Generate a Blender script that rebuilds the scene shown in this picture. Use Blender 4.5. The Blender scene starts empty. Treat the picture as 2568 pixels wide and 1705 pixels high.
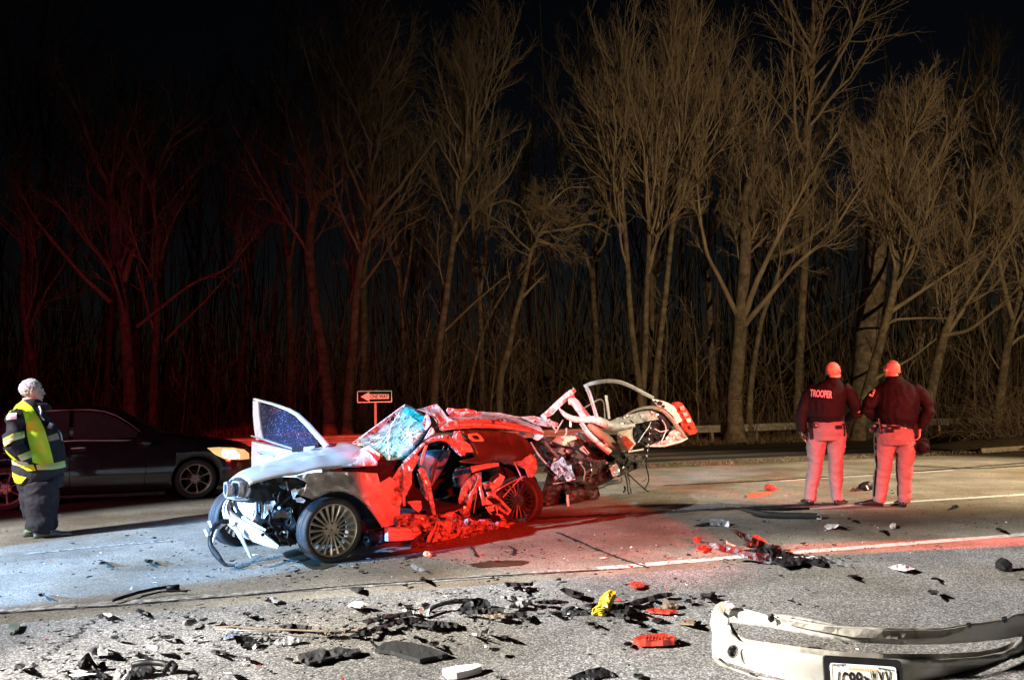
import bpy, bmesh, math, random
import numpy as np
from mathutils import Vector, Matrix, noise as mnoise
from mathutils.geometry import delaunay_2d_cdt

random.seed(7)
rng = np.random.default_rng(7)
SC = bpy.context.scene
COL = SC.collection
R = math.radians

# ------------------------------------------------------------------ camera
CAM_H, FPX = 1.25, 1855.0
ROLL, PITCH = math.atan(0.0223), math.atan(185.9 / 1855.0)
_f = Vector((0, math.cos(PITCH), math.sin(PITCH)))
_u0 = Vector((0, -math.sin(PITCH), math.cos(PITCH)))
_r = Vector((1, 0, 0)) * math.cos(ROLL) - _u0 * math.sin(ROLL)
_u = _u0 * math.cos(ROLL) + Vector((1, 0, 0)) * math.sin(ROLL)
CAM = Vector((0, 0, CAM_H))
cam_d = bpy.data.cameras.new('camera')
cam_d.sensor_width = 36.0
cam_d.lens = 36.0 * FPX / 2568.0
cam_d.clip_start, cam_d.clip_end = 0.05, 2000
cam = bpy.data.objects.new('camera', cam_d)
COL.objects.link(cam)
cam.matrix_world = Matrix(((_r.x, _u.x, -_f.x, CAM.x), (_r.y, _u.y, -_f.y, CAM.y), (_r.z, _u.z, -_f.z, CAM.z), (0, 0, 0, 1)))
SC.camera = cam

# ------------------------------------------------------------------ night sky
wd = bpy.data.worlds.new('World')
SC.world = wd
wd.use_nodes = True
nt = wd.node_tree
bg = nt.nodes['Background']
sky = nt.nodes.new('ShaderNodeTexSky')
sky.sky_type = 'NISHITA'
sky.sun_disc = False
sky.sun_elevation = R(-5.3)
sky.sun_rotation = R(20)
nt.links.new(sky.outputs[0], bg.inputs[0])
bg.inputs[1].default_value = 0.12

# ------------------------------------------------------------------ lamps: floodlights and light bars of the rescue vehicles around the camera, plus added fill spots
def spot(name, loc, target, power, col, size, blend=.35, radius=.12, sx=1.0, sy=1.0):
    d = bpy.data.lights.new(name, 'SPOT')
    d.energy, d.color, d.spot_size, d.spot_blend, d.shadow_soft_size = power, col, R(size), blend, radius
    o = bpy.data.objects.new(name, d)
    COL.objects.link(o)
    o.location = loc
    v = Vector(target) - Vector(loc)
    o.rotation_euler = v.to_track_quat('-Z', 'Y').to_euler()
    o.scale = (sx, sy, 1)
    return o

# cool white scene light on a mast to the left: lights the open road, the bonnet and the backs of things facing left
spot('floodlight', (-12.5, 1.5, 7.0), (-3.6, 7.8, 0.0), 21000, (.90, .94, 1.0), 37, .5, .10)
# added fill from the left that brightens the road before the camera
spot('near_fill', (-16.0, -1.0, 9.0), (2.0, 3.2, 0.0), 86000, (1.0, .95, .88), 23, .5, .45)
# blue-white beam on the ground round the firefighter
spot('blue_beam', (-11.5, 0.2, 3.4), (-3.3, 7.5, 0.0), 40000, (.15, .46, 1.0), 19.5, .3, .08)
# warm fill added off to the right to brighten the far lanes
spot('far_lane_fill', (16.0, 8.0, 9.0), (7.0, 14.0, 0.0), 27000, (1.0, .80, .54), 52, .7, .15)
# warm fill spot added for the front wheel of the wreck
spot('wheel_fill', (0.2, -7.0, 1.3), (-1.95, 6.4, 0.30), 1900, (1.0, .86, .66), 6.2, .4, .08)
# red light bar behind the camera, to the right
spot('red_beacon', (6.5, -5.5, 3.0), (0.06, 8.5, 0.78), 40000, (1.0, .024, .008), 15.8, .08, .10, 1.0, .71)
# its twin on the same light bar, turned towards the troopers
spot('red_beacon', (6.9, -5.4, 3.0), (4.35, 9.3, 1.05), 33000, (1.0, .03, .035), 11, .25, .10, 1.0, .80)
# second red lamp: a narrow beam that skims the road
spot('low_red_beacon', (13.0, 7.5, 1.0), (3.6, 6.82, 0.0), 60000, (1.0, .07, .04), 3.4, .4, .03)
# white beam from the right on the torn rear of the wreck
spot('white_beam', (10.5, 2.5, 2.6), (1.8, 9.4, 1.4), 9500, (1.0, .97, .95), 10, .5, .08)
# red lamp beyond the left edge, on the firefighter
spot('left_red_lamp', (-9.5, 0.5, 1.9), (-5.35, 8.2, 1.2), 1600, (1.0, .06, .05), 14, .4, .08)
# warm floodlight for the woods
spot('warm_floodlight', (13.0, -12.0, 4.5), (13.0, 33.0, 6.5), 29000, (1.0, .70, .38), 58, .95, .2)
# dim red wash on the woods at the left
spot('red_wash', (-9.0, -4.0, 2.5), (-13.5, 32.0, 3.2), 6500, (1.0, .08, .14), 54, 1.0, .4, 1.0, .7)


SC.view_settings.view_transform = 'Standard'
SC.view_settings.look = 'None'
SC.view_settings.gamma = 1
SC.view_settings.exposure = 0
SC.view_settings.use_curve_mapping = False
SC.render.engine = 'CYCLES'
SC.cycles.use_denoising = True
SC.cycles.max_bounces = 6
SC.cycles.sample_clamp_indirect = 3.0

# ------------------------------------------------------------------ helpers
def ray(px, py):
    return _f + _r * ((px - 1284) / FPX) + _u * ((852.5 - py) / FPX)
def G(px, py, z=0.0):
    d = ray(px, py)
    return CAM + d * ((z - CAM_H) / d.z)
def at(px, py, Y):
    d = ray(px, py)
    return CAM + d * (Y / d.y)
def on_plane(px, py, p0, n):
    d = ray(px, py)
    return CAM + d * ((p0 - CAM).dot(n) / d.dot(n))

# pixel pairs read off enlarged views of the photograph
def zoom(s, ox, oy):
    return lambda x, y: (ox + x / s, oy + y / s)
Z1, Z2, Z3, Z4 = zoom(3.136, 500, 940), zoom(3.5625, 1000, 980), zoom(3.92, 1300, 930), zoom(3.485, 0, 930)
ZT, ZB, D1, D2, R5 = zoom(3.92, 1980, 890), zoom(2.721, 1700, 1250), zoom(2.7465, 0, 1380), zoom(2.46, 800, 1380), zoom(2.44, 1600, 1040)
TL, TR, W8 = zoom(1.568, 0, 0), zoom(1.568, 1284, 0), zoom(7.84, 880, 960)
R7, R8, S3 = zoom(3.453, 1284, 650), zoom(2.85, 1900, 550), zoom(5.905, 960, 1200)
FN = zoom(6.273, 540, 1180)

def tag(o, label=None, cat=None, group=None, kind=None):
    if label: o['label'] = label
    if cat: o['category'] = cat
    if group: o['group'] = group
    if kind: o['kind'] = kind
    return o

def empty(name, loc, label=None, cat=None, group=None):
    o = bpy.data.objects.new(name, None)
    o.empty_display_size = .2
    COL.objects.link(o)
    o.location = loc
    return tag(o, label, cat, group)

def root_loc(o):
    v = Vector((0, 0, 0))
    while o is not None:
        v += o.location
        o = o.parent
    return v

def link(name, me, mat, parent=None, smooth=False, base=None):
    """vertices are given in world space; moved to the parent's frame"""
    o = bpy.data.objects.new(name, me)
    COL.objects.link(o)
    if parent is not None:
        off = root_loc(parent)
        o.parent = parent
    else:
        if base is None:
            n = len(me.vertices)
            co = np.empty(n * 3)
            me.vertices.foreach_get('co', co)
            co = co.reshape(-1, 3)
            base = Vector(((co[:, 0].min() + co[:, 0].max()) / 2, (co[:, 1].min() + co[:, 1].max()) / 2, co[:, 2].min()))
        off = Vector(base)
        o.location = off
    me.transform(Matrix.Translation(-off))
    for m in (mat if isinstance(mat, (list, tuple)) else [mat]):
        me.materials.append(m)
    if smooth:
        for p in me.polygons: p.use_smooth = True
    return o

class MB:
    def __init__(s):
        s.v, s.f, s.m = [], [], []
    def add(s, verts, faces, mi=0):
        b = len(s.v)
        s.v += [tuple(v) for v in verts]
        s.f += [tuple(i + b for i in f) for f in faces]
        s.m += [mi] * len(faces)
        return s
    def box(s, c, size, ax=None, mi=0):
        c = Vector(c); hx, hy, hz = [k / 2 for k in size]
        X, Y, Z = ax if ax else (Vector((1, 0, 0)), Vector((0, 1, 0)), Vector((0, 0, 1)))
        vs = [c + X * (hx * i) + Y * (hy * j) + Z * (hz * k) for i in (-1, 1) for j in (-1, 1) for k in (-1, 1)]
        return s.add(vs, [(0, 1, 3, 2), (4, 6, 7, 5), (0, 4, 5, 1), (2, 3, 7, 6), (0, 2, 6, 4), (1, 5, 7, 3)], mi)
    def tube(s, path, rad, n=6, flat=None, mi=0, cap=True, up=None):
        """round or (with flat=(a,b) factors) elliptical tube along a path"""
        P = [Vector(p) for p in path]
        k = len(P)
        if not isinstance(rad, (list, tuple)): rad = [rad] * k
        ref = Vector(up) if up else Vector((0.13, 0.21, 1))
        vs = []
        for i in range(k):
            t = (P[min(i + 1, k - 1)] - P[max(i - 1, 0)])
            if t.length < 1e-9: t = Vector((0, 0, 1))
            t.normalize()
            a = t.cross(ref)
            if a.length < 1e-3: a = t.cross(Vector((1, 0.2, 0)))
            a.normalize(); b = a.cross(t)
            fa, fb = flat if flat else (1, 1)
            for j in range(n):
                q = 2 * math.pi * (j + .5) / n
                vs.append(P[i] + a * (math.cos(q) * rad[i] * fa) + b * (math.sin(q) * rad[i] * fb))
        fs = [(i * n + j, i * n + (j + 1) % n, (i + 1) * n + (j + 1) % n, (i + 1) * n + j) for i in range(k - 1) for j in range(n)]
        if cap:
            fs += [tuple(range(n - 1, -1, -1)), tuple((k - 1) * n + j for j in range(n))]
        return s.add(vs, fs, mi)
    def loft(s, rings, cap=True, mi=0, closed=True):
        n = len(rings[0]); k = len(rings)
        vs = [p for r in rings for p in r]
        m = n if closed else n - 1
        fs = [(i * n + j, i * n + (j + 1) % n, (i + 1) * n + (j + 1) % n, (i + 1) * n + j) for i in range(k - 1) for j in range(m)]
        if cap:
            fs += [tuple(range(n - 1, -1, -1)), tuple((k - 1) * n + j for j in range(n))]
        return s.add(vs, fs, mi)
    def lathe(s, prof, c, ax, n=24, mi=0):
        """profile (r, h) turned about axis ax = (X, Y, H) frame at c"""
        c = Vector(c); X, Y, H = ax
        rings = [[c + X * (math.cos(2 * math.pi * j / n) * r) + Y * (math.sin(2 * math.pi * j / n) * r) + H * h for j in range(n)] for r, h in prof]
        return s.loft(rings, cap=False, mi=mi)
    def prism(s, poly, depth, mi=0):
        """poly: 3-D points of a flat outline; depth: offset vector"""
        d = Vector(depth); n = len(poly)
        A = [Vector(p) for p in poly]
        fs = [tuple(range(n)), tuple(range(2 * n - 1, n - 1, -1))]
        fs += [(j, j + n, (j + 1) % n + n, (j + 1) % n) for j in range(n)]
        return s.add(A + [p + d for p in A], fs, mi)
    def ball(s, c, r, seg=10, rings=6, mi=0):
        c = Vector(c)
        if not isinstance(r, (tuple, list)): r = (r, r, r)
        rg = []
        for i in range(rings + 1):
            ph = math.pi * i / rings
            q = max(math.sin(ph), .02)
            rg.append([c + Vector((r[0] * q * math.cos(2 * math.pi * j / seg), r[1] * q * math.sin(2 * math.pi * j / seg), r[2] * math.cos(ph))) for j in range(seg)])
        return s.loft(rg, mi=mi)
    def mesh(s, name):
        me = bpy.data.meshes.new(name)
        me.from_pydata(s.v, [], s.f)
        if any(s.m):
            me.polygons.foreach_set('material_index', s.m)
        bm = bmesh.new(); bm.from_mesh(me)
        bmesh.ops.recalc_face_normals(bm, faces=bm.faces[:])
        bm.to_mesh(me); bm.free()
        return me
    def build(s, name, mat, parent=None, smooth=False, base=None):
        return link(name, s.mesh(name), mat, parent, smooth, base)

def np_mesh(name, V, Q):
    """fast quad mesh from numpy arrays"""
    me = bpy.data.meshes.new(name)
    me.vertices.add(len(V)); me.vertices.foreach_set('co', V.astype(np.float32).ravel())
    me.loops.add(Q.size); me.loops.foreach_set('vertex_index', Q.astype(np.int32).ravel())
    me.polygons.add(len(Q)); me.polygons.foreach_set('loop_start', np.arange(0, Q.size, 4, dtype=np.int32))
    me.polygons.foreach_set('use_smooth', np.ones(len(Q), dtype=bool))
    me.update(calc_edges=True)
    return me

def np_tubes(groups):
    """groups: list of (P[N,k,3], R[N,k], sides) -> verts, quads"""
    VV, QQ, off = [], [], 0
    for P, Rr, n in groups:
        N, k, _ = P.shape
        T = np.empty_like(P)
        T[:, 1:-1] = P[:, 2:] - P[:, :-2]; T[:, 0] = P[:, 1] - P[:, 0]; T[:, -1] = P[:, -1] - P[:, -2]
        T /= np.linalg.norm(T, axis=2, keepdims=True) + 1e-9
        ref = np.array([0.31, 0.87, 0.05])
        A = np.cross(T, ref); A /= np.linalg.norm(A, axis=2, keepdims=True) + 1e-9
        B = np.cross(T, A)
        q = 2 * np.pi * (np.arange(n) + .25) / n
        V = P[:, :, None, :] + Rr[:, :, None, None] * (A[:, :, None, :] * np.cos(q)[None, None, :, None] + B[:, :, None, :] * np.sin(q)[None, None, :, None])
        idx = off + np.arange(N * k * n).reshape(N, k, n)
        a = idx[:, :-1, :]; b = np.roll(a, -1, axis=2); d = idx[:, 1:, :]; c = np.roll(d, -1, axis=2)
        QQ.append(np.stack([a, b, c, d], -1).reshape(-1, 4))
        VV.append(V.reshape(-1, 3)); off += N * k * n
    return np.concatenate(VV), np.concatenate(QQ)

# ------------------------------------------------------------------ materials
def mat(name, col, rough=.5, metal=0.0, var=.2, vscale=9.0, bump=0.0, bscale=60.0, coat=0.0, spec=.5, trans=0.0, alpha=1.0, emit=None, estr=0.0, col2=None, c2scale=3.0, c2lo=.5, c2hi=.62, ior=1.45):
    m = bpy.data.materials.new(name)
    m.use_nodes = True
    t = m.node_tree; b = t.nodes['Principled BSDF']
    b.inputs['Roughness'].default_value = rough
    b.inputs['Metallic'].default_value = metal
    b.inputs['Coat Weight'].default_value = coat
    b.inputs['Specular IOR Level'].default_value = spec
    b.inputs['Transmission Weight'].default_value = trans
    b.inputs['Alpha'].default_value = alpha
    b.inputs['IOR'].default_value = ior
    tc = t.nodes.new('ShaderNodeTexCoord')
    n1 = t.nodes.new('ShaderNodeTexNoise'); n1.inputs['Scale'].default_value = vscale; n1.inputs['Detail'].default_value = 5
    t.links.new(tc.outputs['Object'], n1.inputs['Vector'])
    mr = t.nodes.new('ShaderNodeMapRange')
    mr.inputs[1].default_value, mr.inputs[2].default_value = .3, .7
    mr.inputs[3].default_value, mr.inputs[4].default_value = 1 - var, 1 + var
    t.links.new(n1.outputs['Fac'], mr.inputs[0])
    mx = t.nodes.new('ShaderNodeVectorMath'); mx.operation = 'SCALE'
    src = None
    if col2 is not None:
        n2 = t.nodes.new('ShaderNodeTexNoise'); n2.inputs['Scale'].default_value = c2scale; n2.inputs['Detail'].default_value = 6
        n2.inputs['Roughness'].default_value = .65
        t.links.new(tc.outputs['Object'], n2.inputs['Vector'])
        m2 = t.nodes.new('ShaderNodeMapRange'); m2.inputs[1].default_value, m2.inputs[2].default_value = c2lo, c2hi
        t.links.new(n2.outputs['Fac'], m2.inputs[0])
        cm = t.nodes.new('ShaderNodeMix'); cm.data_type = 'RGBA'
        cm.inputs[6].default_value = (*col, 1); cm.inputs[7].default_value = (*col2, 1)
        t.links.new(m2.outputs[0], cm.inputs[0])
        t.links.new(cm.outputs[2], mx.inputs[0])
    else:
        mx.inputs[0].default_value = col
    t.links.new(mr.outputs[0], mx.inputs['Scale'])
    t.links.new(mx.outputs[0], b.inputs['Base Color'])
    if bump:
        n3 = t.nodes.new('ShaderNodeTexNoise'); n3.inputs['Scale'].default_value = bscale; n3.inputs['Detail'].default_value = 4
        t.links.new(tc.outputs['Object'], n3.inputs['Vector'])
        bp = t.nodes.new('ShaderNodeBump'); bp.inputs['Strength'].default_value = bump; bp.inputs['Distance'].default_value = .02
        t.links.new(n3.outputs['Fac'], bp.inputs['Height'])
        t.links.new(bp.outputs[0], b.inputs['Normal'])
    if emit is not None:
        b.inputs['Emission Color'].default_value = (*emit, 1)
        b.inputs['Emission Strength'].default_value = estr
    return m

def asphalt(name, dark, light, grain, stain=None, bump=.6, rough=.85):
    """crushed-stone pavement: pale and dark stones in black binder, patchy wear, optional stain colour"""
    m = bpy.data.materials.new(name); m.use_nodes = True
    t = m.node_tree; b = t.nodes['Principled BSDF']; b.inputs['Roughness'].default_value = rough
    b.inputs['Specular IOR Level'].default_value = .35
    N = t.nodes.new; L = t.links.new
    tc = N('ShaderNodeTexCoord')
    v = N('ShaderNodeTexVoronoi'); v.inputs['Scale'].default_value = grain; L(tc.outputs['Object'], v.inputs['Vector'])
    sp = N('ShaderNodeSeparateColor'); L(v.outputs['Color'], sp.inputs[0])
    pw = N('ShaderNodeMath'); pw.operation = 'POWER'; pw.inputs[1].default_value = 2.6; L(sp.outputs[0], pw.inputs[0])
    n1 = N('ShaderNodeTexNoise'); n1.inputs['Scale'].default_value = .9; n1.inputs['Detail'].default_value = 8; n1.inputs['Roughness'].default_value = .7
    L(tc.outputs['Object'], n1.inputs['Vector'])
    w = N('ShaderNodeMapRange'); w.inputs[1].default_value, w.inputs[2].default_value, w.inputs[3].default_value, w.inputs[4].default_value = .35, .65, .65, 1.25
    L(n1.outputs['Fac'], w.inputs[0])
    cm = N('ShaderNodeMix'); cm.data_type = 'RGBA'; cm.inputs[6].default_value = (*dark, 1); cm.inputs[7].default_value = (*light, 1)
    L(pw.outputs[0], cm.inputs[0])
    last = cm.outputs[2]
    if stain:
        n2 = N('ShaderNodeTexNoise'); n2.inputs['Scale'].default_value = .55; n2.inputs['Detail'].default_value = 6
        mp = N('ShaderNodeMapping'); mp.inputs['Location'].default_value = (3.3, 1.7, 0); L(tc.outputs['Object'], mp.inputs[0]); L(mp.outputs[0], n2.inputs['Vector'])
        m2 = N('ShaderNodeMapRange'); m2.inputs[1].default_value, m2.inputs[2].default_value, m2.inputs[4].default_value = .47, .62, .75
        L(n2.outputs['Fac'], m2.inputs[0])
        c2 = N('ShaderNodeMix'); c2.data_type = 'RGBA'; c2.blend_type = 'MULTIPLY'; c2.inputs[7].default_value = (*stain, 1)
        L(m2.outputs[0], c2.inputs[0]); L(last, c2.inputs[6]); last = c2.outputs[2]
    sc = N('ShaderNodeVectorMath'); sc.operation = 'SCALE'; L(last, sc.inputs[0]); L(w.outputs[0], sc.inputs['Scale'])
    L(sc.outputs[0], b.inputs['Base Color'])
    bp = N('ShaderNodeBump'); bp.inputs['Strength'].default_value = bump; bp.inputs['Distance'].default_value = .006
    n3 = N('ShaderNodeTexNoise'); n3.inputs['Scale'].default_value = grain * .8; n3.inputs['Detail'].default_value = 3; L(tc.outputs['Object'], n3.inputs['Vector'])
    ad = N('ShaderNodeMath'); ad.operation = 'ADD'; L(n3.outputs['Fac'], ad.inputs[0]); L(sp.outputs[1], ad.inputs[1])
    L(ad.outputs[0], bp.inputs['Height']); L(bp.outputs[0], b.inputs['Normal'])
    return m

# ------------------------------------------------------------------ ground, road, markings
UD = Vector((math.cos(R(14.5)), math.sin(R(14.5)), 0))      # the way the road runs
ND = Vector((-UD.y, UD.x, 0))                                # across it, away from the camera
def rd(u, n, z=0.0): return UD * u + ND * n + Vector((0, 0, z))
def sheet_flat(name, u0, u1, n0, n1, z, m, nu=1, nn=1):
    mb = MB()
    vs = [rd(u0 + (u1 - u0) * i / nu, n0 + (n1 - n0) * j / nn, z) for i in range(nu + 1) for j in range(nn + 1)]
    fs = [(i * (nn + 1) + j, (i + 1) * (nn + 1) + j, (i + 1) * (nn + 1) + j + 1, i * (nn + 1) + j + 1) for i in range(nu) for j in range(nn)]
    mb.add(vs, fs)
    return mb.build(name, m)

M_soil = mat('leaf_litter_soil', (.05, .036, .022), .95, var=.5, vscale=3, bump=.6, bscale=14, col2=(.09, .07, .04), c2scale=6)
M_near = asphalt('coarse_asphalt', (.085, .085, .09), (.50, .49, .475), 120, stain=(.72, .66, .55), bump=.7)
M_lane = asphalt('worn_lane_asphalt', (.15, .135, .11), (.40, .36, .29), 120, stain=(.60, .48, .34), bump=.5)
M_far = asphalt('dark_asphalt', (.06, .053, .044), (.15, .13, .10), 60, bump=.3)
M_track = asphalt('tyre_darkened_asphalt', (.012, .011, .010), (.035, .03, .026), 60, bump=.2)
M_line = mat('worn_white_road_paint', (.62, .61, .58), .7, var=.12, vscale=20, bump=.5, bscale=90, col2=(.17, .16, .14), c2scale=14, c2lo=.52, c2hi=.66)
M_oldline = mat('faded_road_paint', (.42, .40, .36), .8, var=.2, vscale=20, bump=.5, bscale=90, col2=(.14, .13, .115), c2scale=16, c2lo=.40, c2hi=.56)
M_tar = mat('black_tar_seam', (.012, .012, .013), .7, var=.3)
M_verge = mat('dry_verge', (.10, .078, .045), .95, var=.45, vscale=5, bump=.8, bscale=30, col2=(.055, .042, .026), c2scale=4)

def big_sheet(name, s, z, m):
    mb = MB(); mb.add([(-s, -s, z), (s, -s, z), (s, s, z), (-s, s, z)], [(0, 1, 2, 3)]); return mb.build(name, m)
tag(big_sheet('ground', 600, -.03, M_soil), kind='structure')
tag(sheet_flat('shoulder', -60, 60, -14, 5.50, 0, M_near), kind='structure')
tag(sheet_flat('road', -80, 90, 5.50, 15.2, 0, M_lane), kind='structure')
tag(sheet_flat('verge', -80, 90, 15.2, 16.3, -.004, M_verge), kind='structure')
tag(sheet_flat('far_road', -90, 100, 16.3, 23.4, -.008, M_far), kind='structure')
tag(sheet_flat('far_verge', -90, 100, 23.4, 29.5, -.012, M_verge), kind='structure')

def line_strip(name, pts, width, m, z=.004, jag=0.0):
    """painted or poured strip along ground points, with ragged edges"""
    P = []
    for a, b in zip(pts[:-1], pts[1:]):
        k = max(1, int((b - a).length / .06)) if jag else 1
        P += [a + (b - a) * (i / k) for i in range(k)]
    P.append(pts[-1])
    A, B = [], []
    for i, p in enumerate(P):
        t = (P[min(i + 1, len(P) - 1)] - P[max(i - 1, 0)]).normalized()
        s = Vector((-t.y, t.x, 0))
        w = width[0] + (width[1] - width[0]) * i / max(1, len(P) - 1) if isinstance(width, tuple) else width
        A.append(p + s * (w / 2 + random.uniform(-jag, jag)) + Vector((0, 0, z)))
        B.append(p - s * (w / 2 + random.uniform(-jag, jag)) + Vector((0, 0, z)))
    mb = MB(); n = len(P)
    mb.add(A + B, [(i, i + 1, n + i + 1, n + i) for i in range(n - 1)])
    return tag(mb.build(name, m), kind='structure')
def wander(pts, k=6, a=.03):
    o = []
    for p, q in zip(pts[:-1], pts[1:]):
        for i in range(k):
            v = p + (q - p) * (i / k); d = (q - p).normalized(); o.append(v + Vector((-d.y, d.x, 0)) * (random.uniform(-a, a) if i else 0))
    return o + [pts[-1]]
def gp(*pts): return [G(x, y) for x, y in pts]
hmb = MB(); hv = []
for i in range(41):
    for j in range(13):
        X = -260 + 13 * i; Y = 84 + 14 * j
        q = j / 12; hv.append((X + 20 * math.sin(j), Y, -.6 + (9 + 3 * math.sin(X * .02 + 1) + 2 * math.sin(X * .05)) * (1 - (1 - q) ** 1.6) + (mnoise.noise(Vector((X * .05, Y * .05, 0))) * 1.5 if j else 0)))
hmb.add(hv, [(i * 13 + j, (i + 1) * 13 + j, (i + 1) * 13 + j + 1, i * 13 + j + 1) for i in range(40) for j in range(12)])
tag(hmb.build('glow_screen_hill', M_soil, smooth=True), kind='structure')  # hill added to hide the glow low in the sky
line_strip('lane_line', gp((1500, 1426), (1900, 1393), (2230, 1367), (2700, 1330)), .125, M_line, jag=.006)
line_strip('faded_lane_line', gp((-120, 1541), (300, 1512), (620, 1488), (1000, 1462), (1500, 1426)), .11, M_oldline, jag=.02)
line_strip('lane_seam', gp((-120, 1546), (280, 1520), (600, 1495), (870, 1470), (1200, 1448), (1560, 1427)), .026, M_tar, z=.008, jag=.008)
line_strip('inner_lane_line', gp((1955, 1206), (2390, 1179)), .11, M_line, jag=.006)
line_strip('middle_lane_line', gp((2020, 1277), (2200, 1263), (2600, 1238)), .13, M_line, jag=.008)
line_strip('left_lane_line', gp((60, 1389), (300, 1366), (470, 1352)), .1, M_oldline, jag=.012)
line_strip('road_crack', gp((1395, 1335), (1450, 1358), (1500, 1380), (1560, 1404), (1625, 1424)), .03, M_tar, z=.0085, jag=.012)
line_strip('road_crack', wander([G(*D1(*p)) for p in ((700, 435), (660, 475), (600, 510), (555, 545), (520, 590), (480, 620), (400, 670), (350, 710), (290, 745), (240, 800), (170, 830))]), .012, M_tar, z=.004, jag=.005)
line_strip('road_crack', gp((1180, 1372), (1190, 1385), (1197, 1398)), .02, M_tar, z=.0085, jag=.008)
line_strip('road_crack', gp((1275, 1370), (1292, 1380), (1284, 1393)), .02, M_tar, z=.0085, jag=.008)
for n_, w_ in ((17.6, .7), (19.3, .7), (21.2, .6)):
    line_strip('tyre_track', [rd(-70, n_, -.008), rd(90, n_, -.008)], w_, M_track, jag=0)
line_strip('tyre_mark', gp((1660, 1218), (1900, 1206), (2250, 1186), (2700, 1150)), .16, M_track, z=.003, jag=.03)
line_strip('tyre_mark', gp((1350, 1300), (1700, 1282), (2100, 1262)), .2, M_track, z=.003, jag=.04)
line_strip('far_road_line', [rd(-60, 16.75, -.008), rd(90, 16.75, -.008)], .12, M_oldline, jag=0)
line_strip('road_crack', gp((2290, 1168), (2450, 1175), (2700, 1160)), .16, M_tar, jag=.03)

M_wet = mat('wet_coolant_stain', (.045, .036, .02), .45, var=.5, vscale=5, spec=.6)
def blot(name, zf, pts, m, z=.006):
    o = []
    rb = random.Random(len(pts))
    for a, b in zip(pts, pts[1:] + pts[:1]):
        for t in (0, .25, .5, .75):
            o.append(G(*zf(a[0] + (b[0] - a[0]) * t + rb.uniform(-8, 8), a[1] + (b[1] - a[1]) * t + rb.uniform(-4, 4)), z))
    mb = MB(); mb.add(o, [tuple(range(len(o)))]); return tag(mb.build(name, m), kind='structure')
blot('wet_stain', Z1, [(640, 1400), (760, 1370), (900, 1440), (1000, 1480), (1080, 1490), (960, 1530), (860, 1520), (800, 1470), (700, 1440)], M_wet)
blot('wet_stain', D2, [(930, 85), (1060, 62), (1200, 58), (1300, 68), (1240, 92), (1080, 100), (960, 102)], M_wet)

# ------------------------------------------------------------------ trees
M_bark = mat('grey_brown_bark', (.165, .135, .095), .9, var=.5, vscale=3.5, bump=1.0, bscale=22, col2=(.10, .075, .05), c2scale=5, c2lo=.48, c2hi=.62)
M_twig = mat('bare_twig_bark', (.25, .20, .14), .9, var=.3, vscale=1.5)
M_brush = mat('dry_brush_stems', (.13, .095, .065), .95, var=.4, vscale=2)

def resample(P, k):
    P = np.asarray(P, float)
    d = np.r_[0, np.cumsum(np.linalg.norm(np.diff(P, axis=0), axis=1))]
    # smooth (Catmull-like) resampling through cubic-ish blending
    t = np.linspace(0, d[-1], k)
    Q = np.stack([np.interp(t, d, P[:, i]) for i in range(3)], 1)
    for _ in range(2):
        Q[1:-1] = .25 * Q[:-2] + .5 * Q[1:-1] + .25 * Q[2:]
    return Q

def norm(a): return a / (np.linalg.norm(a, axis=-1, keepdims=True) + 1e-9)

def children(P, Rad, L, nper, t0, t1, ang, lenf, k, up, jit, rg, radf, minr, spread=.35):
    """branch paths sprouting from parent paths P[N,k0,3]; returns P, R, L of the children"""
    N, k0, _ = P.shape
    cnt = np.maximum(1, np.round(nper * np.clip(L / (L.mean() + 1e-9), .35, 1.8)).astype(int))
    pi = np.repeat(np.arange(N), cnt)
    M = len(pi)
    t = t0 + (t1 - t0) * rg.random(M) ** .85
    x = t * (k0 - 1); i0 = np.minimum(x.astype(int), k0 - 2); fr = (x - i0)[:, None]
    pos = P[pi, i0] * (1 - fr) + P[pi, i0 + 1] * fr
    r0 = Rad[pi, i0] * (1 - fr[:, 0]) + Rad[pi, i0 + 1] * fr[:, 0]
    T = norm(P[pi, i0 + 1] - P[pi, i0])
    rnd = norm(rg.normal(size=(M, 3)))
    perp = norm(rnd - T * (rnd * T).sum(1, keepdims=True))
    a = R(ang) * (1 + spread * rg.normal(size=(M, 1)))
    D = norm(T * np.cos(a) + perp * np.sin(a))
    ln = L[pi] * lenf * (1.15 - .75 * t) * rg.uniform(.6, 1.3, M)
    Q = np.empty((M, k, 3)); Q[:, 0] = pos
    step = (ln / (k - 1))[:, None]
    for s in range(1, k):
        D = norm(D + jit * rg.normal(size=(M, 3)) + np.array([0, 0, up]))
        Q[:, s] = Q[:, s - 1] + D * step
    rr = np.maximum(np.minimum(r0 * radf, ln * .014), minr)
    RR = rr[:, None] * np.linspace(1, .35, k)[None, :]
    return Q, np.maximum(RR, minr * .75), ln

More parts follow.
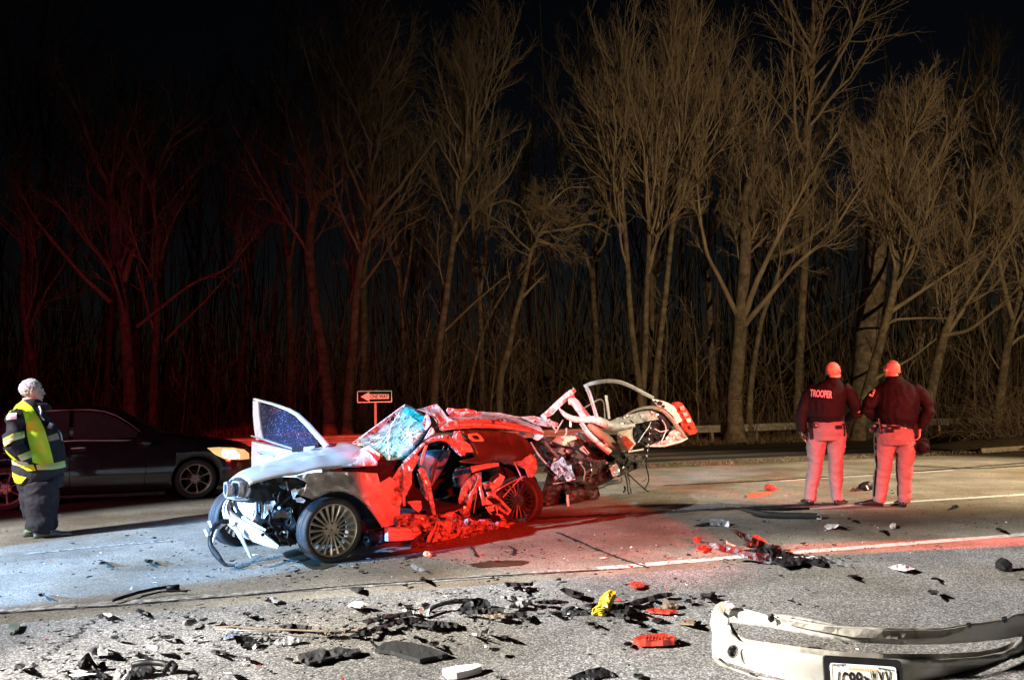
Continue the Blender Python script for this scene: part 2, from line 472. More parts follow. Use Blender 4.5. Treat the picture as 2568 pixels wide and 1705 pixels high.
def tree(stems, label, group=None, dens=1.0, name='bare_tree', levels=3, seed=1, t0=.3, up=.12, ang=36, lenf=.42, twr=.0052, jit=.13):
    """stems: list of (list of world points, base radius, tip radius[, t0]); first one is the trunk"""
    rg = np.random.default_rng(seed)
    trunk_groups, crown_groups = [], []
    k0 = 22
    SP, SR, SL, ST = [], [], [], []
    for st in stems:
        Q = resample([tuple(p) for p in st[0]], k0)
        ln = np.linalg.norm(np.diff(Q, axis=0), axis=1).sum()
        amp = .012 * ln ** .5
        wob = np.cumsum(rg.normal(size=(k0, 3)) * amp * .5, 0); wob -= np.linspace(0, 1, k0)[:, None] * wob[-1]
        wob[:, 2] = 0
        Q += wob * .6
        rr = st[1] + (st[2] - st[1]) * np.linspace(0, 1, k0) ** .8
        SP.append(Q); SR.append(rr); SL.append(ln); ST.append(st[3] if len(st) > 3 else t0)
    rr0 = SR[0].copy(); rr0[0] *= 1.45; rr0[1] *= 1.15
    trunk_groups.append((SP[0][None], rr0[None], 10))
    for q, r_ in zip(SP[1:], SR[1:]): crown_groups.append((q[None], r_[None], 7))
    C1, C1R, C1L = [], [], []
    for q, r_, l_, tt in zip(SP, SR, SL, ST):
        n1 = max(3, int(round(13 * dens * min(1.6, max(.4, l_ / 8)))))
        a, b, c = children(q[None], r_[None], np.array([l_]), n1, tt, .99, ang, lenf, 9, up, jit, rg, .55, .012)
        C1.append(a); C1R.append(b); C1L.append(c)
    P1, R1, L1 = np.concatenate(C1), np.concatenate(C1R), np.concatenate(C1L)
    crown_groups.append((P1, R1, 5))
    P2, R2, L2 = children(P1, R1, L1, 7 * dens ** .5, .15, .99, 34, .5, 6, up * .8, jit * 1.2, rg, .6, .0058)
    crown_groups.append((P2, R2, 4))
    if levels >= 3:
        P3, R3, L3 = children(P2, R2, L2, 6.5 * dens ** .5, .12, .98, 32, .55, 4, up * .6, jit * 1.4, rg, .65, twr)
        crown_groups.append((P3, R3, 3))
    base = Vector(SP[0][0]); base.z = min(base.z, 0)
    e = empty(name, base, label, 'tree', group)
    V, Q = np_tubes(trunk_groups); link('trunk', np_mesh('trunk', V, Q), M_bark, e)
    V, Q = np_tubes(crown_groups); link('crown', np_mesh('crown', V, Q), M_twig, e)
    return e

def S(Y, *pts, dy=0.0):
    """trunk or limb seen through these picture points, Y metres away (drifting by dy along its length)"""
    n = len(pts)
    return [at(x, y, Y + dy * i / max(1, n - 1)) for i, (x, y) in enumerate(pts)]
def ground_start(Y, px):
    p = at(px, 1080, Y); p.z = -.05; return p
def stem(Y, r0, r1, *pts, dy=0.0, t0=.3, root=True):
    P = S(Y, *pts, dy=dy)
    if root:
        b = ground_start(Y, pts[0][0]); b.x = P[0].x - (P[1].x - P[0].x) * .1
        P = [b] + P
    return (P, r0, r1, t0)
EDGE = 'bare trees along the edge of the woods'
# each main tree: trunk and limbs as they lean in the photograph
tree([stem(31, .30, .12, TL(515, 1540), TL(490, 1300), TL(485, 1120), TL(455, 950), TL(428, 660), TL(350, 480), TL(240, 300)),
      stem(31, .15, .04, TL(487, 1110), TL(545, 900), TL(562, 700), TL(600, 480), dy=1, root=False),
      stem(31, .11, .03, TL(470, 1110), TL(400, 1010), TL(330, 920), TL(300, 800), dy=-1, root=False, t0=.6),
      stem(31, .12, .03, TL(440, 1190), TL(320, 1080), TL(240, 980), TL(150, 870), TL(60, 720), dy=-1, root=False, t0=.4)],
     'stout three-forked bare tree in dim red light behind the dark sedan', EDGE, .9, seed=11)
tree([stem(32, .22, .07, TL(605, 1540), TL(618, 1250), TL(630, 1000), TL(625, 880), TL(590, 760), TL(640, 600), TL(720, 440)),
      stem(32, .10, .03, TL(510, 1310), TL(640, 1205), TL(760, 1110), TL(900, 1060), TL(955, 990), TL(1020, 900), dy=-2, root=False, t0=.5),
      stem(32, .08, .03, TL(650, 1340), TL(740, 1250), TL(830, 1160), TL(890, 1090), dy=-1, root=False, t0=.5)],
     'bare tree with a long crooked limb slanting right, above the open white door', EDGE, .8, seed=12)
tree([stem(33, .20, .05, TL(150, 1500), TL(95, 1300), TL(85, 1150), TL(100, 900), TL(70, 700), TL(20, 480))],
     'leaning dark bare tree at the far left behind the firefighter', EDGE, .8, seed=13)
tree([stem(30, .27, .13, TL(1300, 1560), TL(1262, 1350), TL(1235, 1150), TL(1208, 980), TL(1232, 830), TL(1290, 650), TL(1340, 480), TL(1392, 300), TL(1380, 40), t0=.4),
      stem(30, .12, .03, TL(1228, 840), TL(1205, 680), TL(1190, 520), TL(1168, 340), TL(1180, 180), dy=1, root=False)],
     'tall bare tree with a Y fork left of the one way sign', EDGE, 1.1, seed=14)
tree([stem(29, .22, .09, TL(1372, 1550), TL(1395, 1300), TL(1405, 1130), TL(1425, 980), TL(1470, 850), TL(1440, 700), TL(1500, 480), TL(1560, 250), t0=.35),
      stem(29, .10, .025, TL(1470, 850), TL(1560, 750), TL(1640, 640), TL(1720, 540), dy=-1, root=False, t0=.2),
      stem(29, .07, .02, TL(1420, 1130), TL(1500, 1020), TL(1580, 900), TL(1680, 850), dy=-2, root=False, t0=.2)],
     'bare tree with a wide tangle of low twigs rising straight behind the one way sign', EDGE, 1.2, seed=15)
tree([stem(30, .19, .08, TL(1705, 1560), TL(1720, 1400), TL(1745, 1280), TL(1762, 1150), TL(1785, 980), TL(1805, 760), TL(1870, 520), TL(1930, 250), t0=.35),
      stem(30, .08, .02, TL(1790, 950), TL(1880, 800), TL(2000, 700), TL(2060, 560), dy=-1, root=False, t0=.2),
      stem(30, .08, .02, TL(1795, 800), TL(1800, 600), TL(1835, 400), TL(1850, 200), dy=1, root=False, t0=.2),
      stem(30, .06, .02, TL(1750, 1300), TL(1850, 1200), TL(1960, 1110), TL(2080, 1020), dy=-1, root=False, t0=.5)],
     'narrow pale bare tree with a broom shaped crown above the roof of the wreck', EDGE, 1.25, seed=16)
tree([stem(29, .09, .03, TL(1842, 1560), TL(1880, 1360), TL(1930, 1230), TL(1990, 1140), TL(2060, 1040), TL(2120, 960), t0=.7)],
     'thin leaning sapling trunk between the broom crowned tree and the twisted tree', EDGE, .4, seed=17, levels=2)
tree([stem(27.5, .17, .07, (1252, 1000), (1252, 930), (1284, 862), (1280, 815), (1308, 748), (1326, 655), (1345, 580), (1390, 540), t0=.72),
      stem(27.5, .08, .02, (1310, 745), (1340, 715), (1365, 690), root=False, t0=.5),
      stem(27.5, .08, .02, (1340, 590), (1370, 520), (1420, 470), (1480, 470), dy=-1, root=False, t0=.1),
      stem(27.5, .07, .02, (1345, 585), (1420, 575), (1480, 560), (1530, 590), dy=-1, root=False, t0=.1),
      stem(27.5, .07, .02, (1340, 590), (1310, 520), (1270, 500), (1220, 520), root=False, t0=.1)],
     'small twisted tree with S bent trunk and tangled crown above the wreck', EDGE, 1.1, seed=18, up=.0, ang=48, jit=.24, lenf=.5)
tree([stem(28.5, .15, .06, TR(505, 1540), TR(475, 1350), TR(455, 1050), TR(432, 800), TR(415, 560), TR(420, 380), TR(450, 200), t0=.42)],
     'leftmost tall slim stem of the clump of pale straight trunks', EDGE, 1.1, seed=21, ang=26, up=.2)
tree([stem(28.7, .15, .06, TR(515, 1540), TR(530, 1250), TR(540, 1000), TR(532, 760), TR(500, 560), TR(450, 400), TR(400, 250), t0=.42),
      stem(28.7, .09, .03, TR(535, 1080), TR(575, 900), TR(610, 640), TR(640, 350), TR(660, 60), dy=1, root=False)],
     'middle stem of the clump of pale straight trunks, splitting halfway', EDGE, 1.15, seed=22, ang=26, up=.2)
tree([stem(28.9, .15, .06, TR(555, 1540), TR(590, 1280), TR(625, 980), TR(650, 760), TR(690, 560), TR(640, 300), TR(680, 20), t0=.42),
      stem(28.9, .08, .02, TR(650, 800), TR(720, 620), TR(800, 400), TR(880, 180), dy=1, root=False),
      stem(28.9, .05, .015, TR(580, 870), TR(680, 810), TR(780, 770), dy=-1, root=False)],
     'rightmost leaning stem of the clump of pale straight trunks', EDGE, 1.15, seed=23, ang=26, up=.2)
tree([stem(29, .33, .2, TR(870, 1560), TR(885, 1420), TR(895, 1300), TR(905, 1150), TR(915, 950), TR(910, 800), TR(960, 640), t0=.5),
      stem(29, .15, .03, TR(900, 1280), TR(950, 1140), TR(1010, 1010), TR(1080, 870), TR(1200, 640), TR(1280, 520), dy=-2, root=False, t0=.25),
      stem(29, .13, .03, TR(905, 1290), TR(980, 1200), TR(1100, 1050), TR(1250, 930), TR(1370, 740), dy=-2.5, root=False, t0=.25),
      stem(29, .12, .03, TR(890, 1250), TR(830, 1120), TR(770, 1010), TR(740, 840), TR(720, 640), dy=-1, root=False, t0=.3),
      stem(29, .12, .03, TR(912, 900), TR(985, 780), TR(1015, 640), TR(985, 520), TR(1030, 300), dy=1, root=False, t0=.2),
      stem(29, .1, .03, TR(1000, 1020), TR(1120, 980), TR(1260, 870), TR(1380, 700), dy=-2, root=False, t0=.2)],
     'broad many limbed bare tree with a rounded crown left of the troopers', EDGE, 1.3, seed=24, ang=34, up=.13)
tree([stem(30, .15, .06, TR(930, 1560), TR(950, 1400), TR(985, 1230), TR(1040, 1100), TR(1080, 950), TR(1140, 780), t0=.6)],
     'slim curved trunk close beside the broad rounded tree', EDGE, .6, seed=25)
tree([stem(33, .20, .14, TR(1120, 1560), TR(1140, 1200), TR(1160, 900), TR(1150, 600), TR(1180, 250), TR(1190, 20), t0=.6)],
     'straight dark trunk standing back between the broad tree and the troopers', EDGE, .9, seed=26)
tree([stem(31, .62, .33, R8(740, 1480), R8(775, 1150), R8(800, 900), R8(790, 720), R8(840, 560), R8(860, 300), R8(840, 60), (2240, 330), t0=.75),
      stem(31, .2, .06, R8(850, 350), (2230, 560), (2340, 420), (2420, 250), dy=1, root=False, t0=.4)],
     'thick old trunk between the heads of the two troopers', EDGE, .9, seed=27)
tree([stem(28, .21, .08, R8(720, 1480), R8(790, 1200), R8(840, 1010), R8(900, 770), R8(960, 600), R8(990, 440), R8(990, 200), R8(1000, 60), (2240, 450), (2290, 300), t0=.45),
      stem(28, .10, .02, R8(950, 660), R8(1100, 560), R8(1280, 440), R8(1430, 340), R8(1600, 240), dy=-1, root=False, t0=.3),
      stem(28, .11, .03, R8(985, 500), R8(1080, 320), R8(1150, 140), R8(1200, 0), (2380, 420), dy=1, root=False, t0=.3),
      stem(28, .07, .02, R8(820, 1150), R8(960, 1075), R8(1120, 980), R8(1280, 850), dy=-1, root=False, t0=.6),
      stem(28, .07, .02, R8(910, 760), R8(980, 715), R8(1180, 705), R8(1400, 710), dy=-1, root=False, t0=.5),
      stem(28, .08, .02, R8(1000, 100), (2230, 480), (2190, 380), root=False, t0=.2)],
     'leaning pale tree whose slanting limb passes behind the right trooper', EDGE, 1.25, seed=28, up=.14)
tree([stem(28.5, .24, .08, R8(1180, 1470), R8(1240, 1230), R8(1300, 950), R8(1360, 740), R8(1420, 500), R8(1480, 250), R8(1520, 20), (2440, 420), t0=.25),
      stem(28.5, .10, .02, R8(1300, 900), R8(1440, 690), R8(1600, 440), R8(1800, 150), (2568, 520), dy=-1, root=False, t0=.25),
      stem(28.5, .09, .02, R8(1330, 830), R8(1500, 800), R8(1700, 640), R8(1880, 480), dy=-2, root=False, t0=.25),
      stem(28.5, .09, .02, R8(1400, 560), R8(1560, 350), R8(1700, 100), (2540, 440), dy=1, root=False, t0=.25)],
     'rough barked tree with fanned branches at the right behind the troopers', EDGE, 1.3, seed=29, up=.13)
tree([stem(29.5, .2, .07, (2500, 1060), (2520, 900), (2560, 750), (2575, 600), (2620, 450), t0=.2),
      stem(29.5, .1, .03, (2540, 800), (2500, 640), (2540, 480), (2480, 300), dy=1, root=False, t0=.2)],
     'bare tree half out of the picture at the right edge', EDGE, 1.2, seed=30)

ZONES = ((330, 'behind the firefighter and the black sedan'), (640, 'behind the nose of the black sedan'), (980, 'behind the open white door and the windscreen'), (1420, 'behind the roof of the wreck'), (1760, 'behind the torn rear of the wreck'), (2010, 'just left of the two troopers'), (2300, 'behind the two troopers'), (9999, 'at the far right'))
def zone(px): return next(z for x, z in ZONES if px < x)
# taller trees standing further back: four kinds, then copies
def copy_tree(o, loc, rz, sc, label):
    c = o.copy(); COL.objects.link(c); c.location = loc; c.rotation_euler = (0, 0, rz); c.scale = (sc, sc, sc); c['label'] = label
    for ch in o.children:
        k = ch.copy(); COL.objects.link(k); k.parent = c
    return c
BACK = 'tall bare trees deeper in the woods'
BL = 'tall slim bare tree deep in the dark woods behind the front row'
protos = []
for i in range(4):
    x0, Y = (-24 + 17 * i), 44 + 3 * i
    h = 21 + 2 * random.random()
    P = [Vector((x0 + random.uniform(-.5, .5) * q * 2.2, Y + random.uniform(-.4, .4), h * q)) for q in (0, .2, .4, .6, .8, 1)]
    Q = [P[2]] + [P[2] + Vector((random.uniform(.4, .7) * k * (1 if i % 2 else -1), random.uniform(-.5, .5), 2.6 * k)) for k in (1, 2, 3, 4)]
    protos.append(tree([(P, .24, .05, .45), (Q, .12, .03, .3)], 'tall bare tree deep in the woods ' + zone(1284 + x0 / Y * FPX), BACK, .85, seed=50 + i, ang=30, up=.16, levels=3))
for i in range(18):
    px = -60 + 2700 * (i + .5) / 18 + random.uniform(-50, 50)
    Y = random.choice((37, 40, 46, 52, 58)) + random.uniform(-1.5, 1.5)
    p = at(px, 1000, Y); p.z = 0
    copy_tree(protos[i % 4], p, random.uniform(0, 6.28), random.uniform(.8, 1.15), 'tall bare tree deep in the woods ' + zone(px))
# saplings between them
SAP = 'thin saplings at the edge of the woods'
SL_ = 'thin leafless sapling among the trunks at the edge of the woods'
sp = []
for i in range(3):
    x0, Y = (-9 + 9 * i), 30.5
    P = [Vector((x0 + random.uniform(-.25, .25), Y + random.uniform(-.2, .2), q)) for q in (0, 1.2, 2.5, 3.8, 5.0)]
    sp.append(tree([(P, .035, .01, .2)], 'thin leafless sapling at the wood edge ' + zone(1284 + x0 / Y * FPX), SAP, .7, name='sapling', seed=80 + i, levels=2, lenf=.35, up=.1, twr=.005))
for i in range(24):
    px = 60 + 2500 * (i + .5) / 24 + random.uniform(-45, 45)
    p = at(px, 1000, random.uniform(28.8, 34)); p.z = 0
    copy_tree(sp[i % 3], p, random.uniform(0, 6.28), random.uniform(.7, 1.5), 'thin leafless sapling at the wood edge ' + zone(px))

# brush: a thicket of thin arching stems nobody could count
def brush(name, n, xr, yr, hr, seed, rad=.006, k=6, lean=.5, jit=.28, droop=.07):
    rg = np.random.default_rng(seed)
    P = np.empty((n, k, 3))
    P[:, 0, 0] = rg.uniform(*xr, n); P[:, 0, 1] = rg.uniform(*yr, n); P[:, 0, 2] = -.02
    D = norm(np.stack([lean * rg.normal(size=n), lean * rg.normal(size=n), np.ones(n)], 1))
    h = rg.uniform(*hr, n)[:, None] * (.5 + rg.random((n, 1)))
    for s in range(1, k):
        D = norm(D + jit * rg.normal(size=(n, 3)) + np.array([0, 0, -droop * s]))
        P[:, s] = P[:, s - 1] + D * h / (k - 1)
    Rr = np.full((n, 1), rad) * np.linspace(1.2, .5, k)[None] * rg.uniform(.6, 1.6, (n, 1))
    V, Q = np_tubes([(P, Rr, 3)])
    return V, Q
V, Q = brush('a', 6500, (-34, 30), (28.8, 36.5), (.7, 2.6), 3)
tag(link('undergrowth', np_mesh('undergrowth', V, Q), M_brush), kind='stuff')
V, Q = brush('v', 900, (-34, 32), (29.2, 38), (3.0, 8.5), 13, rad=.012, k=9, lean=.16, jit=.16, droop=.01)
tag(link('thicket', np_mesh('thicket', V, Q), M_brush), kind='stuff')
V, Q = brush('w', 2300, (-75, 80), (44, 82), (9.0, 21.0), 17, rad=.05, k=7, lean=.10, jit=.05, droop=0)
tag(link('distant_woods', np_mesh('distant_woods', V, Q), M_brush), kind='stuff')
V, Q = brush('x', 5000, (-60, 65), (38, 70), (2.0, 7.0), 18, rad=.025, k=6, lean=.4, jit=.2, droop=.02)
tag(link('distant_thicket', np_mesh('distant_thicket', V, Q), M_brush), kind='stuff')
# dead grass on the verges
rg = np.random.default_rng(9)
n = 16000
uu = rg.uniform(-34, 40, n); nn_ = np.where(rg.random(n) < .25, rg.uniform(15.25, 16.2, n), rg.uniform(23.5, 29, n))
P = np.empty((n, 3, 3)); b0 = uu[:, None] * np.array(UD)[None] + nn_[:, None] * np.array(ND)[None]
P[:, 0] = b0; hh = rg.uniform(.04, .20, n) * np.where(nn_ < 17, .4, 1.0)
dd = rg.normal(size=(n, 2)) * .5
P[:, 1] = b0 + np.stack([dd[:, 0] * hh * .5, dd[:, 1] * hh * .5, hh * .6], 1)
P[:, 2] = b0 + np.stack([dd[:, 0] * hh * 1.4, dd[:, 1] * hh * 1.4, hh], 1)
M_grass = mat('dead_grass', (.20, .155, .085), .95, var=.4, vscale=1.5)
V, Q = np_tubes([(P, np.full((n, 3), .007) * np.array([1, .8, .3])[None], 3)])
tag(link('dead_grass', np_mesh('dead_grass', V, Q), M_grass), kind='stuff')

# ------------------------------------------------------------------ guardrail
M_rail = mat('galvanised_steel', (.42, .40, .36), .55, .35, var=.2, vscale=4)
M_post = mat('weathered_post', (.30, .27, .23), .8, var=.25, vscale=6)
gr = empty('guardrail', rd(-20, 26.6), 'long galvanised steel guardrail on short posts in front of the trees', 'guardrail')
prof = [(0, .30), (.05, .33), (.05, .39), (0, .43), (0, .46), (.05, .50), (.05, .56), (0, .60), (-.02, .60), (-.02, .30)]
rings = [[rd(u, 26.6 - a, z + .06 + .012 * math.sin(u * .7)) for a, z in prof] for u in np.linspace(-32, 46, 60)]
mb = MB(); mb.loft(rings); mb.build('rail', M_rail, gr)
for i in range(39):
    mb = MB(); mb.box(rd(-31 + 2 * i, 26.72, .28), (.10, .16, .62), (UD, ND, Vector((0, 0, 1)))); mb.build('post', M_post, gr)
    
# ------------------------------------------------------------------ one way sign
M_black = mat('black_sign_face', (.004, .004, .004), .7, var=.1, spec=.15)
M_white = mat('white_reflective_sheeting', (.85, .83, .82), .45, var=.04)
M_steel = mat('grey_steel_post', (.30, .28, .26), .6, .3, var=.2)
SY = 17.4
A = at(896, 983.3, SY); Bp = at(982.6, 1002, SY + .25)
sgn_c = (A + Bp) / 2
ex = Vector((Bp.x - A.x, Bp.y - A.y, 0)).normalized(); ez = Vector((0, 0, 1)); en = Vector((ex.y, -ex.x, 0))
sw, sh = .83, .29
sr = empty('one_way_sign', (sgn_c.x, sgn_c.y, 0), 'black and white ONE WAY arrow sign on a thin post behind the wreck', 'road sign')
def sq(x, z, d=0.0): return Vector((sgn_c.x, sgn_c.y, sgn_c.z - .015)) + ex * x + ez * z + en * d
def rrect(w, h, r, n=4):
    o = []
    for cx, cz, a0 in ((w / 2 - r, h / 2 - r, 0), (-w / 2 + r, h / 2 - r, 90), (-w / 2 + r, -h / 2 + r, 180), (w / 2 - r, -h / 2 + r, 270)):
        o += [(cx + r * math.cos(R(a0 + 90 * i / n)), cz + r * math.sin(R(a0 + 90 * i / n))) for i in range(n + 1)]
    return o
mb = MB(); mb.prism([sq(x, z, .0) for x, z in rrect(sw, sh, .025)], en * .004); mb.build('panel', M_black, sr)
mb = MB(); o_ = rrect(sw - .012, sh - .012, .022); i_ = rrect(sw - .052, sh - .052, .012); n = len(o_)
mb.add([sq(x, z, .0065) for x, z in o_ + i_], [(j, (j + 1) % n, n + (j + 1) % n, n + j) for j in range(n)]); mb.build('border', M_white, sr)
mb = MB(); mb.prism([sq(x, z, .005) for x, z in ((-.33, 0), (-.125, .115), (-.125, .057), (.335, .057), (.335, -.057), (-.125, -.057), (-.125, -.115))], en * .002); mb.build('arrow', M_white, sr)
def text_part(txt, mtl, parent, org, X, Z, height, width=None, name='lettering', extrude=0.0, bold=0.0, shear=0.0):
    cu = bpy.data.curves.new('text', 'FONT'); cu.body = txt; cu.size = 1.0; cu.offset = bold; cu.align_x = 'CENTER'; cu.resolution_u = 3
    to = bpy.data.objects.new('text', cu); COL.objects.link(to)
    dg = bpy.context.evaluated_depsgraph_get(); dg.update()
    me = bpy.data.meshes.new_from_object(to.evaluated_get(dg))
    bpy.data.objects.remove(to)
    co = np.empty(len(me.vertices) * 3); me.vertices.foreach_get('co', co); co = co.reshape(-1, 3)
    lo, hi = co.min(0), co.max(0)
    s = height / (hi[1] - lo[1]); w = (hi[0] - lo[0]) * s; fx = (width / w) if width else 1
    cx = (lo[0] + hi[0]) / 2; cy = (lo[1] + hi[1]) / 2
    out = np.array([list(Vector(org) + Vector(X) * ((c[0] - cx) * s * fx + shear * (c[1] - cy) * s) + Vector(Z) * ((c[1] - cy) * s)) for c in co], np.float32)
    me.vertices.foreach_set('co', out.ravel()); me.update()
    return link(name, me, mtl, parent)
text_part('ONE WAY', M_black, sr, sq(.105, 0, .0085), ex, ez, .088, .42, bold=.02)
mb = MB(); mb.box(Vector((sgn_c.x, sgn_c.y, (sgn_c.z + sh / 2) / 2)) + en * -.02 + ex * .02, (.055, .03, sgn_c.z + sh / 2), (ex, -en, ez)); mb.build('post', M_steel, sr)

# ------------------------------------------------------------------ traffic cones far along the road
M_cone = mat('orange_cone_plastic', (.75, .13, .03), .5, var=.12)
M_collar = mat('white_reflective_collar', (.85, .85, .82), .35, var=.05)
def cone(px, py, hpx, label):
    p = G(px, py); dist = p.y; h = hpx / FPX * dist
    e = empty('traffic_cone', p, label, 'traffic cone', 'traffic cones along the far road')
    X, Y, H = Vector((1, 0, 0)), Vector((0, 1, 0)), Vector((0, 0, 1))
    mb = MB(); mb.box(p + H * (.02 * h), (.52 * h, .52 * h, .04 * h))
    r = lambda q: h * (.17 - .135 * q)
    mb.lathe([(r(.05), .04 * h), (r(1), h), (.001, h)], p, (X, Y, H), 14); mb.build('body', M_cone, e)
    for a, b in ((.45, .62), (.72, .88)):
        mb = MB(); mb.lathe([(r(a) + .006, a * h), (r(b) + .006, b * h)], p, (X, Y, H), 14); mb.build('collar', M_collar, e)
cone(2142, 1096, 37, 'orange traffic cone seen between the two troopers')
cone(2357, 1089, 24, 'small distant traffic cone right of the right trooper')
cone(2511, 1086, 20, 'traffic cone beside the shrub at the right edge')

# ------------------------------------------------------------------ shrub and kerb at the right edge
e = empty('shrub', G(2560, 1118), 'low tangled leafless shrub at the right edge of the road', 'shrub')
p = G(2560, 1118)
V, Q = brush('b', 700, (p.x - .9, p.x + 2.2), (p.y - .6, p.y + 1.2), (.8, 2.3), 5, rad=.008, lean=.45)
link('stems', np_mesh('stems', V, Q), M_brush, e)
kb = [G(2462, 1136), G(2520, 1132), G(2640, 1124)]
mb = MB(); mb.loft([[q + Vector((0, d, z)) for d, z in ((0, 0), (0, .12), (.16, .12), (.16, 0))] for q in kb])
M_kerb = mat('pale_concrete', (.36, .32, .24), .85, var=.2, vscale=8, bump=.4)
tag(mb.build('kerb', M_kerb), kind='structure')
mb = MB()
mpts = []
for i in range(14):
    for j in range(6):
        q = G(2400, 1132) + Vector((i * .38, j * .45, 0)); hgt = .28 * math.sin(math.pi * min(1, (i + .3) / 6) * .5) * math.sin(math.pi * (j + .2) / 5.6) + .03 * random.random()
        mpts.append(q + Vector((0, .3 * math.sin(i), max(-.01, hgt))))
mb.add(mpts, [(i * 6 + j, (i + 1) * 6 + j, (i + 1) * 6 + j + 1, i * 6 + j + 1) for i in range(13) for j in range(5)])
tag(mb.build('soil_bank', M_verge, smooth=True), kind='structure')

# ------------------------------------------------------------------ the wreck
O_ = G(1303, 1312)
FD = (G(827, 1409) - O_).normalized()                 # rear to front
LD = Vector((-FD.y, FD.x, 0))                          # towards its left side, the side that faces the camera
UP = Vector((0, 0, 1))
def cw(x, y, z): return O_ + FD * x + LD * y + UP * z
def onside(y): return lambda px, py: on_plane(px, py, O_ + LD * y, LD)
def onfront(x): return lambda px, py: on_plane(px, py, O_ + FD * x, FD)
def csheet(name, zf, pts, m, parent, sp=7, amp=.02, freq=.045, thick=.006, bulge=0.0, seed=0, smooth=False, axis='side', ridge=True, label=None, dirn=None):
    """bent and crumpled metal plate: outline points (x, y in an enlarged view, offset of its plane at that point)"""
    B = [zf(p[0], p[1]) for p in pts]; Yv = [p[2] for p in pts]
    n = len(B)
    xs = [b[0] for b in B]; ys = [b[1] for b in B]
    rg = random.Random(seed * 31 + n)
    # subdivide the outline and fray it a little
    V2, yo = [], []
    for i in range(n):
        a, b = B[i], B[(i + 1) % n]; d = math.hypot(b[0] - a[0], b[1] - a[1]); k = max(1, int(d / (sp * 1.3)))
        for j in range(k):
            t = j / k; fr = 0 if j == 0 else rg.uniform(-.12, .12) * sp * min(1, amp * 40)
            V2.append((a[0] + (b[0] - a[0]) * t + fr, a[1] + (b[1] - a[1]) * t + fr * .7)); yo.append(Yv[i] + (Yv[(i + 1) % n] - Yv[i]) * t)
    nb = len(V2)
    def inside(x, y):
        c = False; j = nb - 1
        for i in range(nb):
            if (V2[i][1] > y) != (V2[j][1] > y) and x < (V2[j][0] - V2[i][0]) * (y - V2[i][1]) / (V2[j][1] - V2[i][1]) + V2[i][0]: c = not c
            j = i
        return c
    pts2 = [Vector(p) for p in V2]
    y = min(ys)
    row = 0
    while y < max(ys):
        x = min(xs) + (sp / 2 if row % 2 else 0)
        while x < max(xs):
            qx, qy = x + rg.uniform(-.25, .25) * sp, y + rg.uniform(-.25, .25) * sp
            if inside(qx, qy) and min((qx - p[0]) ** 2 + (qy - p[1]) ** 2 for p in V2) > (sp * .45) ** 2: pts2.append(Vector((qx, qy)))
            x += sp
        y += sp * .87; row += 1
    vo, eo, fo, ov, oe, of = delaunay_2d_cdt(pts2, [], [list(range(nb))], 1, 1e-4)
    cx, cy = sum(xs) / n, sum(ys) / n; rad = max(max(xs) - min(xs), max(ys) - min(ys)) / 2
    W3 = []
    for p in vo:
        sw = sy = 0; dm = 1e9
        for q, yy in zip(V2, yo):
            d = (p.x - q[0]) ** 2 + (p.y - q[1]) ** 2; dm = min(dm, d); w = 1 / (d + 1) ** 1.5; sw += w; sy += w * yy
        off = sy / sw
        v = Vector((p.x * freq, p.y * freq, seed * 7.3))
        nz = mnoise.noise(v) + .5 * mnoise.noise(v * 2.3 + Vector((5, 1, 0)))
        if ridge: nz = nz + .8 * (abs(mnoise.noise(v * 1.4 + Vector((9, 3, 2)))) - .3)
        off += amp * nz + bulge * (1 - math.exp(-dm / (rad * .35) ** 2))
        W3.append(onside(off)(p.x, p.y) if axis == 'side' else onfront(off)(p.x, p.y) if axis == 'front' else at(p.x, p.y, off))
    bk = dirn if dirn else (LD if axis == 'side' else FD if axis == 'front' else Vector((0, -1, 0)))
    nv = len(W3)
    edges = {}
    for f in fo:
        for i in range(len(f)):
            a, b = f[i], f[(i + 1) % len(f)]
            edges[(a, b)] = 1
    rim = [(a, b) for a, b in edges if (b, a) not in edges]
    mb = MB()
    mb.add(W3 + [w - bk * thick for w in W3], [tuple(f) for f in fo] + [tuple(i + nv for i in reversed(f)) for f in fo] + [(b, a, a + nv, b + nv) for a, b in rim])
    o = mb.build(name, m, parent, smooth=smooth)
    if label: o['label'] = label
    return o

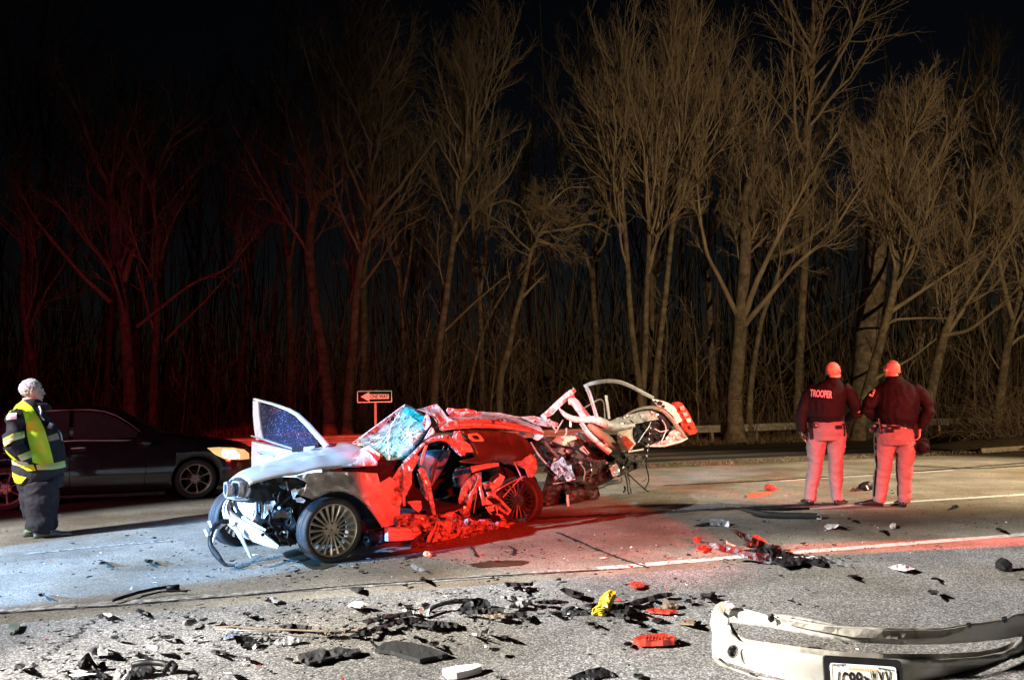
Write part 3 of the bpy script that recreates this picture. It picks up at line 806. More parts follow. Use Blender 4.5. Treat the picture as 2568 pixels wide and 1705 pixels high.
def cstrip(name, zf, pts, m, parent, thick=.03, bulge=.012, cols=4, axis='side', smooth=True, kink=0.0, seed=0, label=None, ridges=0):
    """bent bar or pillar: (x, y, plane offset, width in the enlarged view)"""
    rg = random.Random(seed + len(pts))
    # resample
    Pp = []
    for a, b in zip(pts[:-1], pts[1:]):
        k = max(1, int(math.hypot(b[0] - a[0], b[1] - a[1]) / 25))
        for j in range(k):
            t = j / k; Pp.append([a[i] + (b[i] - a[i]) * t for i in range(4)])
    Pp.append(list(pts[-1]))
    if len(Pp) > 4:
        for _ in range(2):
            Pp = [Pp[0]] + [[(Pp[i - 1][c] + 2 * Pp[i][c] + Pp[i + 1][c]) / 4 for c in range(4)] for i in range(1, len(Pp) - 1)] + [Pp[-1]]
    n = len(Pp)
    rings = []
    for i, p in enumerate(Pp):
        q0, q1 = Pp[max(0, i - 1)], Pp[min(n - 1, i + 1)]
        tx, ty = q1[0] - q0[0], q1[1] - q0[1]; l = math.hypot(tx, ty) or 1
        nx, ny = -ty / l, tx / l
        kk = rg.uniform(-kink, kink)
        fr, bk_ = [], []
        for c in range(cols + 1):
            s = c / cols - .5
            z_ = zf(p[0] + nx * p[3] * s, p[1] + ny * p[3] * s)
            bb = bulge * (1 - (2 * s) ** 2) + (ridges * math.cos(s * 6 * math.pi) if ridges else 0) + kk
            un = (lambda o: onside(o)) if axis == 'side' else (lambda o: onfront(o)) if axis == 'front' else (lambda o: (lambda a, b: at(a, b, o)))
            sg = -1 if axis == 'depth' else 1
            fr.append(un(p[2] + sg * bb)(*z_)); bk_.append(un(p[2] - sg * thick)(*z_))
        rings.append(fr + bk_[::-1])
    mb = MB(); mb.loft(rings)
    o = mb.build(name, m, parent, smooth=False)
    if label: o['label'] = label
    return o

def cwire(name, zf, pts, m, parent, r=.006, axis='side', n=5):
    un = lambda p: (onside(p[2]) if axis == 'side' else onfront(p[2]) if axis == 'front' else (lambda a, b: at(a, b, p[2])))(*zf(p[0], p[1]))
    P = [tuple(un(p)) for p in pts]
    if len(P) > 2: P = resample(P, len(P) * 4)
    mb = MB(); mb.tube([Vector(p) for p in P], r, n)
    return mb.build(name, m, parent, smooth=True)

M_paint = mat('scuffed_silver_paint', (.60, .60, .62), .33, .25, var=.06, vscale=6, coat=.35, col2=(.36, .35, .34), c2scale=5, c2lo=.58, c2hi=.72)
M_bare = mat('torn_white_metal', (.72, .71, .71), .42, .15, var=.12, vscale=14, col2=(.30, .29, .28), c2scale=12, c2lo=.55, c2hi=.7)
M_crush = mat('crushed_silver_metal', (.55, .54, .55), .28, .35, var=.3, vscale=20, coat=.5, col2=(.09, .085, .085), c2scale=9, c2lo=.55, c2hi=.68)  # dark patches in the colour stand in for shaded gaps between creases
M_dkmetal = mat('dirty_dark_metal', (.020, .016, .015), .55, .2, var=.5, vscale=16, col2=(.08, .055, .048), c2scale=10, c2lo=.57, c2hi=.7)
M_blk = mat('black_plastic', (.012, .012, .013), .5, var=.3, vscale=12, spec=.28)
M_void = mat('cavity_shade_black', (.006, .006, .006), .9, var=.3)  # near-black colour stands in for the shade inside openings and cavities
M_rubber = mat('tyre_rubber', (.028, .028, .030), .62, var=.25, vscale=30, bump=.2, bscale=90)
M_alloy0 = M_alloy = mat('dusty_alloy', (.46, .42, .37), .36, .55, var=.15, vscale=14)
M_dkgloss = mat('dark_glossy_panel', (.045, .04, .036), .25, .1, var=.2, vscale=4, coat=.6, col2=(.11, .10, .088), c2scale=2.2, c2lo=.5, c2hi=.7)  # dark glossy tone with paler patches
M_seat = mat('blue_grey_seat_cloth', (.12, .27, .42), .75, var=.12, vscale=10, bump=.15)
M_seatd = mat('dark_seat_stripe', (.05, .055, .065), .7, var=.2)
M_bag = mat('white_airbag_cloth', (.75, .72, .73), .75, var=.12, vscale=12, bump=.2)
M_lens = mat('red_lamp_lens', (.62, .05, .03), .18, var=.2, vscale=12, coat=.6)
M_chrome = mat('bright_trim', (.75, .75, .77), .2, .7, var=.05)
M_glass_d = None
def cracked_glass(name, tint, crackc, scale, haze=.35):
    """laminated glass crazed with white cracks; the crack net and the haze scatter light, the rest stays see-through"""
    m = bpy.data.materials.new(name); m.use_nodes = True; t = m.node_tree; N = t.nodes.new; L = t.links.new
    b = t.nodes['Principled BSDF']; out = t.nodes['Material Output']
    tc = N('ShaderNodeTexCoord')
    nz = N('ShaderNodeTexNoise'); nz.inputs['Scale'].default_value = 5; L(tc.outputs['Object'], nz.inputs['Vector'])
    mxv = N('ShaderNodeMix'); mxv.data_type = 'VECTOR'; mxv.inputs[0].default_value = .12; L(tc.outputs['Object'], mxv.inputs[4]); L(nz.outputs['Color'], mxv.inputs[5])
    fac = None
    for s, w0, w1, g in ((scale, .0, .055, 1.0), (scale * 2.6, .0, .07, .7)):
        v = N('ShaderNodeTexVoronoi'); v.feature = 'DISTANCE_TO_EDGE'; v.inputs['Scale'].default_value = s; L(mxv.outputs[1], v.inputs['Vector'])
        r = N('ShaderNodeMapRange'); r.inputs[1].default_value, r.inputs[2].default_value, r.inputs[3].default_value, r.inputs[4].default_value = w0, w1, g, 0
        L(v.outputs[0], r.inputs[0])
        if fac is None: fac = r.outputs[0]
        else:
            n2 = N('ShaderNodeTexNoise'); n2.inputs['Scale'].default_value = 2.4; L(tc.outputs['Object'], n2.inputs['Vector'])
            r2 = N('ShaderNodeMapRange'); r2.inputs[1].default_value, r2.inputs[2].default_value = .42, .6; L(n2.outputs['Fac'], r2.inputs[0])
            mu = N('ShaderNodeMath'); mu.operation = 'MULTIPLY'; L(r.outputs[0], mu.inputs[0]); L(r2.outputs[0], mu.inputs[1])
            mm = N('ShaderNodeMath'); mm.operation = 'MAXIMUM'; L(fac, mm.inputs[0]); L(mu.outputs[0], mm.inputs[1]); fac = mm.outputs[0]
    hz = N('ShaderNodeTexNoise'); hz.inputs['Scale'].default_value = 9; hz.inputs['Detail'].default_value = 6; L(tc.outputs['Object'], hz.inputs['Vector'])
    hr = N('ShaderNodeMapRange'); hr.inputs[1].default_value, hr.inputs[2].default_value, hr.inputs[3].default_value, hr.inputs[4].default_value = .35, .7, .05, haze; L(hz.outputs['Fac'], hr.inputs[0])
    mm = N('ShaderNodeMath'); mm.operation = 'MAXIMUM'; L(fac, mm.inputs[0]); L(hr.outputs[0], mm.inputs[1])
    b.inputs['Base Color'].default_value = (*crackc, 1); b.inputs['Roughness'].default_value = .25
    tr = N('ShaderNodeBsdfTransparent'); tr.inputs[0].default_value = (*tint, 1)
    ms = N('ShaderNodeMixShader'); L(mm.outputs[0], ms.inputs[0]); L(tr.outputs[0], ms.inputs[1]); L(b.outputs[0], ms.inputs[2])
    gl = N('ShaderNodeBsdfGlossy'); gl.inputs['Roughness'].default_value = .04
    ms2 = N('ShaderNodeMixShader'); ms2.inputs[0].default_value = .07; L(ms.outputs[0], ms2.inputs[1]); L(gl.outputs[0], ms2.inputs[2])
    L(ms2.outputs[0], out.inputs[0])
    return m
M_wind = cracked_glass('crazed_windscreen_glass', (.50, .78, .72), (.34, .56, .50), 6.0, .62)
M_teal = cracked_glass('teal_sun_band_glass', (.05, .42, .42), (.02, .42, .43), 9, .9)
M_pane = mat('droplet_speckled_glass', (.018, .018, .035), .08, var=.3, alpha=.9, col2=(.40, .40, .62), c2scale=55, c2lo=.60, c2hi=.68)

wk = empty('wrecked_car', O_ + FD * 1.3 - LD * .8, 'crushed silver sedan torn open along its side, bonnet towards the left', 'wrecked car')

# --- wheels
def wheel(c, nrm, D, rimD, width, parent, nsp=20, name='wheel', tilt=0.0, M_alloy=None):
    M_alloy = M_alloy or M_alloy0
    H = nrm.normalized(); X = H.cross(UP).normalized(); Y = X.cross(H)
    fr = (X, Y, H)
    r, q = D / 2, rimD / 2; w = width
    mb = MB()
    mb.lathe([(q * .97, -w * .5), (q * 1.02, -w * .48), (r * .93, -w * .5), (r, -w * .36), (r * 1.005, -w * .1), (r * .985, -w * .09), (r * .985, -w * .05), (r * 1.005, -w * .04), (r * 1.005, w * .06), (r * .985, w * .07), (r * .985, w * .11), (r * 1.005, w * .12), (r, w * .36), (r * .95, w * .47), (r * .88, w * .5), (q * 1.06, w * .47), (q * 1.0, w * .43), (q * .97, w * .3)], c, fr, 56)
    ty = mb.build(name, M_rubber, parent, smooth=True)
    mb = MB()
    mb.lathe([(q * .9, -w * .45), (q * .9, w * .05), (q * .93, w * .3), (q * .95, w * .38), (q * 1.0, w * .44), (q * 1.025, w * .43), (q * 1.02, w * .38)], c, fr, 56)
    mb.build('rim', M_alloy, ty, smooth=True)
    mb = MB(); mb.lathe([(.01, -w * .1), (q * .60, -w * .1), (q * .60, -w * .18), (.01, -w * .18)], c, fr, 32); mb.build('brake_disc', M_dkmetal, ty, smooth=False)
    sp = None
    for i in range(nsp):
        a = 2 * math.pi * i / nsp + .06
        d = X * math.cos(a) + Y * math.sin(a); s = H.cross(d)
        rings = []
        for t, ww, hh in ((.20, .030, .26), (.5, .034, .30), (.8, .046, .34), (.965, .07, .36)):
            p = c + d * (q * t) + H * (w * hh)
            rings.append([p - s * (q * ww), p + H * .006, p + s * (q * ww), p + s * (q * ww) - H * .022, p - s * (q * ww) - H * .022])
        m2 = MB(); m2.loft(rings); m2.build('spoke', M_alloy, ty)
    mb = MB(); mb.lathe([(q * .33, w * .08), (q * .33, w * .24), (q * .29, w * .29), (q * .20, w * .29), (q * .18, w * .24), (.008, w * .23)], c, fr, 24); mb.build('hub', M_alloy, ty, smooth=False)
    for i in range(5):
        a = 2 * math.pi * i / 5 + .3; p = c + (X * math.cos(a) + Y * math.sin(a)) * (q * .255) + H * (w * .285)
        m2 = MB(); m2.lathe([(.001, .004), (q * .045, .004), (q * .05, -.01)], p, fr, 8); m2.build('lug_bolt', M_blk, ty)
    return ty
fwc = on_plane(*Z1(1022, 1214), O_ + LD * -.02, LD)
a_ = math.atan2(LD.y, LD.x)
wheel(fwc + UP * .0, Vector((math.cos(a_ - R(12)), math.sin(a_ - R(12)), .03)), .555, .447, .20, wk)
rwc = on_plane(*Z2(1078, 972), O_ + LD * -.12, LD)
wheel(rwc, Vector((-.42, -.90, .02)), .56, .447, .20, wk, M_alloy=mat('shaded_alloy', (.05, .046, .044), .4, .4, var=.3, vscale=14))  # darker copy of the wheel alloy; shade put into the colour
# far wheels
wheel(cw(2.62, -1.55, .28), -LD, .56, .447, .19, wk)
wheel(on_plane(*Z3(820, 1310), O_ + LD * -1.35, LD), Vector((-.25, -.9, .15)), .56, .447, .19, wk)

# --- bonnet: lofted between its far and near edges, crowned and buckled
far = [(228, 838), (262, 795), (340, 752), (470, 712), (640, 655), (800, 602), (990, 556), (1100, 535), (1170, 524), (1218, 542)]
near = [(395, 852), (470, 826), (600, 800), (700, 782), (800, 762), (880, 748), (1000, 730), (1130, 716), (1270, 704), (1392, 696)]
n = 30
def lerp_path(pts, k):
    P = resample([(x, y, 0) for x, y in pts], k); return [(p[0], p[1]) for p in P]
fa, ne = lerp_path(far, n), lerp_path(near, n)
rings = []
for i in range(n):
    A = onside(-1.30)(*Z1(*fa[i])); B = onside(-.10)(*Z1(*ne[i]))
    row = []
    for j in range(15):
        t = j / 14
        p = A + (B - A) * t
        buck = .018 * mnoise.noise(Vector((i * .22, j * .3, 1))) * (1 if i > 8 else .3) + (.035 * math.exp(-((t - .62) / .07) ** 2) * max(0, (i - 12) / 18)) - (.03 * math.exp(-((t - .78) / .06) ** 2) * max(0, (i - 10) / 20))
        p = p + UP * (.055 * math.sin(math.pi * t) ** .7 * (1 - .5 * i / n) + buck)
        row.append(p)
    rings.append(row)
mb = MB(); k = len(rings[0])
top = [p for r_ in rings for p in r_]; bot = [p - UP * .012 for p in top]; nv = len(top)
idx = lambda i, j: i * k + j
fs = [(idx(i, j), idx(i + 1, j), idx(i + 1, j + 1), idx(i, j + 1)) for i in range(n - 1) for j in range(k - 1)]
fs += [tuple(q + nv for q in reversed(f)) for f in fs]
bd = [idx(0, j) for j in range(k)] + [idx(i, k - 1) for i in range(1, n)] + [idx(n - 1, j) for j in range(k - 2, -1, -1)] + [idx(i, 0) for i in range(n - 2, 0, -1)]
fs += [(bd[q], bd[(q + 1) % len(bd)], bd[(q + 1) % len(bd)] + nv, bd[q] + nv) for q in range(len(bd))]
mb.add(top + bot, fs)
hood = mb.build('bonnet', M_paint, wk, smooth=True)
csheet('bonnet_corner', Z1, [(1120, 716, -.08), (1195, 668, -.30), (1285, 572, -.45), (1345, 620, -.22), (1402, 690, -.04), (1395, 712, -.02), (1260, 716, -.05)], M_paint, hood, amp=.03, sp=6, seed=1)
# --- nose, grilles
csheet('nose_panel', Z1, [(212, 860, 3.30), (232, 828, 3.27), (300, 800, 3.18), (420, 800, 3.05), (560, 800, 2.98), (440, 842, 3.08), (392, 890, 3.12), (376, 935, 3.12), (366, 978, 3.12), (300, 975, 3.2), (205, 962, 3.30), (210, 900, 3.32)], M_paint, wk, axis='front', amp=.008, sp=6, thick=.03, seed=2, smooth=True)
csheet('front_lip', Z1, [(182, 935, 3.36), (200, 908, 3.34), (222, 930, 3.33), (212, 958, 3.33), (330, 972, 3.26), (360, 985, 3.2), (300, 990, 3.26), (196, 968, 3.35)], M_paint, wk, axis='front', amp=.004, sp=6, thick=.03, seed=3)
def kidney(pts, xo, w):
    P = [(x, y) for x, y in pts]
    cx = sum(p[0] for p in P) / len(P); cy = sum(p[1] for p in P) / len(P)
    un = lambda x, y, o: onfront(o)(*Z1(x, y))
    out = [un(x, y, xo) for x, y in P]; inn = [un(cx + (x - cx) * w, cy + (y - cy) * (w + .06), xo) for x, y in P]
    mb = MB(); nn = len(P)
    o2 = [p + FD * .035 for p in out]; i2 = [p + FD * .035 for p in inn]
    mb.add(out + o2 + i2 + inn, [(j + a * nn, (j + 1) % nn + a * nn, (j + 1) % nn + (a + 1) * nn, j + (a + 1) * nn) for a in range(3) for j in range(nn)])
    g = mb.build('grille', M_chrome, wk)
    mb = MB(); mb.add([p + FD * .004 for p in inn], [tuple(range(nn))]); mb.build('grille_mesh', M_blk, g)
    for q in range(5):
        t = (q + .7) / 5.4
        x = min(p[0] for p in P) * (1 - t) + max(p[0] for p in P) * t
        mb = MB(); mb.tube([un(cx + (x - cx) * w, cy - (max(p[1] for p in P) - cy) * w * .86, xo) + FD * .012, un(cx + (x - cx) * w, cy + (max(p[1] for p in P) - cy) * w * .86, xo) + FD * .012], .006, 4); mb.build('grille_bar', M_blk, g)
kidney([(268, 836), (300, 830), (338, 834), (350, 860), (349, 920), (338, 958), (310, 968), (278, 962), (262, 935), (258, 880)], 3.22, .74)
kidney([(222, 842), (236, 836), (248, 842), (252, 880), (250, 930), (244, 958), (232, 960), (222, 940), (218, 890)], 3.335, .62)
# --- bumper bar, hanging trim
cstrip('bumper_beam', Z1, [(232, 985, -1.15, 40), (204, 1035, -1.12, 60), (228, 1110, -1.0, 92), (300, 1180, -.8, 108), (400, 1240, -.55, 112), (500, 1285, -.3, 100), (560, 1322, -.18, 70), (618, 1352, -.08, 36)], M_bare, wk, thick=.05, bulge=.04, cols=12, ridges=.009)
cstrip('inner_bumper_rib', Z1, [(262, 990, -1.15, 18), (270, 1050, -1.05, 22), (340, 1120, -.85, 24), (430, 1175, -.6, 24), (520, 1220, -.4, 18)], M_bare, wk, thick=.03, bulge=.012)
cstrip('hanging_trim', Z1, [(235, 1150, 6.75, 40), (160, 1148, 6.7, 40), (110, 1195, 6.62, 44), (84, 1265, 6.55, 40), (82, 1340, 6.48, 38), (118, 1392, 6.42, 60), (160, 1440, 6.38, 44), (195, 1500, 6.35, 28), (280, 1496, 6.35, 22)], M_blk, wk, axis='depth', thick=.03, bulge=.02, kink=.01)
cstrip('hanging_trim', Z1, [(205, 1165, 6.76, 20), (150, 1190, 6.72, 34), (118, 1250, 6.66, 30), (104, 1320, 6.6, 20)], M_bare, wk, axis='depth', thick=.012, bulge=.01)
for q in ((90, 1170), (58, 1238)):
    cstrip('trim_clip', Z1, [(q[0] - 12, q[1] - 25, 6.68, 28), (q[0] + 8, q[1] + 25, 6.66, 26)], M_bare, wk, axis='depth', thick=.012)
cstrip('hanging_strut', Z1, [(275, 1190, 6.62, 34), (318, 1250, 6.55, 50), (350, 1320, 6.48, 26), (380, 1385, 6.42, 26), (404, 1436, 6.38, 18)], M_crush, wk, axis='depth', thick=.02, bulge=.015)
# --- engine bay seen through the missing headlamp
csheet('engine_bay', Z1, [(372, 935, -.55), (400, 870, -.5), (470, 830, -.45), (620, 800, -.42), (860, 835, -.38), (900, 980, -.4), (880, 1200, -.45), (760, 1330, -.5), (620, 1350, -.55), (500, 1290, -.6), (420, 1190, -.7), (300, 1130, -.9), (290, 1000, -.9)], M_void, wk, amp=.05, sp=12, thick=.02, seed=5)  # black sheet standing in for the dark of the open bay
csheet('radiator_panel', Z1, [(298, 1000, -.80), (440, 1010, -.62), (442, 1130, -.6), (420, 1142, -.62), (360, 1110, -.68), (312, 1050, -.78)], M_bare, wk, amp=.004, sp=9, seed=6)
cstrip('radiator_support', Z1, [(446, 1000, -.5, 20), (448, 1110, -.5, 18), (415, 1148, -.52, 14)], M_bare, wk, thick=.02)
for q, (a, b, c_, d, w_) in enumerate(((492, 1000, 496, 1130, 14), (470, 1000, 472, 1080, 8), (520, 1000, 516, 1120, 10), (540, 1010, 548, 1060, 12))):
    cstrip('radiator_support', Z1, [(a, b, -.42, w_), (c_, d, -.4, w_)], M_alloy, wk, thick=.015)
csheet('bracket', Z1, [(512, 1018, -.36), (592, 1016, -.33), (572, 1060, -.33), (524, 1108, -.35), (508, 1130, -.36)], M_bare, wk, amp=.02, sp=6, seed=7)
csheet('intake_duct', Z1, [(560, 1070, -.36), (640, 1062, -.33), (740, 1080, -.28), (738, 1130, -.28), (640, 1120, -.32), (560, 1130, -.36)], mat('dusty_duct', (.11, .09, .075), .7, var=.3), wk, amp=.02, bulge=.08, sp=8, seed=8, smooth=True)
csheet('headlamp_shell', Z1, [(598, 808, -.30), (640, 800, -.24), (770, 806, -.2), (842, 846, -.16), (800, 880, -.2), (700, 905, -.26), (640, 890, -.3)], M_dkmetal, wk, amp=.05, sp=7, seed=9)
csheet('bracket', Z1, [(722, 908, -.14), (760, 890, -.12), (768, 930, -.12), (752, 960, -.13), (770, 985, -.13), (742, 975, -.14)], M_bare, wk, amp=.015, sp=5, seed=10)
cstrip('bracket', Z1, [(684, 838, -.17, 10), (694, 890, -.16, 12), (700, 910, -.16, 8)], M_alloy, wk, thick=.012)
csheet('bracket', Z1, [(758, 968, -.10), (800, 960, -.08), (835, 985, -.06), (820, 1005, -.07), (770, 1000, -.1)], M_paint, wk, amp=.012, sp=5, seed=11)
for pts in ([(720, 1040), (722, 1100), (726, 1150), (700, 1200), (650, 1225), (630, 1260)], [(640, 920), (620, 960), (628, 1000), (600, 1020)], [(740, 940), (690, 985), (640, 1020)], [(560, 1150), (600, 1180), (660, 1170), (690, 1210)], [(600, 1240), (650, 1300), (720, 1290)], [(640, 1260), (636, 1330), (600, 1352)], [(700, 1230), (690, 1300), (720, 1345)], [(545, 1060), (560, 1100), (552, 1160), (590, 1200)]):
    cwire('hose', Z1, [(x, y, -.2) for x, y in pts], M_blk if random.random() < .6 else M_dkmetal, wk, r=random.choice((.006, .009, .012)))
rg2 = random.Random(5)
for q in range(16):
    x, y = rg2.uniform(470, 800), rg2.uniform(930, 1330); s = rg2.uniform(8, 26)
    csheet('engine_fragment', Z1, [(x + s * math.cos(a) * rg2.uniform(.5, 1.2), y + s * math.sin(a) * rg2.uniform(.5, 1.2), -.28 + rg2.uniform(-.08, .08)) for a in (0.2, 1.5, 2.8, 4.1, 5.3)], rg2.choice((M_bare, M_dkmetal, M_alloy, M_blk, M_dkmetal)), wk, amp=.02, sp=7, seed=20 + q)
# --- front wing and arch
arch = [(770, 938), (880, 972), (930, 955), (1000, 920), (1090, 905), (1170, 918), (1260, 965), (1330, 1040), (1400, 1130), (1440, 1195)]
wing = csheet('front_wing', Z1, [(760, 796, -.10), (850, 772, -.08), (1000, 762, -.06), (1250, 762, -.06), (1400, 775, -.08), (1420, 850, -.10), (1500, 800, -.18), (1572, 860, -.22), (1580, 960, -.24), (1578, 1110, -.22), (1560, 1172, -.18), (1478, 1192, -.06)] + [(x, y, .02) for x, y in arch[::-1]] + [(766, 900, -.04), (838, 880, -.02), (848, 848, -.04)], M_paint, wk, amp=.035, freq=.028, sp=7, seed=12, thick=.008)
cstrip('wing_lip', Z1, [(x, y + 2, .025, 12) for x, y in arch[1:]], M_crush, wing, thick=.03, bulge=.01)
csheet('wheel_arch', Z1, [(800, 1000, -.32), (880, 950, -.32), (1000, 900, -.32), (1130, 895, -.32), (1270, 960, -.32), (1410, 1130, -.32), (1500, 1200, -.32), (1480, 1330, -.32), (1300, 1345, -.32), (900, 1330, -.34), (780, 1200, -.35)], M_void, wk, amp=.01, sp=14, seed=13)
csheet('splash_guard', Z1, [(1290, 1300, -.15), (1330, 1220, -.1), (1400, 1240, -.08), (1480, 1210, -.04), (1478, 1310, -.04), (1400, 1345, -.06), (1320, 1350, -.1)], M_blk, wk, amp=.03, sp=8, seed=14)
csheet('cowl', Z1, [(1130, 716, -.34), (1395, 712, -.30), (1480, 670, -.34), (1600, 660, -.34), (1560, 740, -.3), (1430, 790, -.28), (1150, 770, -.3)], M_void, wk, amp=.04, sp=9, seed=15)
# --- windscreen
wpts = [(1202, 540, -1.28), (1310, 460, -1.26), (1450, 358, -1.24), (1560, 275, -1.22), (1622, 234, -1.2), (1700, 268, -.85), (1792, 345, -.45), (1806, 410, -.38), (1770, 480, -.36), (1700, 570, -.36), (1640, 630, -.38), (1575, 682, -.42), (1500, 682, -.55), (1420, 640, -.8), (1300, 568, -1.1)]
ws = csheet('windscreen', Z1, wpts, M_wind, wk, amp=.018, sp=9, seed=16, thick=.005, smooth=True)
csheet('sun_band', Z1, [(1592, 268, -1.19), (1622, 242, -1.18), (1700, 276, -.83), (1784, 346, -.44), (1790, 372, -.42), (1752, 386, -.46), (1680, 338, -.7), (1615, 300, -1.05)], M_teal, ws, amp=.018, sp=9, seed=16, thick=.004, smooth=True)
M_crack = mat('white_glass_cracks', (.52, .66, .64), .5, var=.1)
rg3 = random.Random(3)
def wy(x, y):
    sw = sy = 0
    for q in wpts:
        w = 1 / ((q[0] - x) ** 2 + (q[1] - y) ** 2 + 9) ** 1.5; sw += w; sy += w * q[2]
    return sy / sw
mb = MB()
def crackline(p0, p1, r, k=7, wob=6):
    P = []
    for i in range(k + 1):
        t = i / k; x = p0[0] + (p1[0] - p0[0]) * t + rg3.uniform(-wob, wob) * (0 < i < k); y = p0[1] + (p1[1] - p0[1]) * t + rg3.uniform(-wob, wob) * (0 < i < k)
        P.append(onside(wy(x, y) + .02)(*Z1(x, y)))
    mb.tube(P, [r * .7 * (.5 + rg3.random()) for _ in P], 3, cap=False)
for a, b, r in (((1495, 680), (1480, 520), .006), ((1480, 520), (1510, 380), .008), ((1510, 380), (1580, 290), .007), ((1440, 560), (1490, 470), .005), ((1400, 560), (1500, 430), .005), ((1330, 560), (1490, 430), .005), ((1300, 545), (1420, 470), .004), ((1440, 600), (1482, 560), .005), ((1480, 560), (1580, 620), .004), ((1350, 560), (1450, 500), .004)):
    crackline(a, b, r)
for q in range(26):
    a = rg3.uniform(0, 6.28); l = rg3.uniform(25, 120); c0 = (1640 + rg3.gauss(0, 12), 470 + rg3.gauss(0, 15))
    b = (c0[0] + l * math.cos(a), c0[1] + l * math.sin(a))
    if 1500 < b[0] < 1770 and 330 < b[1] < 650: crackline(c0, b, .0028, 6, 9)
for q in range(34):
    a = rg3.uniform(0, 6.28); rr_ = rg3.uniform(20, 100)
    c0 = (1640 + rr_ * math.cos(a), 480 + rr_ * math.sin(a)); c1 = (1640 + rr_ * math.cos(a + .5), 480 + rr_ * math.sin(a + .5))
    if all(1510 < c[0] < 1765 and 340 < c[1] < 640 for c in (c0, c1)): crackline(c0, c1, .0025, 4, 6)
mb.build('cracks', M_crack, ws)
cstrip('windscreen_frame', Z1, [(1200, 540, -1.29, 7), (1310, 458, -1.27, 7), (1450, 356, -1.25, 7), (1560, 273, -1.23, 7), (1620, 232, -1.21, 7)], M_bare, wk, thick=.03)
cstrip('windscreen_frame', Z1, [(1618, 234, -1.18, 14), (1700, 272, -.82, 20), (1796, 352, -.42, 20)], M_dkmetal, wk, thick=.02, kink=.02)
cstrip('windscreen_seal', W8, [(1010, 1545, -.30, 60), (1180, 1400, -.30, 66), (1330, 1190, -.31, 60), (1470, 1000, -.32, 44), (1570, 850, -.34, 30)], M_blk, wk, thick=.03, kink=.01)
csheet('dashboard', Z1, [(1280, 575, -1.0), (1330, 560, -.95), (1420, 620, -.75), (1420, 660, -.62), (1380, 690, -.6), (1330, 640, -.8)], M_bag, wk, amp=.03, sp=8, seed=17)
# --- A pillar, roof
cstrip('windscreen_pillar', W8, [(1060, 1580, -.14, 110), (1240, 1400, -.13, 90), (1420, 1210, -.13, 80), (1560, 1130, -.12, 90), (1720, 1085, -.11, 110), (1880, 1090, -.10, 150), (2010, 1190, -.1, 150), (2130, 1360, -.12, 110), (2190, 1440, -.14, 50)], M_crush, wk, thick=.05, bulge=.03, cols=6, kink=.012, ridges=.004)
cstrip('door_seal', W8, [(1560, 840, -.2, 22), (1660, 900, -.16, 30), (1720, 830, -.14, 26), (1700, 740, -.14, 20), (1560, 600, -.2, 16)], M_blk, wk, thick=.02)
csheet('pillar_plate', W8, [(1450, 1100, -.19), (1560, 900, -.2), (1600, 850, -.2), (1650, 960, -.17), (1630, 1000, -.17), (1500, 1080, -.18)], M_bare, wk, amp=.012, sp=5, seed=18)
csheet('pillar_plate', W8, [(1490, 580, -.4), (1540, 660, -.34), (1580, 780, -.28), (1540, 860, -.28), (1460, 930, -.3), (1400, 800, -.36), (1440, 720, -.38)], M_crush, wk, amp=.03, sp=5, seed=19)
csheet('roof_flap', W8, [(1310, 520, -.75), (1500, 470, -.85), (1690, 410, -.9), (1800, 530, -.6), (1880, 650, -.35), (1960, 710, -.22), (2080, 760, -.16), (2170, 870, -.1), (1950, 920, -.1), (1760, 935, -.12), (1730, 820, -.16), (1640, 680, -.26), (1520, 590, -.5)], M_paint, wk, amp=.035, sp=6, seed=21, thick=.01)
roof = csheet('roof', Z2, [(440, 245, -.22), (470, 200, -.7), (640, 205, -.95), (720, 184, -1.2), (900, 194, -1.2), (1100, 236, -1.2), (1250, 300, -1.0), (1300, 375, -.3), (1150, 345, -.2), (1000, 290, -.18), (800, 262, -.18), (600, 255, -.2)], M_paint, wk, amp=.02, sp=7, seed=22, thick=.012)
cstrip('roof_rail', Z2, [(380, 345, -.1, 40), (470, 300, -.09, 80), (600, 288, -.08, 78), (750, 285, -.08, 84), (900, 298, -.08, 70), (1050, 322, -.08, 60), (1180, 352, -.09, 52), (1300, 386, -.12, 20)], M_crush, wk, thick=.06, bulge=.03, cols=8, kink=.008, ridges=.006)
cstrip('drip_moulding', Z2, [(380, 350, -.05, 10), (520, 335, -.045, 9), (700, 325, -.04, 9), (900, 330, -.04, 9), (1100, 352, -.05, 8), (1290, 388, -.09, 7)], M_bare, wk, thick=.015, kink=.004)
csheet('torn_headlining', Z2, [(428, 180, -.8), (440, 150, -.85), (520, 165, -.85), (600, 158, -.9), (690, 178, -.9), (745, 215, -.85), (640, 212, -.7), (560, 222, -.62), (450, 212, -.7)], M_bag, wk, amp=.06, sp=5, seed=23)
csheet('torn_roof_skin', Z2, [(1090, 232, -1.0), (1200, 222, -1.0), (1330, 250, -.9), (1425, 290, -.8), (1425, 328, -.75), (1330, 320, -.75), (1230, 300, -.85)], M_crush, wk, amp=.05, sp=6, seed=24)
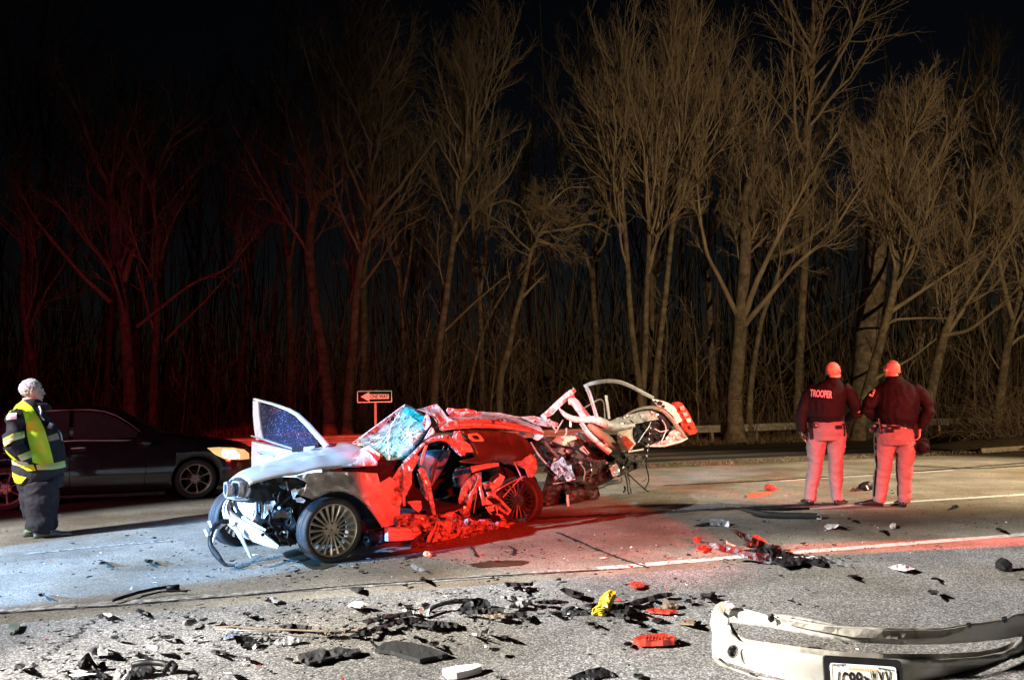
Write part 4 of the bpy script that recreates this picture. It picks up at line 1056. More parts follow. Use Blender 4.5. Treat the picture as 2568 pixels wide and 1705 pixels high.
# --- rear door glass panel with the square marking, pillars, seats
csheet('rear_side_panel', Z2, [(545, 352, -.16), (700, 350, -.14), (880, 358, -.13), (1040, 375, -.12), (1130, 425, -.12), (1190, 490, -.11), (1235, 600, -.10), (1245, 690, -.08), (1150, 705, -.05), (1050, 650, -.05), (900, 622, -.05), (720, 652, -.04), (560, 640, -.03), (545, 628, -.03), (660, 600, -.07), (702, 575, -.09), (690, 540, -.1), (640, 455, -.13)], M_dkgloss, wk, amp=.012, freq=.02, bulge=.05, sp=8, seed=25, smooth=True, thick=.012, ridge=False)
csheet('panel_edge', Z2, [(1020, 635, -.02), (1100, 620, 0), (1180, 560, -.02), (1225, 600, -.04), (1240, 690, -.04), (1200, 770, -.03), (1160, 775, -.03), (1130, 700, -.02)], M_crush, wk, amp=.04, sp=5, seed=26)
ring_o = [(612, 384), (690, 378), (725, 398), (756, 440), (740, 452), (660, 448), (630, 425)]
ring_c = (684, 415)
pl = [onside(-.055)(*Z2(x, y)) for x, y in ring_o]; pi_ = [onside(-.055)(*Z2(ring_c[0] + (x - ring_c[0]) * .58, ring_c[1] + (y - ring_c[1]) * .55)) for x, y in ring_o]
mb = MB(); m_ = len(pl)
mb.add(pl + pi_ + [p + LD * .012 for p in pl] + [p + LD * .012 for p in pi_], [(2 * m_ + j, 2 * m_ + (j + 1) % m_, 3 * m_ + (j + 1) % m_, 3 * m_ + j) for j in range(m_)] + [(j, (j + 1) % m_, 2 * m_ + (j + 1) % m_, 2 * m_ + j) for j in range(m_)] + [(m_ + j, m_ + (j + 1) % m_, 3 * m_ + (j + 1) % m_, 3 * m_ + j) for j in range(m_)])
mb.build('square_frame', mat('cream_orange_trim', (.80, .52, .30), .5, var=.1), wk)
csheet('door_pillar', Z2, [(500, 360, -.18), (545, 355, -.17), (580, 440, -.15), (640, 480, -.14), (668, 545, -.12), (600, 550, -.13), (590, 580, -.13), (545, 570, -.15), (520, 500, -.16), (470, 440, -.18)], M_crush, wk, amp=.03, sp=5, seed=27)
cstrip('trim_bar', Z2, [(648, 702, .03, 60), (700, 688, .035, 48), (800, 668, .035, 46), (895, 655, .03, 34)], M_crush, wk, thick=.03, bulge=.012)
def seat(pts, yo, stripes):
    s = csheet('seat_back', Z2, [(x, y, yo) for x, y in pts], M_seat, wk, amp=.015, freq=.02, bulge=.09, sp=8, seed=28, smooth=True, thick=.14, ridge=False)
    for st in stripes: cstrip('seat_stripe', Z2, [(x, y, yo + .075, w) for x, y, w in st], M_seatd, s, thick=.03, bulge=.012)
seat([(236, 640), (262, 570), (305, 535), (400, 526), (470, 530), (440, 610), (395, 700), (345, 780), (296, 855), (275, 780), (262, 700)], -.75, [[(392, 532, 26), (352, 590, 30), (318, 670, 34), (300, 760, 34), (288, 820, 20)]])
seat([(556, 760), (580, 700), (630, 672), (660, 690), (640, 760), (600, 820), (560, 860)], -.7, [])
for x0, y0, x1, y1 in ((404, 470, 394, 530), (446, 482, 440, 532)):
    cwire('headrest_post', Z2, [(x0, y0, -.75), (x1, y1, -.75)], M_chrome, wk, r=.008)
csheet('headrest', Z2, [(330, 455, -.72), (400, 440, -.7), (470, 450, -.7), (468, 478, -.7), (400, 486, -.7), (340, 490, -.72)], M_blk, wk, amp=.01, bulge=.05, sp=7, seed=29, thick=.1)
# cabin interior behind
mb = MB()
mb.box(cw(1.1, -.95, .24), (2.9, 1.35, .06), (FD, LD, UP)); mb.build('cabin_floor', M_void, wk)
csheet('cabin_interior', Z2, [(110, 640, -1.15), (210, 470, -1.15), (330, 430, -1.15), (500, 420, -1.15), (700, 600, -1.1), (1000, 640, -1.1), (1100, 760, -1.1), (1000, 1100, -1.05), (600, 1150, -1.05), (60, 1100, -1.1)], M_void, wk, amp=.06, sp=16, seed=30)  # black sheet standing in for the unlit depth of the cabin
csheet('far_side_panel', Z1, [(700, 900, -1.62), (1200, 700, -1.62), (1600, 640, -1.62), (2000, 800, -1.6), (2000, 1100, -1.6), (1500, 1180, -1.62), (900, 1180, -1.62)], M_dkmetal, wk, amp=.02, sp=20, seed=31)
cstrip('pillar_trim', Z2, [(252, 480, -.5, 22), (228, 530, -.45, 26), (205, 600, -.4, 24), (196, 660, -.36, 16)], M_bag, wk, thick=.02)
# --- hinge pillar and front door remains
csheet('hinge_pillar', Z2, [(-60, 790, -.2), (0, 690, -.2), (70, 615, -.18), (150, 560, -.16), (190, 590, -.16), (120, 720, -.14), (118, 830, -.12), (70, 930, -.12), (40, 1000, -.12), (0, 1030, -.14), (-60, 1000, -.16)], M_crush, wk, amp=.06, sp=5, seed=32)
cstrip('crumpled_post', Z2, [(40, 650, -.12, 30), (60, 800, -.08, 34), (45, 930, -.06, 30), (50, 1030, -.06, 24)], M_crush, wk, thick=.03, bulge=.03, kink=.03)
cstrip('crumpled_post', Z2, [(185, 690, -.12, 50), (225, 740, -.08, 60), (262, 850, -.05, 52), (285, 960, -.03, 46), (308, 1060, -.01, 40), (318, 1110, 0, 30)], M_crush, wk, thick=.03, bulge=.03, kink=.03, seed=4)
csheet('door_fragment', Z2, [(165, 740, -.3), (200, 730, -.28), (240, 860, -.24), (262, 980, -.22), (230, 950, -.24), (195, 870, -.28)], M_crush, wk, amp=.05, sp=5, seed=33)
csheet('steering_fragment', Z2, [(80, 990, -.1), (150, 978, -.06), (200, 980, -.05), (208, 1050, -.05), (180, 1085, -.05), (130, 1050, -.08)], M_crush, wk, amp=.06, sp=4, seed=34)
csheet('door_skin', Z2, [(535, 965, -.25), (560, 870, -.25), (620, 790, -.22), (690, 735, -.18), (735, 722, -.14), (745, 850, -.12), (700, 920, -.2), (650, 1010, -.22), (640, 1105, -.22), (600, 1140, -.24), (550, 1090, -.26)], M_crush, wk, amp=.07, freq=.06, sp=5, seed=35)
for st in ([(722, 760, -.1, 24), (690, 850, -.1, 22), (620, 960, -.12, 18), (612, 1000, -.12, 8)], [(728, 850, -.08, 26), (745, 930, -.06, 34), (765, 1020, -.04, 40)], [(700, 880, -.12, 8), (690, 960, -.12, 8), (668, 1090, -.12, 8)]):
    cstrip('folded_strip', Z2, st, M_crush, wk, thick=.02, bulge=.012, kink=.01)
ab = csheet('airbag', Z2, [(748, 820, -.2), (790, 810, -.17), (830, 800, -.15), (900, 738, -.14), (950, 768, -.12), (915, 840, -.1), (872, 900, -.1), (855, 960, -.1), (800, 955, -.12), (775, 880, -.15)], M_bag, wk, amp=.05, bulge=.08, sp=6, seed=36)
csheet('airbag_tail', Z2, [(778, 955, -.12), (842, 1010, -.1), (790, 1018, -.1)], M_bag, ab, amp=.02, sp=6, seed=37)
cstrip('airbag_strap', Z2, [(775, 890, -.02, 30), (830, 882, 0, 30)], M_blk, ab, thick=.01)
cstrip('airbag_strap', Z2, [(820, 810, -.04, 40), (850, 770, -.03, 44), (895, 745, -.03, 34)], M_dkmetal, ab, thick=.01)
for st in ([(780, 955, .0, 12), (890, 880, .02, 12), (1010, 810, .03, 12), (1130, 762, .03, 12)], [(858, 930, .02, 26), (930, 1000, .03, 24), (1002, 1072, .04, 22)], [(1025, 630, -.02, 12), (1060, 690, 0, 12), (1095, 770, 0, 12), (1100, 800, 0, 10)], [(778, 1035, 0, 14), (830, 1110, .02, 16), (880, 1140, .02, 12)], [(870, 1020, 0, 10), (882, 1080, .01, 12), (880, 1145, .02, 12)], [(1100, 770, 0, 12), (1020, 850, 0, 12), (930, 950, 0, 12)]):
    cstrip('bent_rod', Z2, st, M_crush, wk, thick=.02, bulge=.006, kink=.004)
csheet('wheel_housing_fragment', Z2, [(860, 1010, -.06), (930, 1000, -.05), (1000, 1080, -.03), (975, 1110, -.03), (900, 1060, -.04), (800, 1080, -.06), (780, 1040, -.08)], M_crush, wk, amp=.03, sp=5, seed=38)
csheet('torn_flap', Z2, [(890, 1095, .02), (925, 1110, .03), (962, 1158, .03), (890, 1140, .02)], M_bag, wk, amp=.02, sp=5, seed=39)
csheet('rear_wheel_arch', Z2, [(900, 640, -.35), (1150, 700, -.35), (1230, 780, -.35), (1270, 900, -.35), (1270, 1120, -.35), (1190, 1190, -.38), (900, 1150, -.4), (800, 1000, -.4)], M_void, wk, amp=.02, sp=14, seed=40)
# --- sill and crushed floor
sl = csheet('sill', Z1, [(1482, 1200, .02), (1600, 1194, .02), (1748, 1184, .0), (1750, 1288, .0), (1600, 1300, .03), (1486, 1308, .03)], M_paint, wk, amp=.012, sp=6, seed=41, thick=.05)
for y0, w_ in ((1202, 10), (1232, 8), (1268, 12)):
    cstrip('sill_ridge', Z1, [(1484, y0 + 4, .035, w_), (1600, y0 - 1, .035, w_), (1740, y0 - 8, .02, w_)], M_crush, sl, thick=.02, bulge=.012)
CR = [([(-20, 1120, -.12), (60, 1090, -.1), (190, 1100, -.12), (330, 1115, -.1), (330, 1180, .02), (200, 1210, .04), (0, 1195, .0)], 50),
      ([(320, 1130, -.3), (380, 1060, -.4), (480, 1075, -.35), (590, 1130, -.3), (585, 1170, -.12), (470, 1185, -.06), (340, 1190, -.05)], 51),
      ([(180, 1195, .04), (330, 1150, .02), (450, 1165, .02), (560, 1150, .0), (545, 1300, .09), (420, 1335, .1), (300, 1352, .1), (330, 1260, .08), (210, 1250, .06)], 52),
      ([(560, 1160, -.1), (640, 1130, -.08), (680, 1200, .0), (650, 1260, .06), (600, 1330, .1), (540, 1310, .08)], 53),
      ([(650, 1200, .02), (720, 1150, .0), (826, 1140, -.02), (830, 1230, .06), (760, 1280, .1), (620, 1330, .12), (610, 1280, .08)], 54),
      ([(826, 1150, -.05), (950, 1160, -.05), (1060, 1180, -.04), (1112, 1240, .0), (1010, 1290, .06), (880, 1310, .1), (830, 1290, .1)], 55),
      ([(560, 1330, .14), (700, 1320, .14), (960, 1290, .12), (1010, 1300, .14), (900, 1330, .18), (600, 1352, .18), (320, 1365, .16)], 56)]
for pts, sd in CR:
    csheet('crushed_floor', Z2, pts, M_crush, wk, amp=.12, freq=.075, sp=4.2, seed=sd)
csheet('hanging_fold', Z2, [(312, 1105, .04), (345, 1140, .07), (352, 1200, .1), (318, 1290, .14), (270, 1345, .16), (215, 1425, .18), (120, 1420, .16), (108, 1362, .14), (190, 1300, .12), (285, 1235, .1), (325, 1195, .08)], M_dkgloss, wk, amp=.06, sp=5, seed=57)
cstrip('folded_strip', Z2, [(345, 1120, .1, 10), (330, 1210, .13, 14), (275, 1300, .17, 40), (262, 1350, .19, 30)], M_crush, wk, thick=.02, bulge=.012)
rg4 = random.Random(12)
for q in range(34):
    x, y = rg4.uniform(-10, 1080), rg4.uniform(1100, 1330); s = rg4.uniform(10, 42)
    csheet('crumpled_scrap', Z2, [(x + s * math.cos(a) * rg4.uniform(.4, 1.2), y + .7 * s * math.sin(a) * rg4.uniform(.4, 1.2), .08 + rg4.uniform(-.05, .07)) for a in (0.1, 1.3, 2.2, 3.6, 4.4, 5.5)], rg4.choice((M_crush, M_crush, M_bare, M_dkmetal, M_blk)), wk, amp=.05, sp=4, seed=60 + q)
for q in range(16):
    x, y = rg4.uniform(0, 1000), rg4.uniform(1090, 1330)
    P = [(x, y, .16)]
    for s in range(4): P.append((P[-1][0] + rg4.uniform(-20, 60), P[-1][1] + rg4.uniform(-35, 35), .14 + rg4.uniform(-.04, .06)))
    cwire('loose_wire', Z2, P, rg4.choice((M_blk, M_crush, M_crush)), wk, r=.004)

# --- torn open rear end
csheet('rear_underbody', Z3, [(185, 620, -.6), (330, 660, -.6), (520, 640, -.75), (700, 720, -.75), (880, 810, -.7), (960, 860, -.65), (1000, 1000, -.6), (930, 1060, -.6), (830, 1110, -.62), (780, 1135, -.64), (800, 1210, -.66), (830, 1300, -.7), (760, 1385, -.72), (560, 1400, -.72), (300, 1400, -.7), (230, 1200, -.65), (290, 1000, -.6)], M_dkmetal, wk, amp=.08, freq=.03, sp=7, seed=101)
csheet('boot_floor', Z3, [(470, 1150, -.5), (640, 1160, -.5), (780, 1190, -.52), (800, 1300, -.54), (720, 1390, -.55), (520, 1400, -.55), (470, 1300, -.5)], M_dkmetal, wk, amp=.05, sp=7, seed=102)
cstrip('silencer_strap', Z3, [(484, 1215, -.44, 20), (488, 1280, -.42, 26), (490, 1340, -.42, 22)], M_bare, wk, thick=.03)
csheet('boot_plate', Z3, [(890, 920, -.5), (950, 880, -.48), (1010, 810, -.46), (1180, 810, -.5), (1252, 870, -.52), (1190, 950, -.5), (1060, 1010, -.48), (990, 1040, -.48), (900, 1030, -.5)], M_dkgloss, wk, amp=.09, freq=.05, sp=6, seed=103)
csheet('boot_plate', Z3, [(890, 930, -.44), (960, 900, -.42), (990, 960, -.42), (1000, 1020, -.42), (930, 1040, -.44)], M_crush, wk, amp=.06, sp=5, seed=104)
csheet('shredded_liner', Z3, [(330, 905, -.35), (390, 880, -.33), (430, 840, -.33), (455, 870, -.33), (480, 930, -.33), (520, 920, -.33), (530, 980, -.33), (562, 1050, -.33), (480, 1088, -.33), (452, 1050, -.33), (440, 1010, -.34), (400, 1050, -.34), (350, 1090, -.35), (345, 1050, -.35), (380, 1020, -.35), (320, 965, -.36)], mat('pale_blue_liner', (.22, .50, .62), .6, var=.2, vscale=18, col2=(.05, .06, .07), c2scale=16, c2lo=.5, c2hi=.58), wk, amp=.06, sp=4.5, seed=105)
mb = MB()
bp = [onside(-.45)(*Z3(x, y)) for x, y in ((385, 795), (470, 700), (552, 690), (545, 740), (445, 825))]
mb.prism(bp, -LD * .25); mb.build('storage_box', mat('olive_box', (.11, .115, .09), .6, var=.2), wk)
mb = MB(); mb.prism([onside(-.44)(*Z3(x, y)) for x, y in ((412, 715), (490, 645), (560, 640), (575, 668), (500, 690), (445, 740))], -LD * .2); mb.build('box_lid', mat('cream_yellow_lid', (.62, .56, .38), .5, var=.15), wk)
csheet('tool_tray', Z3, [(560, 790, -.5), (640, 730, -.5), (700, 810, -.5), (610, 850, -.5)], M_alloy, wk, amp=.03, sp=6, seed=106)
csheet('window_shelf', Z3, [(340, 670, -.7), (470, 640, -.8), (640, 590, -.95), (700, 600, -.95), (720, 700, -.85), (640, 680, -.8), (520, 640, -.75), (420, 690, -.7)], M_paint, wk, amp=.05, sp=6, seed=107)
cstrip('rear_pillar', Z3, [(615, 508, -.6, 44), (690, 620, -.55, 48), (790, 715, -.5, 56), (905, 805, -.45, 60)], M_bare, wk, thick=.06, bulge=.03, ridges=.008)
cstrip('rear_pillar', Z3, [(690, 515, -.62, 60), (800, 610, -.58, 84), (900, 690, -.52, 90), (985, 770, -.48, 70)], mat('tan_pillar_lining', (.22, .19, .14), .6, var=.2), wk, thick=.06, bulge=.03)
cstrip('torn_arm', Z3, [(398, 365, -.6, 14), (440, 420, -.58, 44), (520, 470, -.56, 60), (640, 482, -.55, 56), (730, 470, -.54, 66), (820, 500, -.52, 84), (930, 550, -.5, 80), (1040, 550, -.5, 50), (1150, 535, -.5, 34)], M_bare, wk, thick=.04, bulge=.03, kink=.012)
cstrip('jagged_arm', Z3, [(225, 450, -.9, 30), (300, 420, -.88, 70), (370, 345, -.86, 66), (450, 275, -.84, 66), (520, 215, -.82, 72), (555, 185, -.8, 40)], M_bare, wk, thick=.05, bulge=.02, kink=.03, seed=8)
csheet('jagged_arm_lens', Z3, [(470, 285, -.79), (545, 235, -.77), (560, 260, -.77), (500, 310, -.79)], M_lens, wk, amp=.01, sp=5, seed=108)
for q in range(9):
    x = 240 + q * 36; y = 455 - q * 33
    csheet('torn_edge', Z3, [(x, y, -.85), (x + rg4.uniform(10, 30), y - rg4.uniform(10, 40), -.83), (x + 45, y + rg4.uniform(-20, 20), -.84), (x + 20, y + 25, -.86)], rg4.choice((M_bare, M_crush)), wk, amp=.03, sp=4, seed=110 + q)
cstrip('hinge_arm', Z3, [(490, 300, -.75, 60), (545, 290, -.74, 84), (600, 370, -.72, 80), (670, 460, -.68, 90), (730, 500, -.65, 50)], M_paint, wk, thick=.04, bulge=.02, kink=.012)
cstrip('hinge_arm', Z3, [(515, 480, -.6, 24), (512, 550, -.58, 22)], M_bare, wk, thick=.02)
for st in ([(300, 470, -.7, 20), (330, 540, -.7, 18), (380, 600, -.7, 16)], [(470, 560, -.7, 18), (480, 620, -.7, 16), (400, 680, -.7, 14)], [(440, 480, -.72, 12), (360, 610, -.7, 12)]):
    cstrip('bent_rod', Z3, st, M_crush, wk, thick=.02, bulge=.008, kink=.01)
csheet('white_trim_lump', Z3, [(135, 640, -.4), (160, 612, -.4), (250, 622, -.4), (240, 650, -.38), (190, 685, -.38), (150, 668, -.38)], M_bag, wk, amp=.03, bulge=.04, sp=6, seed=109)
csheet('white_trim_lump', Z3, [(5, 600, -.35), (50, 598, -.35), (78, 625, -.34), (60, 655, -.34), (30, 640, -.34)], M_bag, wk, amp=.02, bulge=.04, sp=6, seed=119)
# window frame that has been flung up and back
fr_ = cstrip('window_frame', Z3, [(645, 152, -.55, 34), (700, 130, -.55, 44), (800, 108, -.55, 46), (900, 98, -.55, 42), (1000, 108, -.55, 42), (1100, 150, -.55, 44), (1210, 208, -.55, 40), (1330, 268, -.55, 34)], M_paint, wk, thick=.05, bulge=.02, ridges=.007, cols=8)
cstrip('frame_seal', Z3, [(690, 150, -.52, 8), (800, 128, -.52, 8), (900, 118, -.52, 8), (1000, 128, -.52, 8), (1100, 170, -.52, 8), (1210, 226, -.52, 8)], M_blk, fr_, thick=.01)
cstrip('window_pillar', Z3, [(668, 160, -.55, 40), (690, 195, -.55, 40), (715, 270, -.54, 38), (745, 370, -.53, 34), (772, 462, -.52, 40)], M_paint, wk, thick=.05, bulge=.02, ridges=.006, cols=6)
cstrip('window_pillar', Z3, [(862, 240, -.75, 28), (876, 340, -.72, 30), (892, 472, -.7, 26)], M_bare, wk, thick=.03)
cstrip('window_channel', Z3, [(620, 378, -.78, 16), (720, 320, -.78, 16), (800, 272, -.77, 18), (830, 275, -.76, 16), (842, 330, -.75, 14), (852, 470, -.72, 14)], M_alloy, wk, thick=.03)
csheet('corner_plate', Z3, [(1306, 272, -.53), (1360, 280, -.53), (1440, 300, -.52), (1530, 345, -.5), (1580, 420, -.5), (1612, 490, -.5), (1560, 520, -.5), (1520, 440, -.5), (1440, 370, -.52), (1370, 345, -.53)], M_bare, wk, amp=.015, sp=6, seed=121)
for x, y, w_ in ((1395, 315, 26), (1430, 345, 16), (1350, 300, 12)):
    csheet('plate_hole', Z3, [(x - w_, y - w_ * .5, -.5), (x, y - w_ * .8, -.5), (x + w_, y, -.5), (x + w_ * .5, y + w_, -.5), (x - w_ * .6, y + w_ * .6, -.5)], M_void, wk, amp=.005, sp=6, seed=122)  # black patches laid on the plate for the dark of its holes
cstrip('boot_lip', Z3, [(1030, 450, -.6, 18), (1120, 395, -.58, 22), (1220, 362, -.56, 26), (1330, 355, -.55, 34), (1420, 385, -.54, 44), (1490, 450, -.53, 46), (1560, 545, -.52, 46), (1645, 662, -.52, 44)], M_alloy, wk, thick=.04, bulge=.02, ridges=.006, cols=6)
csheet('inner_panel', Z3, [(890, 500, -.62), (960, 465, -.62), (1080, 430, -.6), (1200, 400, -.6), (1300, 388, -.58), (1385, 425, -.58), (1400, 472, -.58), (1280, 490, -.56), (1160, 520, -.56), (1020, 560, -.56), (930, 550, -.58)], M_crush, wk, amp=.05, freq=.06, sp=4.5, seed=123)
csheet('inner_panel', Z3, [(1120, 560, -.62), (1190, 520, -.62), (1300, 490, -.6), (1440, 470, -.6), (1510, 560, -.6), (1500, 660, -.6), (1400, 720, -.6), (1280, 740, -.62), (1150, 700, -.62), (1100, 640, -.62)], M_blk, wk, amp=.08, freq=.05, sp=5, seed=124)
csheet('inner_panel', Z3, [(1270, 745, -.54), (1390, 690, -.56), (1440, 680, -.56), (1490, 600, -.56), (1560, 560, -.54), (1662, 662, -.52), (1600, 695, -.52), (1430, 742, -.52)], M_crush, wk, amp=.045, freq=.06, sp=4.5, seed=125)
csheet('inner_panel', Z3, [(1340, 420, -.56), (1420, 420, -.55), (1480, 500, -.55), (1500, 560, -.55), (1440, 560, -.56), (1400, 480, -.56)], M_blk, wk, amp=.04, sp=5, seed=126)
cstrip('lower_lip', Z3, [(1080, 795, -.45, 18), (1230, 770, -.46, 18)], M_bare, wk, thick=.02)
cstrip('lower_lip', Z3, [(1250, 740, -.5, 14), (1430, 738, -.5, 20), (1600, 692, -.5, 22), (1668, 660, -.5, 14)], M_bare, wk, thick=.02)
for st in ([(1410, 480, -.5), (1440, 520, -.48), (1455, 580, -.48), (1425, 650, -.48), (1400, 700, -.48)], [(1120, 545, -.46), (1115, 610, -.46), (1122, 690, -.46)], [(1300, 500, -.46), (1290, 540, -.46), (1230, 620, -.48), (1180, 700, -.5)], [(1340, 570, -.5), (1400, 600, -.5), (1470, 580, -.5)]):
    cwire('harness', Z3, st, M_bare, wk, r=.009)
tl_ = csheet('tail_lamp', Z3, [(1528, 315, -.5), (1575, 300, -.5), (1612, 320, -.48), (1680, 420, -.46), (1725, 510, -.46), (1762, 590, -.46), (1745, 615, -.46), (1690, 632, -.47), (1655, 590, -.48), (1600, 480, -.49)], M_lens, wk, amp=.03, sp=5, seed=127, thick=.05)
for q in range(4):
    x, y = 1585 + q * 32, 350 + q * 60
    csheet('lamp_shard', Z3, [(x, y, -.44), (x + 40, y - 8, -.43), (x + 50, y + 30, -.43), (x + 14, y + 36, -.44)], rg4.choice((M_lens, M_bare, M_crush)), tl_, amp=.02, sp=6, seed=130 + q)
csheet('seat_cushion', Z3, [(968, 605, -.48), (1010, 590, -.46), (1060, 580, -.46), (1115, 570, -.46), (1112, 640, -.44), (1155, 715, -.44), (1095, 792, -.44), (1015, 795, -.44), (985, 700, -.46)], mat('cream_cushion', (.62, .52, .42), .8, var=.2, vscale=9, bump=.3), wk, amp=.04, bulge=.08, sp=6, seed=134)
csheet('cushion_tear', Z3, [(1020, 640, -.34), (1060, 640, -.33), (1140, 715, -.33), (1080, 780, -.33), (1040, 720, -.33)], M_lens, wk, amp=.03, sp=5, seed=135)
# hanging wires
cwire('hanging_wire', Z3, [(1300, 530, -.45), (1302, 640, -.45), (1280, 760, -.45), (1256, 850, -.45), (1256, 940, -.45), (1275, 1010, -.45), (1286, 1070, -.44), (1262, 1130, -.42), (1236, 1165, -.42)], M_blk, wk, r=.011)
for q in range(6):
    t = q / 6; x = 1300 - 45 * t; y = 560 + 330 * t
    cstrip('wire_wrap', Z3, [(x - 3, y - 9, -.44, 11), (x + 1, y + 9, -.44, 11)], M_bag, wk, thick=.015)
cwire('hanging_wire', Z3, [(1075, 1005, -.45), (1140, 1070, -.42), (1230, 1150, -.38), (1300, 1200, -.34), (1380, 1262, -.3), (1445, 1290, -.28)], M_blk, wk, r=.010)
for q in range(7):
    cwire('hanging_wire', Z3, [(1045 + q * 6, 1005, -.46), (1070 + q * 5 + rg4.uniform(-8, 8), 1090, -.45), (1080 + q * 5 + rg4.uniform(-10, 10), 1180, -.44), (1092 + q * 5 + rg4.uniform(-14, 14), 1250 + rg4.uniform(0, 50), -.44)], rg4.choice((M_dkmetal, M_blk, M_crush)), wk, r=.007)
cwire('hanging_wire', Z3, [(780, 1165, -.5), (880, 1118, -.48), (1000, 1098, -.46), (1026, 1080, -.46), (1010, 1045, -.46)], M_blk, wk, r=.008)
cwire('hanging_wire', Z3, [(1042, 1130, -.44), (1050, 1170, -.44), (1035, 1190, -.44)], M_blk, wk, r=.016)
cwire('hanging_wire', Z3, [(1220, 1085, -.44), (1240, 1080, -.44), (1262, 1050, -.44)], M_blk, wk, r=.005)
for q in range(22):
    x, y = rg4.uniform(250, 900), rg4.uniform(650, 1050); s = rg4.uniform(12, 45)
    csheet('crumpled_scrap', Z3, [(x + s * math.cos(a) * rg4.uniform(.4, 1.2), y + .7 * s * math.sin(a) * rg4.uniform(.4, 1.2), -.42 + rg4.uniform(-.06, .08)) for a in (0.1, 1.3, 2.2, 3.6, 4.4, 5.5)], rg4.choice((M_dkmetal, M_blk, M_blk, M_dkgloss, M_alloy, M_crush)), wk, amp=.05, sp=5, seed=140 + q)

for pts, w_, m in (([(250, 700), (340, 790), (430, 900), (470, 1010)], 34, M_dkgloss), ([(520, 830), (640, 850), (760, 900), (860, 890)], 40, M_dkgloss), ([(560, 1080), (680, 1110), (780, 1100)], 30, M_dkmetal), ([(330, 700), (420, 740), (560, 760), (680, 840)], 26, M_blk), ([(700, 880), (730, 960), (700, 1060)], 26, M_dkgloss), ([(120, 700), (180, 800), (250, 890), (330, 960)], 20, M_crush), ([(600, 900), (660, 980), (640, 1080)], 14, M_alloy), ([(340, 1110), (460, 1090), (560, 1060)], 12, M_bare)):
    cstrip('folded_panel', Z3, [(x, y, -.40 + rg4.uniform(-.06, .04), w_) for x, y in pts], m, wk, thick=.03, bulge=.02, kink=.02)
for pts in ([(300, 1000), (420, 1080), (560, 1100)], [(480, 700), (560, 800), (540, 920)], [(640, 760), (720, 860), (840, 960)], [(860, 1000), (900, 940), (960, 900)]):
    cwire('loose_wire', Z3, [(x, y, -.34) for x, y in pts], M_blk, wk, r=.008)
# --- far front door standing wide open
hp = cw(1.75, -1.62, 0)
DN = (FD * .97 + LD * -.25).normalized()
def odoor(px, py, off=0.0): return on_plane(px, py, hp + DN * off, DN)
def dsheet(name, pts, m, parent, off=0.0, th=.03):
    mb = MB(); P = [odoor(*Z1(x, y), off) for x, y in pts]; mb.prism(P, -DN * th); return mb.build(name, m, parent)
def dstrip(name, pts, m, parent, off=0.0, th=.03):
    rings = []
    for i, (x, y, w) in enumerate(pts):
        a, b = pts[max(0, i - 1)], pts[min(len(pts) - 1, i + 1)]
        tx, ty = b[0] - a[0], b[1] - a[1]; l = math.hypot(tx, ty); nx, ny = -ty / l, tx / l
        e0, e1 = (x + nx * w / 2, y + ny * w / 2), (x - nx * w / 2, y - ny * w / 2)
        A, B = odoor(*Z1(*e0), off), odoor(*Z1(*e1), off)
        rings.append([A, B, B - DN * th, A - DN * th])
    mb = MB(); mb.loft(rings); return mb.build(name, m, parent)
dr = dsheet('open_door', [(412, 522), (440, 530), (600, 570), (800, 612), (880, 620), (960, 660), (990, 800), (960, 960), (430, 960), (410, 800), (408, 640)], M_paint, wk, 0, .07)
dstrip('door_window_frame', [(440, 205, 40), (444, 320, 46), (456, 430, 50), (470, 505, 50)], M_paint, dr, .0)
dstrip('door_window_frame', [(424, 190, 16), (480, 205, 16), (580, 232, 18), (690, 272, 20), (760, 312, 22), (840, 390, 26), (920, 480, 28), (990, 560, 30)], M_paint, dr, .004)
dstrip('window_seal', [(405, 478, 10), (480, 500, 12), (600, 540, 12), (800, 602, 12)], M_chrome, dr, .012, .02)
dstrip('window_seal', [(924, 510, 12), (930, 580, 14)], M_blk, dr, .012, .02)
dsheet('door_glass', [(458, 222), (560, 245), (690, 290), (770, 345), (850, 430), (925, 515), (925, 590), (800, 596), (640, 556), (500, 512), (480, 420)], M_pane, dr, -.012, .004)
dstrip('door_handle', [(455, 612, 14), (490, 606, 26), (530, 612, 26), (576, 634, 16)], M_chrome, dr, .03, .03)
mb = MB(); mb.prism([odoor(*Z1(x, y), .05) for x, y in ((812, 560), (925, 548), (930, 580), (880, 600), (808, 606))], DN * .12); mb.build('door_mirror', M_blk, dr)
mb = MB(); mb.prism([odoor(*Z1(x, y), .175) for x, y in ((826, 566), (912, 556), (912, 576), (870, 590), (824, 598))], DN * .008); mb.build('mirror_glass', M_chrome, dr)

